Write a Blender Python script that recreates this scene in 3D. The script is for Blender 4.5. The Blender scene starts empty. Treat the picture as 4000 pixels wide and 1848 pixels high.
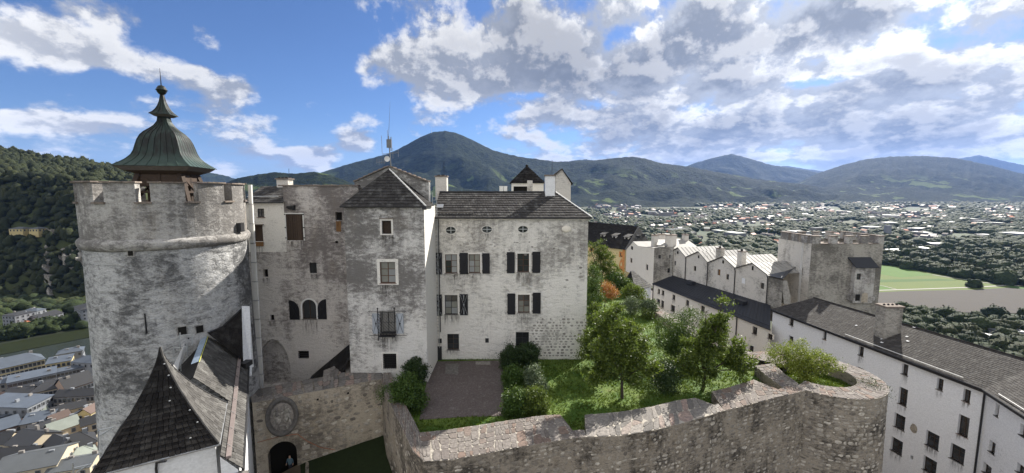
import bpy, math, random
import numpy as np
from math import sin, cos, tan, pi, radians, sqrt, atan2, hypot, floor, ceil
from mathutils import Vector, Matrix, noise
random.seed(7); rng = np.random.default_rng(7)
S = bpy.context.scene
COL = S.collection

# ------------------------------------------------------------------ camera, sky, sun, exposure
FPX = 1620.0; PITCH = math.atan(0.1074)
CP, SP = cos(PITCH), sin(PITCH)
cd = bpy.data.cameras.new('camera'); cam = bpy.data.objects.new('camera', cd); COL.objects.link(cam)
cam.location = (0, 0, 0); cam.rotation_euler = (pi/2 - PITCH, 0, 0)
cd.sensor_width = 36.0; cd.lens = 36.0*FPX/4000.0; cd.clip_start = 0.5; cd.clip_end = 60000
S.camera = cam
SUN_AZ, SUN_EL = radians(40), radians(33.5)
SUN_STRENGTH, SKY_STRENGTH, EXPOSURE = 5.0, 0.088, 1.20
HAZE = 1.9e-5
S.view_settings.view_transform = 'Standard'; S.view_settings.look = 'None'
S.view_settings.gamma = 1; S.view_settings.use_curve_mapping = False
S.view_settings.exposure = EXPOSURE
sd = bpy.data.lights.new('sun', 'SUN'); sun = bpy.data.objects.new('sun', sd); COL.objects.link(sun)
sd.energy = SUN_STRENGTH; sd.angle = radians(0.53); sd.color = (1.0, 0.95, 0.87)
SD = Vector((sin(SUN_AZ)*cos(SUN_EL), cos(SUN_AZ)*cos(SUN_EL), sin(SUN_EL)))
sun.rotation_euler = SD.to_track_quat('Z', 'Y').to_euler()

def ray(px, py):
    u = (px-2000)/FPX; v = (924-py)/FPX
    return Vector((u, CP+v*SP, -SP+v*CP))
def atY(px, py, Y): d = ray(px, py); return d*(Y/d.y)
def atX(px, py, X): d = ray(px, py); return d*(X/d.x)
def atZ(px, py, Z): d = ray(px, py); return d*(Z/d.z)
def Z1(x, y): return (x/1.7, 200+y/1.7)
def Z2(x, y): return (2200+x*.5042, 800+y*.5042)
def Z3(x, y): return (2900+x*.8807, 800+y*.8807)
def Z5(x, y): return (3300+x*.3362, 750+y*.3362)
def ZT(x, y): return (x*.4605, 1300+y*.4605)
def ZH(x, y): return (x*.412, 850+y*.412)

# ------------------------------------------------------------------ node helper
class T:
    def __init__(s, tree): s.t = tree; s.L = tree.links
    def n(s, typ, ins=None, **pr):
        k = s.t.nodes.new(typ)
        for a, b in pr.items(): setattr(k, a, b)
        for a, b in (ins or {}).items(): s.set(k.inputs[a], b)
        return k
    def set(s, sock, b):
        if isinstance(b, bpy.types.NodeSocket): s.L.new(b, sock)
        elif isinstance(b, bpy.types.Node): s.L.new(b.outputs[0], sock)
        elif b is not None:
            if isinstance(b, (tuple, list)) and len(b) == 3 and sock.type == 'RGBA': b = (*b, 1)
            sock.default_value = b
    def m(s, op, a, b=None, c=None, clamp=False):
        k = s.n('ShaderNodeMath', operation=op, use_clamp=clamp); s.set(k.inputs[0], a)
        if b is not None: s.set(k.inputs[1], b)
        if c is not None: s.set(k.inputs[2], c)
        return k.outputs[0]
    def ss(s, x, lo, hi, a=0.0, b=1.0):
        k = s.n('ShaderNodeMapRange', {0: x, 1: lo, 2: hi, 3: a, 4: b}, interpolation_type='SMOOTHSTEP'); return k.outputs[0]
    def mix(s, f, a, b, bt='MIX'):
        k = s.n('ShaderNodeMix', data_type='RGBA', blend_type=bt)
        s.set(k.inputs[0], f); s.set(k.inputs[6], a); s.set(k.inputs[7], b); return k.outputs[2]
    def noise(s, vec, scale, det=5, rough=.55, dist=0.0):
        return s.n('ShaderNodeTexNoise', {'Vector': vec, 'Scale': scale, 'Detail': det, 'Roughness': rough, 'Distortion': dist}).outputs[0]
    def map(s, vec, sc=(1, 1, 1), rot=(0, 0, 0), loc=(0, 0, 0)):
        return s.n('ShaderNodeMapping', {'Vector': vec, 'Scale': sc, 'Rotation': rot, 'Location': loc}).outputs[0]

# ------------------------------------------------------------------ world: sky with broken cloud
W = bpy.data.worlds.new('World'); S.world = W; W.use_nodes = True
w = T(W.node_tree)
for k in list(W.node_tree.nodes): W.node_tree.nodes.remove(k)
sky = w.n('ShaderNodeTexSky', sky_type='NISHITA', sun_disc=False, sun_elevation=SUN_EL, sun_rotation=SUN_AZ, altitude=500, air_density=1.0, dust_density=0.6, ozone_density=2.2)
tc = w.n('ShaderNodeTexCoord').outputs['Generated']
xyz = w.n('ShaderNodeSeparateXYZ', {0: tc})
az = w.m('ARCTAN2', xyz.outputs[0], xyz.outputs[1]); el = w.m('ARCSINE', xyz.outputs[2])
ela = w.m('MAXIMUM', el, 0.0)
# elevation compressed: clouds stack up towards the horizon
elc = w.m('MULTIPLY', w.m('LOGARITHM', w.m('ADD', ela, 0.16), 2.718), 0.55)
def q(da, de): return w.n('ShaderNodeCombineXYZ', {0: w.m('ADD', az, da), 1: w.m('ADD', elc, de), 2: 0.37}).outputs[0]
def cl(vec):
    a = w.noise(vec, 8.2, 13, .61, .06)
    b = w.noise(w.map(vec, (1, 1.3, 1), loc=(3, 5, 1)), 2.1, 4, .5, .0)
    return w.m('ADD', w.m('MULTIPLY', a, .80), w.m('MULTIPLY', b, .20))
n0 = cl(q(0, 0)); n1 = cl(q(.022, .035))
K = 1.5528
blobs = [(100, 95, 200, 60, .22), (300, 40, 150, 45, .18), (250, 140, 180, 34, .16), (515, 75, 52, 44, .22), (590, 130, 50, 16, .10),
         (560, 220, 120, 34, .20), (150, 310, 170, 38, .20), (400, 255, 170, 22, .07), (600, 300, 150, 45, .09), (640, 400, 130, 40, .08), (440, 330, 90, 40, .04), (495, 175, 50, 15, .10),
         (800, 392, 52, 30, .34), (897, 360, 48, 32, .36), (1000, 150, 130, 60, .20), (920, 300, 90, 14, .09),
         (1300, 90, 200, 90, .2), (1180, 215, 130, 55, .2), (1430, 220, 210, 60, .14), (1700, 120, 320, 90, .17), (2100, 60, 420, 70, .15),
         (2350, 200, 330, 90, .13), (1850, 230, 260, 40, .13), (1700, 370, 420, 45, .12), (2300, 350, 420, 60, .13), (1900, 310, 420, 40, .12), (1450, 300, 200, 30, .12),
         (720, 150, 210, 110, -.19), (620, 40, 230, 60, -.19), (850, 60, 160, 70, -.16), (40, 200, 100, 20, -.08), (300, 215, 130, 30, -.13),
         (30, 350, 170, 20, -.12), (800, 340, 100, 60, -.10), (1000, 260, 60, 22, -.08), (1560, 85, 60, 34, -.16), (2060, 205, 130, 14, -.15), (1330, 240, 70, 12, -.14), (960, 400, 100, 60, -.09), (1240, 300, 150, 35, -.03)]
cov = 0.035
for (bx, by, rx, ry, am) in blobs:
    d = ray(bx*K, by*K).normalized(); a0 = atan2(d.x, d.y); e0 = math.asin(d.z)
    d2 = ray((bx+rx)*K, by*K).normalized(); ra = abs(atan2(d2.x, d2.y)-a0)
    d3 = ray(bx*K, (by-ry)*K).normalized(); re = abs(math.asin(d3.z)-e0)
    t1 = w.m('MULTIPLY', w.m('SUBTRACT', az, a0), 1/ra); t2 = w.m('MULTIPLY', w.m('SUBTRACT', el, e0), 1/re)
    r2 = w.m('MULTIPLY_ADD', t1, t1, w.m('MULTIPLY', t2, t2))
    cov = w.m('MULTIPLY_ADD', w.m('POWER', 2.718, w.m('MULTIPLY', r2, -1.0)), am, cov)
# outside the frame the cover goes on half broken
side = w.ss(w.m('ABSOLUTE', az), 1.0, 1.5)
high = w.ss(el, .42, .7)
cov = w.m('ADD', cov, w.m('MULTIPLY', w.m('MAXIMUM', side, high), .10))
cov = w.m('MULTIPLY_ADD', w.ss(az, -.15, .35), .060, cov)
dens = w.ss(w.m('ADD', n0, cov), .53, .67)
thick = w.ss(w.m('ADD', n0, cov), .575, .80)
litc = w.ss(w.m('SUBTRACT', n0, n1), -.04, .06)
right = w.ss(az, -.35, .25)
dark = w.m('MULTIPLY', thick, w.m('MULTIPLY_ADD', right, .60, .40))
base = w.mix(dark, (2.9, 2.95, 3.0), (.56, .61, .70))
edge = w.mix(litc, (1.5, 1.62, 1.82), (5.2, 5.1, 4.9))
ccol = w.mix(w.m('MULTIPLY_ADD', dark, .45, .22), edge, base)
# clouds away from the sun show their sunlit side
sdot = w.m('ADD', w.m('MULTIPLY', xyz.outputs[0], sin(SUN_AZ)), w.m('MULTIPLY', xyz.outputs[1], cos(SUN_AZ)))
bk = w.ss(sdot, .25, -.6)
sd3 = w.m('ADD', w.m('MULTIPLY', sdot, cos(SUN_EL)), w.m('MULTIPLY', xyz.outputs[2], sin(SUN_EL)))
ccol = w.n('ShaderNodeVectorMath', {0: ccol, 3: w.ss(sd3, .80, .99, 1.0, 1.9)}, operation='SCALE').outputs[0]
ccol = w.mix(bk, ccol, (8.6, 8.5, 8.3))
lowh = w.ss(el, 0.0, .16, .30, 0.0)
skyc = w.mix(1.0, sky.outputs[0], (0.30, 0.39, 0.55), 'MULTIPLY')
skyc = w.mix(lowh, skyc, (2.2, 2.5, 3.0))
fin = w.mix(w.m('MULTIPLY', dens, .97), skyc, ccol)
bg = w.n('ShaderNodeBackground', {0: fin, 1: SKY_STRENGTH})
wo = w.n('ShaderNodeOutputWorld', {0: bg})
try: W.cycles.sampling_method = 'MANUAL'; W.cycles.sample_map_resolution = 512
except Exception: pass

# ------------------------------------------------------------------ materials
def mat(name):
    m = bpy.data.materials.new(name); m.use_nodes = True
    t = T(m.node_tree); b = m.node_tree.nodes['Principled BSDF']
    b.inputs['Specular IOR Level'].default_value = .25
    return m, t, b
def pos(t): return t.n('ShaderNodeNewGeometry').outputs['Position']
def isl(t):
    a = t.n('ShaderNodeNewGeometry').outputs['Random Per Island']; b = t.n('ShaderNodeObjectInfo').outputs['Random']
    return t.m('FRACT', t.m('ADD', a, b))
def bump(t, b, h, st, d=.05): t.set(b.inputs['Normal'], t.n('ShaderNodeBump', {'Height': h, 'Strength': st, 'Distance': d}).outputs[0])
def simple(name, col, rough=.8, var=.25, scale=3.0, metal=0.0, bs=.3, iv=.0, spec=.25, bd=.03):
    m, t, b = mat(name); p = pos(t); n = t.noise(p, scale, 6, .6)
    f = t.m('MULTIPLY_ADD', n, 2*var, 1-var)
    if iv: f = t.m('MULTIPLY', f, t.m('MULTIPLY_ADD', isl(t), 2*iv, 1-iv))
    c = t.n('ShaderNodeVectorMath', {0: col, 3: f}, operation='SCALE').outputs[0]
    t.set(b.inputs['Base Color'], c); b.inputs['Roughness'].default_value = rough; b.inputs['Metallic'].default_value = metal
    b.inputs['Specular IOR Level'].default_value = spec
    if bs: bump(t, b, t.noise(p, scale*4, 5, .6), bs, bd)
    return m
def plaster(name, light, darkc, amount=.0,  scale=1.0, streak=.3, zr=None, zk=.0, rel=.8, ochre=.15, mid=None, cw=.19):
    """lime plaster weathered off rubble: wavy light flakes on grey, run-off streaks, fine grain"""
    m, t, b = mat(name); p = pos(t)
    big = t.noise(p, .24*scale, 5, .62)
    wv = t.n('ShaderNodeTexNoise', {'Vector': p, 'Scale': 1.3*scale, 'Detail': 3})
    warp = t.n('ShaderNodeVectorMath', {0: p, 1: t.n('ShaderNodeVectorMath', {0: wv.outputs[1], 3: .55/scale}, operation='SCALE').outputs[0]}, operation='ADD').outputs[0]
    fl = t.noise(t.map(warp, (1, 1, 2.2)), 1.9*scale, 10, .68, .15)
    fine = t.noise(t.map(p, (1, 1, 1.5)), 10*scale, 6, .7)
    st = t.noise(t.map(p, (1, 1, .08)), 1.7*scale, 5, .65)
    v = t.m('ADD', t.m('MULTIPLY', fl, .85), t.m('MULTIPLY', big, 1.15))
    v = t.m('ADD', v, t.m('MULTIPLY', t.m('SUBTRACT', st, .5), streak))
    v = t.m('ADD', v, t.m('MULTIPLY', t.m('SUBTRACT', fine, .5), .35))
    if zr:
        z = t.n('ShaderNodeSeparateXYZ', {0: p}).outputs[2]
        v = t.m('SUBTRACT', v, t.m('MULTIPLY', t.ss(z, zr[0], zr[1]), zk))
    f = t.ss(v, 1.0-cw+amount, 1.0+cw+amount)
    c = t.mix(f, darkc, light)
    if mid: c = t.mix(t.ss(fl, .42, .60), t.mix(.35, c, mid), c)
    oc = t.ss(t.noise(t.map(p, (1, 1, .3)), .7*scale, 4), .56, .75, 0, ochre)
    c = t.mix(oc, c, (.34, .27, .18))
    c = t.mix(t.ss(fine, .3, .7, .26, 0), c, tuple(x*.45 for x in darkc))
    t.set(b.inputs['Base Color'], c); b.inputs['Roughness'].default_value = .92
    b.inputs['Specular IOR Level'].default_value = .12
    bump(t, b, t.m('ADD', fl, t.m('MULTIPLY', fine, .35)), rel, .12)
    return m
def foliage(name, c1, c2, tr=.35, c3=None):
    m, t, b = mat(name); r = isl(t); p = pos(t)
    n = t.noise(p, .55, 3)
    c = t.mix(r, c1, c2)
    if c3: c = t.mix(t.ss(n, .45, .62), c, c3)
    t.set(b.inputs['Base Color'], c); b.inputs['Roughness'].default_value = .55; b.inputs['Specular IOR Level'].default_value = .35
    if tr:
        tl = t.n('ShaderNodeBsdfTranslucent', {0: t.mix(.5, c, (.16, .22, .02))})
        mx = t.n('ShaderNodeMixShader', {0: tr, 1: b.outputs[0], 2: tl.outputs[0]})
        t.L.new(mx.outputs[0], m.node_tree.nodes['Material Output'].inputs[0])
    return m
def shingle(name, c1, c2, lich=.3, rough=.85, spec=.12, g=1.0):
    m, t, b = mat(name); p = pos(t); r = isl(t)
    c = t.mix(r, c1, c2)
    n = t.noise(p, 1.3, 6, .65); f = t.noise(t.map(p, (1, 1, 1)), 14, 5, .7)
    c = t.mix(t.ss(n, .50, .72, 0, lich), c, (.34*g, .335*g, .31*g))
    c = t.mix(t.ss(f, .58, .72, 0, lich*.9), c, (.40*g, .40*g, .37*g))
    c = t.mix(t.ss(f, .25, .5, .5, 0), c, tuple(x*.4 for x in c1))
    t.set(b.inputs['Base Color'], c); b.inputs['Roughness'].default_value = rough; b.inputs['Specular IOR Level'].default_value = spec
    bump(t, b, f, .5, .02); return m
M = {}
M['towerpl'] = plaster('tower_plaster', (.60, .595, .585), (.13, .13, .13), .0, .8, .25, rel=1.8, ochre=.10, zr=(-3.6, -2.6), zk=.16)
M['merlonpl'] = plaster('merlon_plaster', (.50, .48, .45), (.18, .17, .16), .03, 1.1, .5, rel=.8, ochre=.3)
M['graypl'] = plaster('grey_flaking_plaster', (.72, .70, .665), (.19, .18, .17), -.13, 1.0, .3, zr=(-17, -3), zk=.24, rel=1.2, ochre=.14)
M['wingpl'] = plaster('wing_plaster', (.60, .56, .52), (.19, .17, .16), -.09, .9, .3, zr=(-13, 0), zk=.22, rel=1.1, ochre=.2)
M['palepl'] = plaster('pale_plaster', (.76, .73, .67), (.32, .30, .28), -.24, .8, .3, rel=.5, ochre=.12)
M['palacepl'] = plaster('palace_plaster', (.84, .805, .74), (.31, .29, .265), -.165, .95, .45, zr=(-9, -5.8), zk=.11, rel=1.5, cw=.2, ochre=.10)
M['whitepl'] = plaster('white_limewash', (.80, .80, .80), (.48, .48, .48), -.34, .6, .25, rel=.35, ochre=.04)
M['creampl'] = plaster('cream_limewash', (.82, .76, .66), (.5, .45, .38), -.30, .6, .2, rel=.3, ochre=.1)
M['housepl'] = plaster('weathered_house_plaster', (.66, .62, .56), (.26, .245, .22), -.14, .9, .35, rel=.9, ochre=.12)
M['greytower'] = plaster('grey_tower_stone', (.42, .395, .35), (.15, .14, .125), -.01, 1.0, .25, rel=1.2, ochre=.12)
M['mortar'] = plaster('lime_mortar', (.36, .315, .255), (.075, .067, .058), -.05, 1.4, .4, rel=1.3, ochre=.35)
M['mortarpale'] = plaster('pale_coping_mortar', (.42, .385, .33), (.2, .18, .155), -.1, 1.3, .1, rel=.5, ochre=.2)
M['gatemortar'] = plaster('gate_wall_mortar', (.44, .385, .305), (.17, .15, .125), -.05, 1.1, .5, rel=1.0, ochre=.35)
def stone(name, a, b_, c_, rel=.7):
    m, t, b = mat(name); p = pos(t); r = isl(t); n = t.noise(p, 5, 7, .65); g = t.noise(p, .35, 3)
    c = t.mix(r, a, b_); c = t.mix(t.ss(t.m('FRACT', t.m('MULTIPLY', r, 7.31)), .7, .9), c, c_)
    c = t.mix(t.ss(n, .35, .7, .55, 0), c, tuple(x*.4 for x in a)); c = t.mix(t.ss(g, .5, .7, 0, .35), c, (.13, .12, .11))
    t.set(b.inputs['Base Color'], c); b.inputs['Roughness'].default_value = .9; b.inputs['Specular IOR Level'].default_value = .15
    bump(t, b, n, rel, .05); return m
M['rubble'] = stone('rubble_stone', (.24, .215, .18), (.60, .55, .47), (.16, .14, .12))
M['rubblepale'] = stone('pale_rubble_stone', (.36, .34, .30), (.52, .49, .44), (.24, .22, .20))
M['coping'] = stone('coping_flagstone', (0.17, 0.1487, 0.136), (0.2635, 0.238, 0.2167), (0.221, 0.1615, 0.1318))
M['copinggrey'] = stone('grey_slab', (.16, .15, .14), (.34, .31, .28), (.36, .27, .23))
M['tilecap'] = stone('weathered_cap_slab', (.20, .165, .14), (.29, .24, .20), (.18, .15, .135))
M['dkshing'] = shingle('dark_wood_shingle', (.010, .009, .009), (.022, .020, .019), .07)
M['greyshing'] = shingle('grey_weathered_shingle', (.034, .032, .031), (.06, .056, .054), .28)
M['palerow'] = shingle('silver_shingle', (0.05525, 0.0527, 0.0493), (0.102, 0.09775, 0.0918), .25)
M['bigroof'] = shingle('brown_grey_tile', (0.044, 0.04, 0.0376), (0.068, 0.0624, 0.0576), .18)
M['blackmetal'] = simple('black_sheet_roof', (.016, .018, .024), .55, .2, 1.5, .0, .05, .15, .5)
M['darkmetal'] = simple('dark_metal', (.03, .03, .032), .5, .3, 4, .3, .1, 0, .4)
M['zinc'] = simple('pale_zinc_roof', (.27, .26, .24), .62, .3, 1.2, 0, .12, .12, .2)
M['steel'] = simple('galvanised_steel', (.42, .43, .44), .42, .2, 3, .7, .05)
M['white'] = simple('white_paint', (.66, .65, .62), .6, .15, 5, 0, .05)
M['iron'] = simple('black_iron', (.018, .018, .019), .6, .3, 8, .2, .1)
M['shut'] = simple('black_shutter_paint', (.014, .014, .017), .5, .3, 2, 0, .1)
M['shutpale'] = simple('silver_shutter', (.36, .39, .43), .55, .2, 3, .2, .1)
M['wood'] = simple('old_brown_wood', (.055, .038, .028), .8, .45, 6, 0, .4, .25)
m, t, b = mat('runoff_stain'); gc = t.n('ShaderNodeTexCoord').outputs['Generated']; sx_ = t.n('ShaderNodeSeparateXYZ', {0: gc})
al = t.m('MULTIPLY', t.ss(sx_.outputs[2], 0.0, .95), t.m('MULTIPLY', t.ss(sx_.outputs[0], 0, .18), t.ss(sx_.outputs[0], 1, .82)))
al = t.m('MULTIPLY', al, t.ss(t.noise(t.map(pos(t), (1, 1, .12)), 5.5, 6, .7), .42, .68, 0, .75))
t.set(b.inputs['Base Color'], (.075, .068, .058)); t.set(b.inputs['Alpha'], al); b.inputs['Roughness'].default_value = .95; M['stain'] = m
M['woodgrey'] = simple('grey_wood', (.10, .09, .08), .85, .4, 5, 0, .4, .25)
M['frame'] = simple('brown_window_frame', (.10, .05, .03), .6, .3, 5, 0, .1)
M['dark'] = simple('dark_interior', (.012, .011, .010), .9, .3, 1, 0, 0)
M['rust'] = simple('rust_stain', (.20, .11, .05), .9, .4, 4, 0, .2)
M['orange'] = simple('orange_painted_quoin', (.55, .24, .08), .85, .2, 3, 0, .1)
M['yellowpl'] = simple('yellow_plaster', (.62, .50, .26), .9, .12, .6, 0, .1)
def glass(name, col, rough=.08):
    m, t, b = mat(name); r = isl(t); p = pos(t)
    n = t.noise(p, 1.2, 3)
    c = t.mix(t.m('MULTIPLY', r, n), tuple(x*.5 for x in col), tuple(x*1.6 for x in col))
    t.set(b.inputs['Base Color'], c); b.inputs['Roughness'].default_value = rough; b.inputs['Specular IOR Level'].default_value = .8
    bump(t, b, t.noise(p, 1.6, 2), .15, .05); return m
M['glass'] = glass('window_glass', (.045, .048, .05)); M['palepane'] = simple('pale_pane', (.25, .26, .255), .35, .15, 2, 0, 0, .2, .6)
M['greypane'] = simple('grey_pane', (.20, .20, .17), .45, .25, 4, 0, 0, .2, .5)
# copper roof
m, t, b = mat('patina_copper'); p = pos(t)
st = t.noise(t.map(p, (1, 1, .22)), 3.2, 6, .65); n = t.noise(p, 1.1, 5, .6)
c = t.mix(t.ss(t.m('ADD', st, t.m('MULTIPLY', n, .5)), .62, .92), (.012, .013, .012), (.024, .040, .034))
z = t.n('ShaderNodeSeparateXYZ', {0: p}).outputs[2]
c = t.mix(t.ss(z, 2.9, 2.2, 0, .55), c, (.05, .085, .07))
t.set(b.inputs['Base Color'], c); b.inputs['Roughness'].default_value = .5; b.inputs['Metallic'].default_value = .15
bump(t, b, st, .3, .03); M['copper'] = m
# grass
m, t, b = mat('lawn_grass'); p = pos(t)
n = t.noise(p, .45, 5, .6); f = t.noise(p, 9, 6, .7)
c = t.mix(t.ss(n, .35, .65), (.06, .13, .014), (.14, .20, .03)); c = t.mix(t.ss(f, .3, .65, .75, 0), c, (.03, .055, .010))
c = t.mix(t.ss(t.noise(p, .9, 3, .5), .66, .75, 0, .5), c, (.16, .13, .07))
t.set(b.inputs['Base Color'], c); b.inputs['Roughness'].default_value = .8; bump(t, b, f, 1.0, .15); M['lawn'] = m
m, t, b = mat('pinkish_gravel'); p = pos(t)
vo = t.n('ShaderNodeTexVoronoi', {'Vector': p, 'Scale': 11}); n = t.noise(p, .5, 5, .6); f = t.noise(p, 14, 6, .7)
c = t.mix(n, (.075, .058, .056), (.13, .105, .10)); c = t.mix(t.ss(vo.outputs[1], .3, 1.0, 0, .2), c, (.3, .28, .27))
c = t.mix(t.ss(t.noise(p, 1.6, 6, .75), .55, .68, 0, .5), c, (.24, .22, .215)); c = t.mix(t.ss(f, .5, .7, 0, .5), c, (.06, .07, .035))
t.set(b.inputs['Base Color'], c); b.inputs['Roughness'].default_value = .95; bump(t, b, f, .8, .05); M['gravel'] = m
M['soil'] = simple('bare_earth', (.09, .07, .05), .95, .4, 2, 0, .8)
M['yard'] = simple('yard_paving', (.13, .12, .115), .9, .3, 1.5, 0, .4)
M['rock'] = plaster('dolomite_rock', (.36, .34, .30), (.12, .11, .09), 0, .25, .6, rel=1.0, ochre=.2)
M['shadegrass'] = simple('grass_darkened_for_shade', (0.0132, 0.0216, 0.006), .95, .5, 3, 0, .8)  # grass colour lowered to carry the shade of the deep ward
M['leafA'] = foliage('orchard_leaves', (.038, .068, .012), (.125, .165, .028), .36)
M['leafB'] = foliage('dark_glossy_leaves', (.016, .036, .012), (.04, .07, .018), .12)
M['leafC'] = foliage('hedge_leaves', (.028, .062, .012), (.08, .135, .025), .22)
M['leafD'] = foliage('yellow_green_leaves', (.11, .15, .02), (.26, .29, .045), .3)
M['leafO'] = foliage('orange_maple_leaves', (.36, .12, .04), (.52, .20, .07), .3)
M['leafG'] = foliage('grey_green_leaves', (.06, .09, .05), (.16, .20, .11), .15)
M['blade'] = foliage('grass_blades', (0.056, 0.104, 0.012), (0.12, 0.168, 0.028), .35)
M['bark'] = simple('bark', (.055, .045, .035), .95, .4, 8, 0, .6)
def farleaf(name, c1, c2, sc=.25):
    m, t, b = mat(name); r = isl(t); p = pos(t); n = t.noise(p, sc, 5, .7)
    c = t.mix(t.m('ADD', t.m('MULTIPLY', r, .55), t.m('MULTIPLY', t.ss(n, .3, .7), .45)), c1, c2)
    c = t.mix(t.ss(t.m('FRACT', t.m('MULTIPLY', r, 5.3)), .72, .95, 0, .6), c, (.055, .06, .016))
    f = t.noise(p, .9, 5, .75); c = t.mix(t.ss(f, .35, .6, .65, 0), c, tuple(x*.35 for x in c1))
    t.set(b.inputs['Base Color'], c); b.inputs['Roughness'].default_value = .8; bump(t, b, f, 1.0, 1.6); return m
M['forest'] = farleaf('woodland_canopy', (0.0062, 0.01364, 0.00372), (0.0372, 0.0465, 0.00992), .035)
M['plaintree'] = farleaf('plain_tree_canopy', (.010, .022, .007), (.046, .066, .015), .2)
def roofm(name, col): return simple(name, col, .6, .25, .35, 0, .2, .35, .4, .1)
M['r_dark'] = roofm('dark_town_roof', (0.027, 0.0276, 0.03)); M['r_blue'] = simple('blue_grey_sheet_roof', (0.07875, 0.09375, 0.1162), .5, .25, .3, .1, .05, .1, .4)
M['r_brown'] = roofm('brown_town_roof', (0.077, 0.049, 0.0385)); M['r_red'] = roofm('orange_tiled_roof', (.36, .13, .06)); M['r_light'] = simple('light_sheet_roof', (0.09, 0.09675, 0.1013), .5, .25, .3, .1, .05, .1, .4)
M['r_green'] = roofm('greenish_roof', (.20, .22, .19))
M['w_cream'] = simple('town_cream', (0.4455, 0.3847, 0.2835), .9, .1, .2, 0, 0); M['w_yellow'] = simple('town_yellow', (0.4536, 0.3672, 0.1836), .9, .1, .2, 0, 0)
M['w_white'] = simple('town_white', (.19, .20, .215), .9, .1, .2, 0, 0); M['w_grey'] = simple('town_grey', (0.196, 0.182, 0.168), .9, .1, .2, 0, 0)
M['w_pink'] = simple('town_pink', (0.32, 0.232, 0.176), .9, .1, .2, 0, 0)

# ------------------------------------------------------------------ mesh helpers
class MB:
    def __init__(s): s.v = []; s.f = []; s.m = []
    def add(s, vs, fs, mi=0):
        o = len(s.v); s.v += [tuple(x) for x in vs]; s.f += [tuple(o+i for i in f) for f in fs]; s.m += [mi]*len(fs); return s
    def poly(s, vs, mi=0): return s.add(vs, [tuple(range(len(vs)))], mi)
    def par(s, o, a, b, c, mi=0):
        o, a, b, c = map(Vector, (o, a, b, c))
        return s.add([o, o+a, o+a+b, o+b, o+c, o+a+c, o+a+b+c, o+b+c], [(0, 3, 2, 1), (4, 5, 6, 7), (0, 1, 5, 4), (1, 2, 6, 5), (2, 3, 7, 6), (3, 0, 4, 7)], mi)
    def box(s, x0, x1, y0, y1, z0, z1, mi=0): return s.par((x0, y0, z0), (x1-x0, 0, 0), (0, y1-y0, 0), (0, 0, z1-z0), mi)
    def tube(s, p0, p1, r0, r1=None, n=8, mi=0, cap=True):
        p0 = Vector(p0); p1 = Vector(p1); r1 = r0 if r1 is None else r1; d = (p1-p0)
        if d.length < 1e-6: return s
        d.normalize(); a = d.orthogonal().normalized(); b = d.cross(a); vs = []
        for p, r in ((p0, r0), (p1, r1)):
            for i in range(n): t_ = 2*pi*i/n; vs.append(p+(a*cos(t_)+b*sin(t_))*r)
        fs = [(i, (i+1) % n, n+(i+1) % n, n+i) for i in range(n)]
        if cap: fs += [tuple(range(n-1, -1, -1)), tuple(range(n, 2*n))]
        return s.add(vs, fs, mi)
    def path(s, pts, r, n=6, mi=0):
        for a, b in zip(pts, pts[1:]): s.tube(a, b, r, r, n, mi)
        return s
    def prism(s, pts, z0, z1, mi=0):
        n = len(pts); vs = [(p[0], p[1], z0) for p in pts]+[(p[0], p[1], z1) for p in pts]
        return s.add(vs, [tuple(range(n-1, -1, -1)), tuple(range(n, 2*n))]+[(i, (i+1) % n, n+(i+1) % n, n+i) for i in range(n)], mi)
    def lathe(s, c, prof, n=24, mi=0, a0=0, ph=0.0):
        vs = []; c = Vector(c)
        for r, z in prof:
            for i in range(n): t_ = 2*pi*i/n+ph; vs.append((c.x+r*cos(t_), c.y+r*sin(t_), c.z+z))
        fs = []
        for j in range(len(prof)-1):
            for i in range(n): fs.append((j*n+i, j*n+(i+1) % n, (j+1)*n+(i+1) % n, (j+1)*n+i))
        return s.add(vs, fs, mi)
    def build(s, name, mats, parent=None, smooth=False):
        me = bpy.data.meshes.new(name); me.from_pydata(s.v, [], s.f)
        if not isinstance(mats, (list, tuple)): mats = [mats]
        for k in mats: me.materials.append(M[k] if isinstance(k, str) else k)
        if len(mats) > 1: me.polygons.foreach_set('material_index', s.m)
        if smooth: me.polygons.foreach_set('use_smooth', [True]*len(s.f))
        me.update()
        return link(name, me, parent)
def link(name, me, parent=None, mw=None):
    o = bpy.data.objects.new(name, me); COL.objects.link(o)
    if mw is not None: o.matrix_basis = mw
    if parent is not None:
        o.parent = parent
        if parent.type == 'EMPTY': o.matrix_parent_inverse = Matrix.Translation(-Vector(parent.location))
    return o
def tag(o, label, cat, group=None, kind=None):
    if label: o['label'] = label
    if cat: o['category'] = cat
    if group: o['group'] = group
    if kind: o['kind'] = kind
    return o
def thing(name, loc, label, cat, group=None):
    o = bpy.data.objects.new(name, None); COL.objects.link(o); o.location = loc; o.empty_display_size = .1
    return tag(o, label, cat, group)
def struct(o): o['kind'] = 'structure'; return o
def stuff(o, label=None, cat=None):
    o['kind'] = 'stuff'
    if label: o['label'] = label
    if cat: o['category'] = cat
    return o
def mesh_np(name, V, F, matk, smooth=False):
    me = bpy.data.meshes.new(name); V = np.asarray(V, np.float32).reshape(-1, 3); F = np.asarray(F, np.int32); k = F.shape[1]
    me.vertices.add(len(V)); me.vertices.foreach_set('co', V.ravel())
    me.loops.add(F.size); me.loops.foreach_set('vertex_index', F.ravel())
    me.polygons.add(len(F)); me.polygons.foreach_set('loop_start', np.arange(0, F.size, k, dtype=np.int32))
    me.polygons.foreach_set('loop_total', np.full(len(F), k, np.int32))
    if smooth: me.polygons.foreach_set('use_smooth', np.ones(len(F), bool))
    me.materials.append(M[matk] if isinstance(matk, str) else matk); me.update(calc_edges=True); return me

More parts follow.
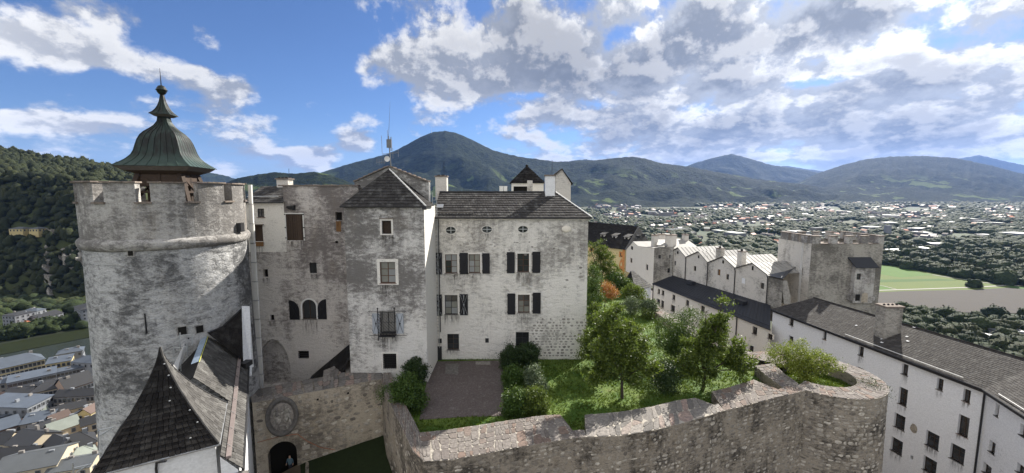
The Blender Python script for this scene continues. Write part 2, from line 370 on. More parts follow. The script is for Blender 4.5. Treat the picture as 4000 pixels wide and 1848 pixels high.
# pieces limited to 300 objects, the rest joined as one part of kind stuff
def pieces(name, lst, matk, parent, limit=300):
    """lst: [(verts, faces)] sorted so that the largest in view come first"""
    for vs, fs in lst[:limit]:
        MB().add(vs, fs).build(name, matk, parent)
    if len(lst) > limit:
        m_ = MB()
        for vs, fs in lst[limit:]: m_.add(vs, fs)
        stuff(m_.build('rest_of_'+name+'s', matk, parent))
def tile_surface(Sf, rows, tw, name, matk, parent, th=.03, limit=300, jit=.012, gap=.012, near_last=False, v0=0.0, v1=1.0, lap=.25):
    out = []
    for i in range(rows):
        a = v0+(v1-v0)*i/rows; b_ = min(v0+(v1-v0)*(i+1+lap)/rows, 1.0)
        L_, R_ = Sf(0, a), Sf(1, a); wid = (R_-L_).length
        n = max(1, int(round(wid/tw)))
        cuts = [0.0]; off = .5 if i % 2 else 0
        cuts = [min(max((k+off*(0 < k < n+1)+random.uniform(-.18, .18))/n, 0), 1) for k in range(n+1)]
        cuts[0] = 0; cuts[-1] = 1; cuts = sorted(cuts)
        for u0, u1 in zip(cuts, cuts[1:]):
            if (u1-u0)*wid < .06: continue
            g = gap/max(wid, .1)
            A, B, C_, D = Sf(u0+g, a), Sf(u1-g, a), Sf(u1-g, b_), Sf(u0+g, b_)
            nn = (B-A).cross(D-A)
            if nn.length < 1e-6: nn = (B-A).cross(C_-A)
            if nn.length < 1e-9: continue
            nn.normalize()
            if nn.z < 0: nn = -nn
            up = (D-A)*random.uniform(-.06, .03)
            t0 = th+random.uniform(0, jit); t1 = th*.28
            vs = [A+up+nn*t0, B+up+nn*t0, C_+nn*t1, D+nn*t1, A+up+nn*.002, B+up+nn*.002, C_-nn*.004, D-nn*.004]
            out.append((vs, [(0, 1, 2, 3), (4, 5, 1, 0), (5, 6, 2, 1), (7, 4, 0, 3)]))
    pieces(name, out, matk, parent, limit)

class Wall:
    """vertical wall plane from A to B; outward normal faces the camera side"""
    def __init__(s, A, B, flip=False):
        s.A = Vector((A[0], A[1], 0)); s.B = Vector((B[0], B[1], 0)); s.d = (s.B-s.A); s.L = s.d.length; s.d.normalize()
        s.n = Vector((s.d.y, -s.d.x, 0))
        if s.n.dot(-s.A) < 0: s.n = -s.n
        if flip: s.n = -s.n
    def P(s, u, z, o=0.0): p = s.A+s.d*u+s.n*o; return Vector((p.x, p.y, z))
    def px(s, x, y):
        r = ray(x, y); k = s.A.dot(s.n)/r.dot(s.n); p = r*k; return ((p-s.A).dot(s.d), p.z)
    def rect(s, x0, y0, x1, y1):
        u0 = s.px(x0, (y0+y1)/2)[0]; u1 = s.px(x1, (y0+y1)/2)[0]
        za = s.px((x0+x1)/2, y0)[1]; zb = s.px((x0+x1)/2, y1)[1]
        return (min(u0, u1), max(u0, u1), min(za, zb), max(za, zb))
def shape_pts(r, kind):
    u0, u1, z0, z1 = r; cu = (u0+u1)/2; hw = (u1-u0)/2
    if kind == 'oval': return [(cu+hw*cos(a), (z0+z1)/2+(z1-z0)/2*sin(a)) for a in [2*pi*i/28 for i in range(28)]]
    if kind == 'arch':
        hh = min(hw, (z1-z0)); P = [(u0, z0), (u1, z0)]
        return P+[(cu+hw*cos(a), z1-hh+hh*sin(a)) for a in [pi*i/16 for i in range(17)]]
    if kind == 'gothic':
        P = [(u0, z0), (u1, z0), (u1, z0+(z1-z0)*.45)]
        P += [(u1-(u1-cu)*k**1.5, z0+(z1-z0)*(.45+.55*sin(k*pi/2))) for k in (.25, .5, .75, 1)]
        P += [(u0+(cu-u0)*k**1.5, z0+(z1-z0)*(.45+.55*sin(k*pi/2))) for k in (.75, .5, .25, 0)]
        return P
    return [(u0, z0), (u1, z0), (u1, z1), (u0, z1)]
def wall(name, Wl, u0, u1, z0, z1, ops, matk, parent, back='dark', top=None):
    """ops: (rect, depth, kind). Cells between openings, reveals, a dark back. top: optional polygon [(u,z)..] above z1"""
    mb = MB(); us = sorted({u0, u1, *[x for o in ops for x in o[0][:2]]}); zs = sorted({z0, z1, *[x for o in ops for x in o[0][2:]]})
    us = [x for x in us if u0 <= x <= u1]; zs = [x for x in zs if z0 <= x <= z1]
    for ua, ub in zip(us, us[1:]):
        for za, zb in zip(zs, zs[1:]):
            cu, cz = (ua+ub)/2, (za+zb)/2
            if any(o[0][0] < cu < o[0][1] and o[0][2] < cz < o[0][3] for o in ops): continue
            mb.poly([Wl.P(ua, za), Wl.P(ub, za), Wl.P(ub, zb), Wl.P(ua, zb)])
    for r, dep, kind in ops:
        pts = shape_pts(r, kind); n = len(pts)
        for i in range(n):
            a, b_ = pts[i], pts[(i+1) % n]
            mb.poly([Wl.P(*a), Wl.P(*b_), Wl.P(*b_, -dep), Wl.P(*a, -dep)])
        mb.poly([Wl.P(*p_, -dep) for p_ in pts], 1)
        if kind != 'rect':
            cu, cz = (r[0]+r[1])/2, (r[2]+r[3])/2
            def outp(p_):
                du, dz = p_[0]-cu, p_[1]-cz; k = 1e9
                if abs(du) > 1e-9: k = min(k, (r[1]-r[0])/2/abs(du))
                if abs(dz) > 1e-9: k = min(k, (r[3]-r[2])/2/abs(dz))
                return (cu+du*k, cz+dz*k)
            for i in range(n):
                a, b_ = pts[i], pts[(i+1) % n]; A_, B_ = outp(a), outp(b_)
                cs = [A_]
                if abs(A_[0]-B_[0]) > 1e-6 and abs(A_[1]-B_[1]) > 1e-6:
                    cs.append((r[1] if max(A_[0], B_[0]) > cu+.49*(r[1]-r[0]) else r[0], r[3] if max(A_[1], B_[1]) > cz+.49*(r[3]-r[2]) else r[2]))
                cs.append(B_)
                mb.poly([Wl.P(*a)]+[Wl.P(*c_) for c_ in cs]+[Wl.P(*b_)])
    if top: mb.poly([Wl.P(*p_) for p_ in top])
    return mb.build(name, [matk, back], parent)
def window(Wl, r, parent, cols=2, rows=3, depth=.22, fr='frame', pane='glass', bar=.05, surround=None, sd_=.035, panes=True, sill=True):
    u0, u1, z0, z1 = r; mb = MB(); f = max(bar, .035)
    def bx(a, b_, c, d_, o0, o1, m_=mb): m_.par(Wl.P(a, c, o0), Wl.d*(b_-a), Wl.n*(o1-o0), Vector((0, 0, d_-c)))
    o0, o1 = -depth, -depth+.07
    bx(u0, u0+f, z0, z1, o0, o1); bx(u1-f, u1, z0, z1, o0, o1); bx(u0+f, u1-f, z0, z0+f, o0, o1); bx(u0+f, u1-f, z1-f, z1, o0, o1)
    iw = (u1-u0-2*f); ih = (z1-z0-2*f)
    for i in range(1, cols): c = u0+f+iw*i/cols; bx(c-f*.45, c+f*.45, z0+f, z1-f, o0+.003, o1-.003)
    for j in range(1, rows):
        c = z0+f+ih*j/rows
        for i in range(cols): bx(u0+f+iw*i/cols+f*.45*(i > 0), u0+f+iw*(i+1)/cols-f*.45*(i < cols-1), c-f*.35, c+f*.35, o0+.005, o1-.005)
    w_ = mb.build('window', fr, parent)
    if panes:
        for i in range(cols):
            for j in range(rows):
                k = pane if isinstance(pane, str) else pane[(j*cols+i) % len(pane)]
                p_ = MB(); dz = random.uniform(-.012, .012)
                p_.poly([Wl.P(u0+f+iw*i/cols, z0+f+ih*j/rows, o0+.02), Wl.P(u0+f+iw*(i+1)/cols, z0+f+ih*j/rows, o0+.02+dz), Wl.P(u0+f+iw*(i+1)/cols, z0+f+ih*(j+1)/rows, o0+.022+dz), Wl.P(u0+f+iw*i/cols, z0+f+ih*(j+1)/rows, o0+.022)])
                p_.build('pane', k, w_)
    if surround:
        s_ = MB(); g = .16
        bx(u0-g, u0, z0-g, z1+g, .0, sd_, s_); bx(u1, u1+g, z0-g, z1+g, .0, sd_, s_); bx(u0, u1, z1, z1+g, .0, sd_, s_); bx(u0, u1, z0-g, z0, .0, sd_, s_)
        s_.build('window_surround', surround, parent)
    if sill:
        s_ = MB(); bx(u0-.08, u1+.08, z0-.07, z0, -depth+.08, .07, s_); s_.build('window_sill', 'copinggrey', parent)
    return w_
def shutter(Wl, r, parent, matk='shut', brace=True, archside=0, pale=False):
    u0, u1, z0, z1 = r; mb = MB()
    if archside:
        hw = (u1-u0); P = [(u0, z0), (u1, z0)]
        arc = [(cos(a), sin(a)) for a in [pi/2*i/8 for i in range(9)]]
        P += [(u0+hw*c, z1-hw*1.1+hw*1.1*s_) for c, s_ in arc] if archside > 0 else [(u1, z1)]
        if archside < 0: P = [(u0, z0), (u1, z0)]+[(u1-hw*c, z1-hw*1.1+hw*1.1*s_) for c, s_ in reversed(arc)]
        n = len(P); vs = [Wl.P(*p_, .05) for p_ in P]+[Wl.P(*p_, .10) for p_ in P]
        mb.add(vs, [tuple(range(n-1, -1, -1)), tuple(range(n, 2*n))]+[(i, (i+1) % n, n+(i+1) % n, n+i) for i in range(n)])
    else: mb.par(Wl.P(u0, z0, .04), Wl.d*(u1-u0), Wl.n*.05, Vector((0, 0, z1-z0)))
    s_ = mb.build('shutter', matk, parent)
    fr = MB(); k = .045
    if not archside:
        for a, b_, c, d_ in ((u0, u0+k, z0, z1), (u1-k, u1, z0, z1), (u0+k, u1-k, z0, z0+k), (u0+k, u1-k, z1-k, z1)):
            fr.par(Wl.P(a, c, .09), Wl.d*(b_-a), Wl.n*.02, Vector((0, 0, d_-c)))
        fr.build('shutter_rim', matk, s_)
    if brace:
        b_ = MB(); m_ = (z1-z0)
        b_.tube(Wl.P(u0+.06, z0+.06, .115), Wl.P(u1-.06, z1-.06-(.3*(u1-u0) if archside else 0), .115), .016, n=5); b_.tube(Wl.P(u1-.06, z0+.06, .13), Wl.P(u0+.06, z1-.06-(.3*(u1-u0) if archside else 0), .13), .016, n=5)
        b_.lathe(Wl.P((u0+u1)/2, (z0+z1)/2, .13), [(.0, -.1), (.1, 0), (.0, .1)], 6)
        if pale: b_.tube(Wl.P((u0+u1)/2, z0+.1, .12), Wl.P((u0+u1)/2, z0+m_*.35, .12), .07, .02, 5); b_.tube(Wl.P((u0+u1)/2, z1-.1, .12), Wl.P((u0+u1)/2, z1-m_*.3, .12), .07, .02, 5)
        b_.build('iron_brace', 'steel' if pale else 'iron', s_)
    h = MB()
    for z_ in (z0+.2, z1-.3): h.tube(Wl.P(u0-.03, z_, .06), Wl.P(u0-.03, z_+.14, .06), .025, n=5)
    h.build('hinge', 'iron', s_)
    return s_
# rubble stones: irregular low boulders shared between copies
STV = []
for k in range(7):
    n = 7; an = sorted([2*pi*(i+random.uniform(-.3, .3))/n for i in range(n)])
    sq = []
    for a in an:
        c, s_ = cos(a), sin(a); r_ = .5/max(abs(c), abs(s_))**.72*random.uniform(.86, 1.0); sq.append((r_*c, r_*s_))
    ctr = random.uniform(.85, 1.1)
    vs = [(x, 0, y) for x, y in sq]+[(x*.86, -.6*random.uniform(.7, 1.1), y*.86) for x, y in sq]+[(random.uniform(-.1, .1), -.95*ctr, random.uniform(-.1, .1))]
    fs = [(i, (i+1) % n, n+(i+1) % n, n+i) for i in range(n)]+[(n+i, n+(i+1) % n, 2*n) for i in range(n)]
    STV.append((vs, fs))
def place_stones(name, cells, matk, parent, limit=300, proud=.05):
    """cells: [(centre, tangent, normal, up, w, h)] ; local -Y of a stone is the wall's outward normal"""
    mes = []
    for vs, fs in STV:
        me = bpy.data.meshes.new(name); me.from_pydata(vs, [], fs); me.materials.append(M[matk]); mes.append(me)
    rest = MB()
    for i, (c, tt, nn, up, wd, ht) in enumerate(cells):
        k = random.randrange(len(STV)); pr = proud*random.uniform(.5, 1.3); c = Vector(c)
        mw = Matrix(((tt.x*wd, -nn.x*pr, up.x*ht, c.x), (tt.y*wd, -nn.y*pr, up.y*ht, c.y), (tt.z*wd, -nn.z*pr, up.z*ht, c.z), (0, 0, 0, 1)))
        if i < limit: link(name, mes[k], parent, mw)
        else: rest.add([mw @ Vector(v_) for v_ in STV[k][0]], STV[k][1])
    if rest.v: stuff(rest.build('rest_of_'+name+'s', matk, parent))
UP = Vector((0, 0, 1))
def stain(Wl, r, parent, drop=1.8, ex=.15):
    mb = MB(); mb.poly([Wl.P(r[0]-ex, r[2]-drop, .012), Wl.P(r[1]+ex, r[2]-drop, .012), Wl.P(r[1]+ex, r[2]-.08, .012), Wl.P(r[0]-ex, r[2]-.08, .012)]); return mb.build('runoff_stain', 'stain', parent)

# ================================================================== the land
ZG = -120.0
# ground sheet out to the horizon
m, t, b = mat('valley_floor'); p = pos(t)
n = t.noise(p, .004, 6, .6); n2 = t.noise(p, .02, 5, .6); n3 = t.noise(p, .12, 4, .6)
vor = t.n('ShaderNodeTexVoronoi', {'Vector': p, 'Scale': .006})
c = t.mix(t.ss(n, .4, .6), (.020, .028, .011), (.040, .058, .016)); c = t.mix(.35, c, t.mix(.95, vor.outputs[1], (.045, .06, .018)))
c = t.mix(t.ss(n2, .4, .65, 0, .6), c, (.02, .03, .012)); c = t.mix(t.ss(n3, .6, .72, 0, .6), c, (.07, .07, .068))
t.set(b.inputs['Base Color'], c); b.inputs['Roughness'].default_value = .9; bump(t, b, n3, .6, 2); M['valley'] = m
mb = MB(); mb.poly([(-20000, -3000, ZG), (24000, -3000, ZG), (24000, 24000, ZG), (-20000, 24000, ZG)]); struct(mb.build('ground', 'valley'))

def mountm(name, c1, c2, sc, mead=.85):
    m, t, b = mat(name); p = pos(t); n = t.noise(p, .0016*sc, 6, .6); f = t.noise(p, .022*sc, 6, .72); g = t.noise(t.map(p, (1, 1, .6)), .006*sc, 5, .65)
    c = t.mix(t.ss(f, .35, .68), c1, c2)
    z = t.n('ShaderNodeSeparateXYZ', {0: p}).outputs[2]
    low = t.m('MULTIPLY', t.ss(z, 330, 60), t.ss(t.noise(p, .0028*sc, 4, .55), (.585), .625, 0, mead))
    c = t.mix(low, c, (.085, .115, .035))
    c = t.mix(t.m('MULTIPLY', t.ss(t.noise(t.map(p, (1, 1, 2)), .009, 6, .7), .66, .74), t.ss(z, 420, 520, 0, .7)), c, (.30, .29, .26))
    t.set(b.inputs['Base Color'], c); b.inputs['Roughness'].default_value = .95; b.inputs['Specular IOR Level'].default_value = .05
    bump(t, b, t.m('ADD', f, g), 1.0, 30); return m
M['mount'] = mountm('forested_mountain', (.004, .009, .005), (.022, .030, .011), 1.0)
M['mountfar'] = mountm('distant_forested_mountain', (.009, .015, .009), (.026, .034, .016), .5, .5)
def ridge(name, pts, yr, yf, matk, zfoot=ZG-2, nrow=22, nz=60, step=7, seed=0, back=1.25, prof=1.3):
    pts = [(a*K, c_*K) for a, c_ in pts]; xs = np.arange(pts[0][0], pts[-1][0]+1, step); V = []; n = len(xs)
    hy = np.interp(xs, [a for a, _ in pts], [c_ for _, c_ in pts])
    for i, x in enumerate(xs):
        yy = hy[i]+2.2*noise.noise(Vector((x*.06, seed, 0)))+1.3*noise.noise(Vector((x*.25, seed, 4)))
        k = (x-pts[0][0])/(pts[-1][0]-pts[0][0]); Yr = yr(k) if callable(yr) else yr; Yf = yf(k) if callable(yf) else yf
        d = ray(x, yy); rx = d.x/d.y; top = atY(x, yy, Yr); V_ = []
        for j in range(nrow+1):
            t_ = j/nrow; Y = Yf+(Yr-Yf)*t_; z = zfoot+(top.z-zfoot)*(t_**prof)
            a = sin(pi*t_)
            z += a*nz*(noise.noise(Vector((rx*Y*.0022, Y*.0022, seed)))*1.1+noise.noise(Vector((rx*Y*.007, Y*.007, seed+3)))*.45)-a*nz*.4
            V_.append((rx*Y, Y, z))
        V_.append((rx*Yr*back, Yr*back, zfoot)); V += V_
    R = nrow+2; F = [(i*R+j, (i+1)*R+j, (i+1)*R+j+1, i*R+j+1) for i in range(n-1) for j in range(R-1)]
    return struct(link(name, mesh_np(name, V, F, matk, True)))
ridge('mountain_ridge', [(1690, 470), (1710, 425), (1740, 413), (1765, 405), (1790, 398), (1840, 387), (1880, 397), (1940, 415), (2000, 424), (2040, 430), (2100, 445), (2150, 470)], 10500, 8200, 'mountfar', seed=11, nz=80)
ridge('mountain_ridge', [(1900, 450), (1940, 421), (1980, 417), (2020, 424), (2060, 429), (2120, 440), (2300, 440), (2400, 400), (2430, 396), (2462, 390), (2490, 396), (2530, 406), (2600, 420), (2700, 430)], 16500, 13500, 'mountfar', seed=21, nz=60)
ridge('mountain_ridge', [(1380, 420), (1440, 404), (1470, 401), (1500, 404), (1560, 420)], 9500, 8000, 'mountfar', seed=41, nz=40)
ridge('mountain', [(1960, 500), (2000, 462), (2060, 435), (2120, 415), (2180, 400), (2240, 394), (2320, 392), (2400, 397), (2450, 407), (2500, 418), (2560, 434), (2620, 446), (2760, 470)], 7800, 4000, 'mount', seed=31, nz=90)
ridge('mountain', [(600, 470), (640, 455), (700, 447), (760, 444), (800, 437), (830, 427), (860, 418), (890, 409), (930, 399), (975, 387), (1000, 376), (1030, 360), (1060, 344), (1090, 332), (1120, 329), (1150, 335), (1180, 348), (1210, 363), (1240, 378), (1270, 386), (1310, 395), (1350, 400), (1400, 407), (1450, 405), (1500, 403), (1550, 397), (1590, 394), (1620, 398), (1660, 410), (1700, 415), (1740, 420), (1800, 432), (1850, 440), (1900, 450), (1960, 457), (2010, 462), (2080, 472), (2200, 490)],
      lambda k: 5000+600*k, lambda k: 2900+1500*max(0, k-.45), 'mount', seed=1, nz=110, nrow=34)
ridge('foothill', [(500, 470), (560, 462), (600, 448), (640, 440), (690, 433), (740, 437), (790, 432), (830, 440), (870, 455), (920, 480)], 2500, 1700, 'mount', seed=51, nz=30, step=5)
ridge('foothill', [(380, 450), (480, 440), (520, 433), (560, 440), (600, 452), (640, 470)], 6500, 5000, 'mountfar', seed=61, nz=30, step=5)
# summit mast on the mountain
mb = MB(); pm = atY(1686, 516, 4950); mb.tube(pm-UP*12, pm+UP*22, 2.6, 1.6, 6); mb.tube(pm+UP*22, pm+UP*52, .9, .3, 5); mb.box(pm.x-5, pm.x+5, pm.y-5, pm.y+5, pm.z+4, pm.z+7)
tag(mb.build('transmitter_mast', 'steel'), 'thin transmitter mast on the mountain summit', 'mast')

# wooded hill across the river (left)
HX = np.arange(-420, 900, 14)
hp = [(-300, 350), (0, 369), (40, 378), (100, 388), (160, 398), (200, 403), (260, 410), (330, 421), (400, 432), (480, 452), (560, 490), (600, 540)]
def hill_pt(x, t_):
    yy = np.interp(x, [a*K for a, _ in hp], [c_*K for _, c_ in hp])+9
    top = atY(x, yy, 820.0); d = ray(x, 900); rx = d.x/d.y; Yf = 440.0; Y = Yf+(820.0-Yf)*t_
    prof = (.58*min(1, t_/.34)**1.1 + .42*t_) if t_ < .34 else (.58+.42*t_)
    z = ZG+(top.z-ZG)*min(prof, 1)
    a = sin(pi*t_)
    z += a*11*noise.noise(Vector((rx*Y*.011, Y*.011, 9)))+a*4*noise.noise(Vector((rx*Y*.03, Y*.03, 2)))
    return Vector((rx*Y, Y, z))
def hill_at(x, y):
    lo, hi = 0.0, 1.0
    for _ in range(24):
        m_ = (lo+hi)/2; p_ = hill_pt(x, m_); d_ = ray(x, y)
        if p_.z/p_.y < d_.z/d_.y: lo = m_
        else: hi = m_
    return lo, hill_pt(x, lo)
V = []; NR = 40
for x in HX:
    for j in range(NR+1): V.append(hill_pt(x, j/NR))
    e = hill_pt(x, 1.0); V.append(Vector((e.x*1.3, e.y*1.3, ZG)))
R = NR+2; F = [(i*R+j, (i+1)*R+j, (i+1)*R+j+1, i*R+j+1) for i in range(len(HX)-1) for j in range(R-1)]
m, t, b = mat('hill_floor'); p = pos(t)
c = t.mix(t.noise(p, .06, 5), (.025, .035, .012), (.06, .07, .025)); t.set(b.inputs['Base Color'], c); b.inputs['Roughness'].default_value = 1; M['hillfloor'] = m
struct(link('wooded_hill', mesh_np('wooded_hill', V, F, 'hillfloor', True)))

# ---- canopy meshes
import bmesh
def blob(sub, seed, amp=.32, cards=0, flat=.55):
    bm = bmesh.new(); bmesh.ops.create_icosphere(bm, subdivisions=sub, radius=1.0); V = []
    for v_ in bm.verts:
        p_ = v_.co; r_ = 1+amp*noise.noise(p_*1.7+Vector((seed*3.1, 0, 0)))*1.5+amp*.55*noise.noise(p_*4.2+Vector((0, seed*2.3, 0)))
        q_ = p_*r_; q_.z = q_.z*.92 if q_.z > 0 else q_.z*flat; V.append(tuple(q_))
    F = [[v_.index for v_ in f.verts] for f in bm.faces]; bm.free()
    V = np.array(V); F = np.array(F)
    if cards:
        r = np.random.default_rng(seed); k = r.integers(0, len(V), cards); c_ = V[k]*r.uniform(.86, 1.10, (cards, 1)); d1 = r.normal(size=(cards, 3)); d2 = r.normal(size=(cards, 3))
        s_ = r.uniform(.07, .16, (cards, 1)); d1 *= s_/np.linalg.norm(d1, axis=1, keepdims=True); d2 *= s_/np.linalg.norm(d2, axis=1, keepdims=True)
        cv = np.stack([c_-d1, c_+d1, c_+d2*1.3], 1).reshape(-1, 3); cf = np.arange(len(cv)).reshape(-1, 3)+len(V)
        V = np.vstack([V, cv]); F = np.vstack([F, cf])
    return V, F
def merge(items):
    """items: [(V, F, pos, scale3, rot)] -> joined arrays"""
    VV = []; FF = []; o = 0
    for V, F, p_, sc, ro in items:
        c_, s_ = cos(ro), sin(ro); X = V*np.array(sc); X = np.stack([X[:, 0]*c_-X[:, 1]*s_, X[:, 0]*s_+X[:, 1]*c_, X[:, 2]], 1)+np.array(p_)
        VV.append(X); FF.append(F+o); o += len(V)
    return np.vstack(VV), np.vstack(FF)
B3 = [blob(3, s_, .34, 220) for s_ in range(5)]; B2 = [blob(2, s_+9, .3, 40) for s_ in range(6)]; B1 = [blob(1, s_+29, .3) for s_ in range(5)]
# canopy of the hill: drawn only where it can be seen, left of the round tower and beside its roof
it = []
cnt = 0
while cnt < 4600:
    x = random.uniform(-260, 560); t_ = random.random()**.85
    if x > 400 and t_ < .62: continue
    pt = hill_pt(x, t_); sx, sy = x, t_
    py_ = 924-FPX*((pt.z/pt.y)*CP+SP)/(CP-(pt.z/pt.y)*SP)
    if 215 < x < 350 and 955 < py_ < 1050 and random.random() < .72: continue
    if 150 < x < 300 and 893 < py_ < 915: continue
    if 148 < x-(py_-930)*.05 < 185 and 930 < py_ < 1200 and random.random() < .6: continue
    if 25 < x < 160 and 880 < py_ < 935: continue
    r_ = random.choice([random.uniform(2.0, 3.6), random.uniform(3.2, 5.5), random.uniform(4.5, 7.0)])*(1.0 if t_ > .25 else .9)
    it.append((*random.choice(B2), (pt.x, pt.y, pt.z+r_*.55), (r_, r_*random.uniform(.8, 1.1), r_*random.choice([.8, 1.0, 1.2, 1.8])), random.uniform(0, 6.28))); cnt += 1
V, F = merge(it); stuff(link('woodland', mesh_np('woodland', V, F, 'forest')), 'dense mixed woodland covering the steep hill across the river', 'woodland')
# rock bands of the hill
def rockband(x0, x1, y0, y1, label, slant=0.0, seed=0, nx=22, ny=12):
    V = []
    for i in range(nx):
        for j in range(ny):
            y = y0+(y1-y0)*j/(ny-1); x = x0+(x1-x0)*i/(nx-1)+slant*(y-y0); e = sin(pi*i/(nx-1))*sin(pi*(j+.5)/ny)
            t_, p_ = hill_at(x, y); k = noise.noise(Vector((x*.06, y*.07, seed)))+.6*noise.noise(Vector((x*.2, y*.2, seed)))
            V.append(p_+Vector((k*3, -6*e-k*7*e, 3*e+k*6*e-2.0)))
    F = [(i*ny+j, (i+1)*ny+j, (i+1)*ny+j+1, i*ny+j+1) for i in range(nx-1) for j in range(ny-1)]
    o = link('rock_face', mesh_np('rock_face', V, F, 'rock', False)); struct(o); o['label'] = label
rockband(205, 365, 1050, 955, 'pale rock band between the trees of the hill', seed=3, nx=30)
rockband(150, 300, 918, 890, 'pale rock edge under the two hill pavilions', seed=4)
rockband(150, 188, 1195, 920, 'narrow rocky rib falling down the hill', slant=-.06, seed=6, nx=12, ny=26)

# river, bank, roads and fields: thin sheets on the ground
def sheet(name, pts, z, matk, conv=None):
    mb = MB(); mb.poly([(p_.x, p_.y, z) for p_ in [atZ(*(conv(*a) if conv else a), z) for a in pts]]); return struct(mb.build(name, matk))
m, t, b = mat('river_water'); p = pos(t); t.set(b.inputs['Base Color'], t.mix(t.noise(p, .03, 4), (.020, .025, .019), (.030, .036, .029))); b.inputs['Roughness'].default_value = .22
b.inputs['Specular IOR Level'].default_value = .4; bump(t, b, t.noise(p, .25, 4), .5, .5); M['water'] = m
sheet('river', [(-400, 1440), (0, 1385), (380, 1310), (520, 1285), (900, 1240), (900, 1330), (390, 1395), (120, 1425), (-400, 1530)], ZG+.5, 'water')
M['bank'] = simple('grassy_bank', (0.0121, 0.0165, 0.0055), .95, .35, .2, 0, .3, 0, .1, .3)
sheet('river_bank', [(-400, 1400), (0, 1345), (380, 1275), (900, 1200), (900, 1240), (520, 1286), (380, 1311), (0, 1386), (-400, 1441)], ZG+.8, 'bank')
M['garden'] = simple('riverside_gardens', (0.011, 0.0154, 0.00605), .95, .4, .1, 0, .3)
sheet('riverside_ground', [(-500, 1400), (0, 1345), (380, 1275), (900, 1200), (1000, 1120), (-600, 1120)], ZG+.45, 'garden')
M['townfloor'] = simple('town_paving', (0.078, 0.078, 0.078), .9, .3, .1, 0, .1)
mb = MB(); mb.poly([(-520, 90, ZG+.3), (-90, 90, ZG+.3), (-150, 330, ZG+.3), (-420, 300, ZG+.3)]); struct(mb.build('town_pavement', 'townfloor'))
def fieldm(name, c1, c2, sc=.05, rot=.5):
    m, t, b = mat(name); p = pos(t); n = t.noise(p, sc, 5, .6); s_ = t.noise(t.map(p, (.03, 1, 1), (0, 0, rot)), .35, 3, .6)
    c = t.mix(t.m('ADD', t.m('MULTIPLY', n, .6), t.m('MULTIPLY', s_, .4)), c1, c2); t.set(b.inputs['Base Color'], c); b.inputs['Roughness'].default_value = .95
    bump(t, b, t.noise(p, 1.2, 3), .5, .3); return m
M['f1'] = fieldm('bright_meadow', (0.051, 0.1062, 0.0136), (0.07225, 0.1403, 0.0204)); M['f2'] = fieldm('mown_meadow', (0.07225, 0.1047, 0.02023), (0.1011, 0.13, 0.0289)); M['f3'] = fieldm('crop_field', (0.03825, 0.08075, 0.0136), (0.051, 0.102, 0.0187))
M['f4'] = fieldm('bare_arable_field', (0.04335, 0.03825, 0.03264), (0.06372, 0.0561, 0.04845), .08, .3); M['path'] = simple('gravel_path', (.33, .31, .28), .9, .1, .5, 0, 0)
sheet('meadow', [(380, 700), (1250, 800), (1290, 930), (1500, 1000), (1900, 1090), (2500, 1150), (2500, 1230), (300, 1230)], ZG+.35, 'f2', Z5)
sheet('meadow', [(380, 850), (560, 868), (900, 936), (1025, 964), (640, 992), (380, 950)], ZG+.42, 'f1', Z5)
sheet('crop_field', [(380, 1018), (640, 1015), (1100, 1008), (1320, 1026), (900, 1038), (380, 1050)], ZG+.42, 'f3', Z5)
sheet('meadow', [(380, 1085), (450, 1090), (560, 1135), (380, 1150)], ZG+.42, 'f1', Z5)
sheet('meadow', [(1040, 870), (1130, 855), (1250, 845), (1290, 930), (1180, 925)], ZG+.42, 'f1', Z5)
sheet('arable_field', [(300, 1170), (700, 1150), (1500, 1135), (1900, 1112), (2600, 1125), (2600, 1420), (1400, 1400), (700, 1330), (300, 1300)], ZG+.46, 'f4', Z5)
sheet('meadow', [(1880, 1085), (2500, 1120), (2600, 1175), (1930, 1115)], ZG+.50, 'f3', Z5)
def strip(name, pts, wd, z, matk, conv=None):
    P = [atZ(*(conv(*a) if conv else a), z) for a in pts]; mb = MB()
    for a, c_ in zip(P, P[1:]):
        d = (c_-a); d.z = 0; d.normalize(); s_ = Vector((-d.y, d.x, 0))*wd/2; mb.poly([a-s_, c_-s_, c_+s_, a+s_])
    return struct(mb.build(name, matk))
strip('country_path', [(380, 1143), (700, 1133), (1100, 1120), (1500, 1106), (1800, 1090), (1880, 1083)], 3.2, ZG+.58, 'path', Z5)
strip('country_path', [(1020, 960), (1300, 1005), (1600, 1048), (1880, 1086), (2100, 1092)], 3.2, ZG+.62, 'path', Z5)
strip('field_track', [(380, 1080), (450, 1092), (600, 1130)], 1.6, ZG+.60, 'path', Z5)
# castle rock
outline = [(-27, 12), (-31, 26), (-32, 40), (-22, 56), (-5, 62), (16, 84), (20, 130), (20, 165), (48, 165), (62, 118), (66, 90), (66, 40), (62, 10), (30, -20), (-10, -24)]
V = []; L = [(0, -24.5, 1), (1, -36, 1.0), (2, -60, 1.10), (3, -95, 1.32), (4, ZG-1, 1.6)]; cx0, cy0 = 14, 60; SEG = 60
P = []
for i in range(len(outline)):
    a, c_ = outline[i], outline[(i+1) % len(outline)]
    for k in range(6): P.append((a[0]+(c_[0]-a[0])*k/6, a[1]+(c_[1]-a[1])*k/6))
n = len(P)
for li, (_, z, sc) in enumerate(L):
    for (x, y) in P:
        zz = z
        if li == 0: zz = -24.5 if x < 34 else -35.6
        if li == 1: zz = min(z, -36.4)
        j = 1+(.04*noise.noise(Vector((x*.1, y*.1, li))) if li > 1 else 0); V.append((cx0+(x-cx0)*sc*j, cy0+(y-cy0)*sc*j, zz))
F = [(li*n+i, li*n+(i+1) % n, (li+1)*n+(i+1) % n, (li+1)*n+i) for li in range(len(L)-1) for i in range(n)]
struct(link('castle_rock', mesh_np('castle_rock', V, F, 'rock')))
mb = MB(); mb.prism([p_ for p_ in outline], -40, -36.2); struct(mb.build('castle_ground', 'yard'))
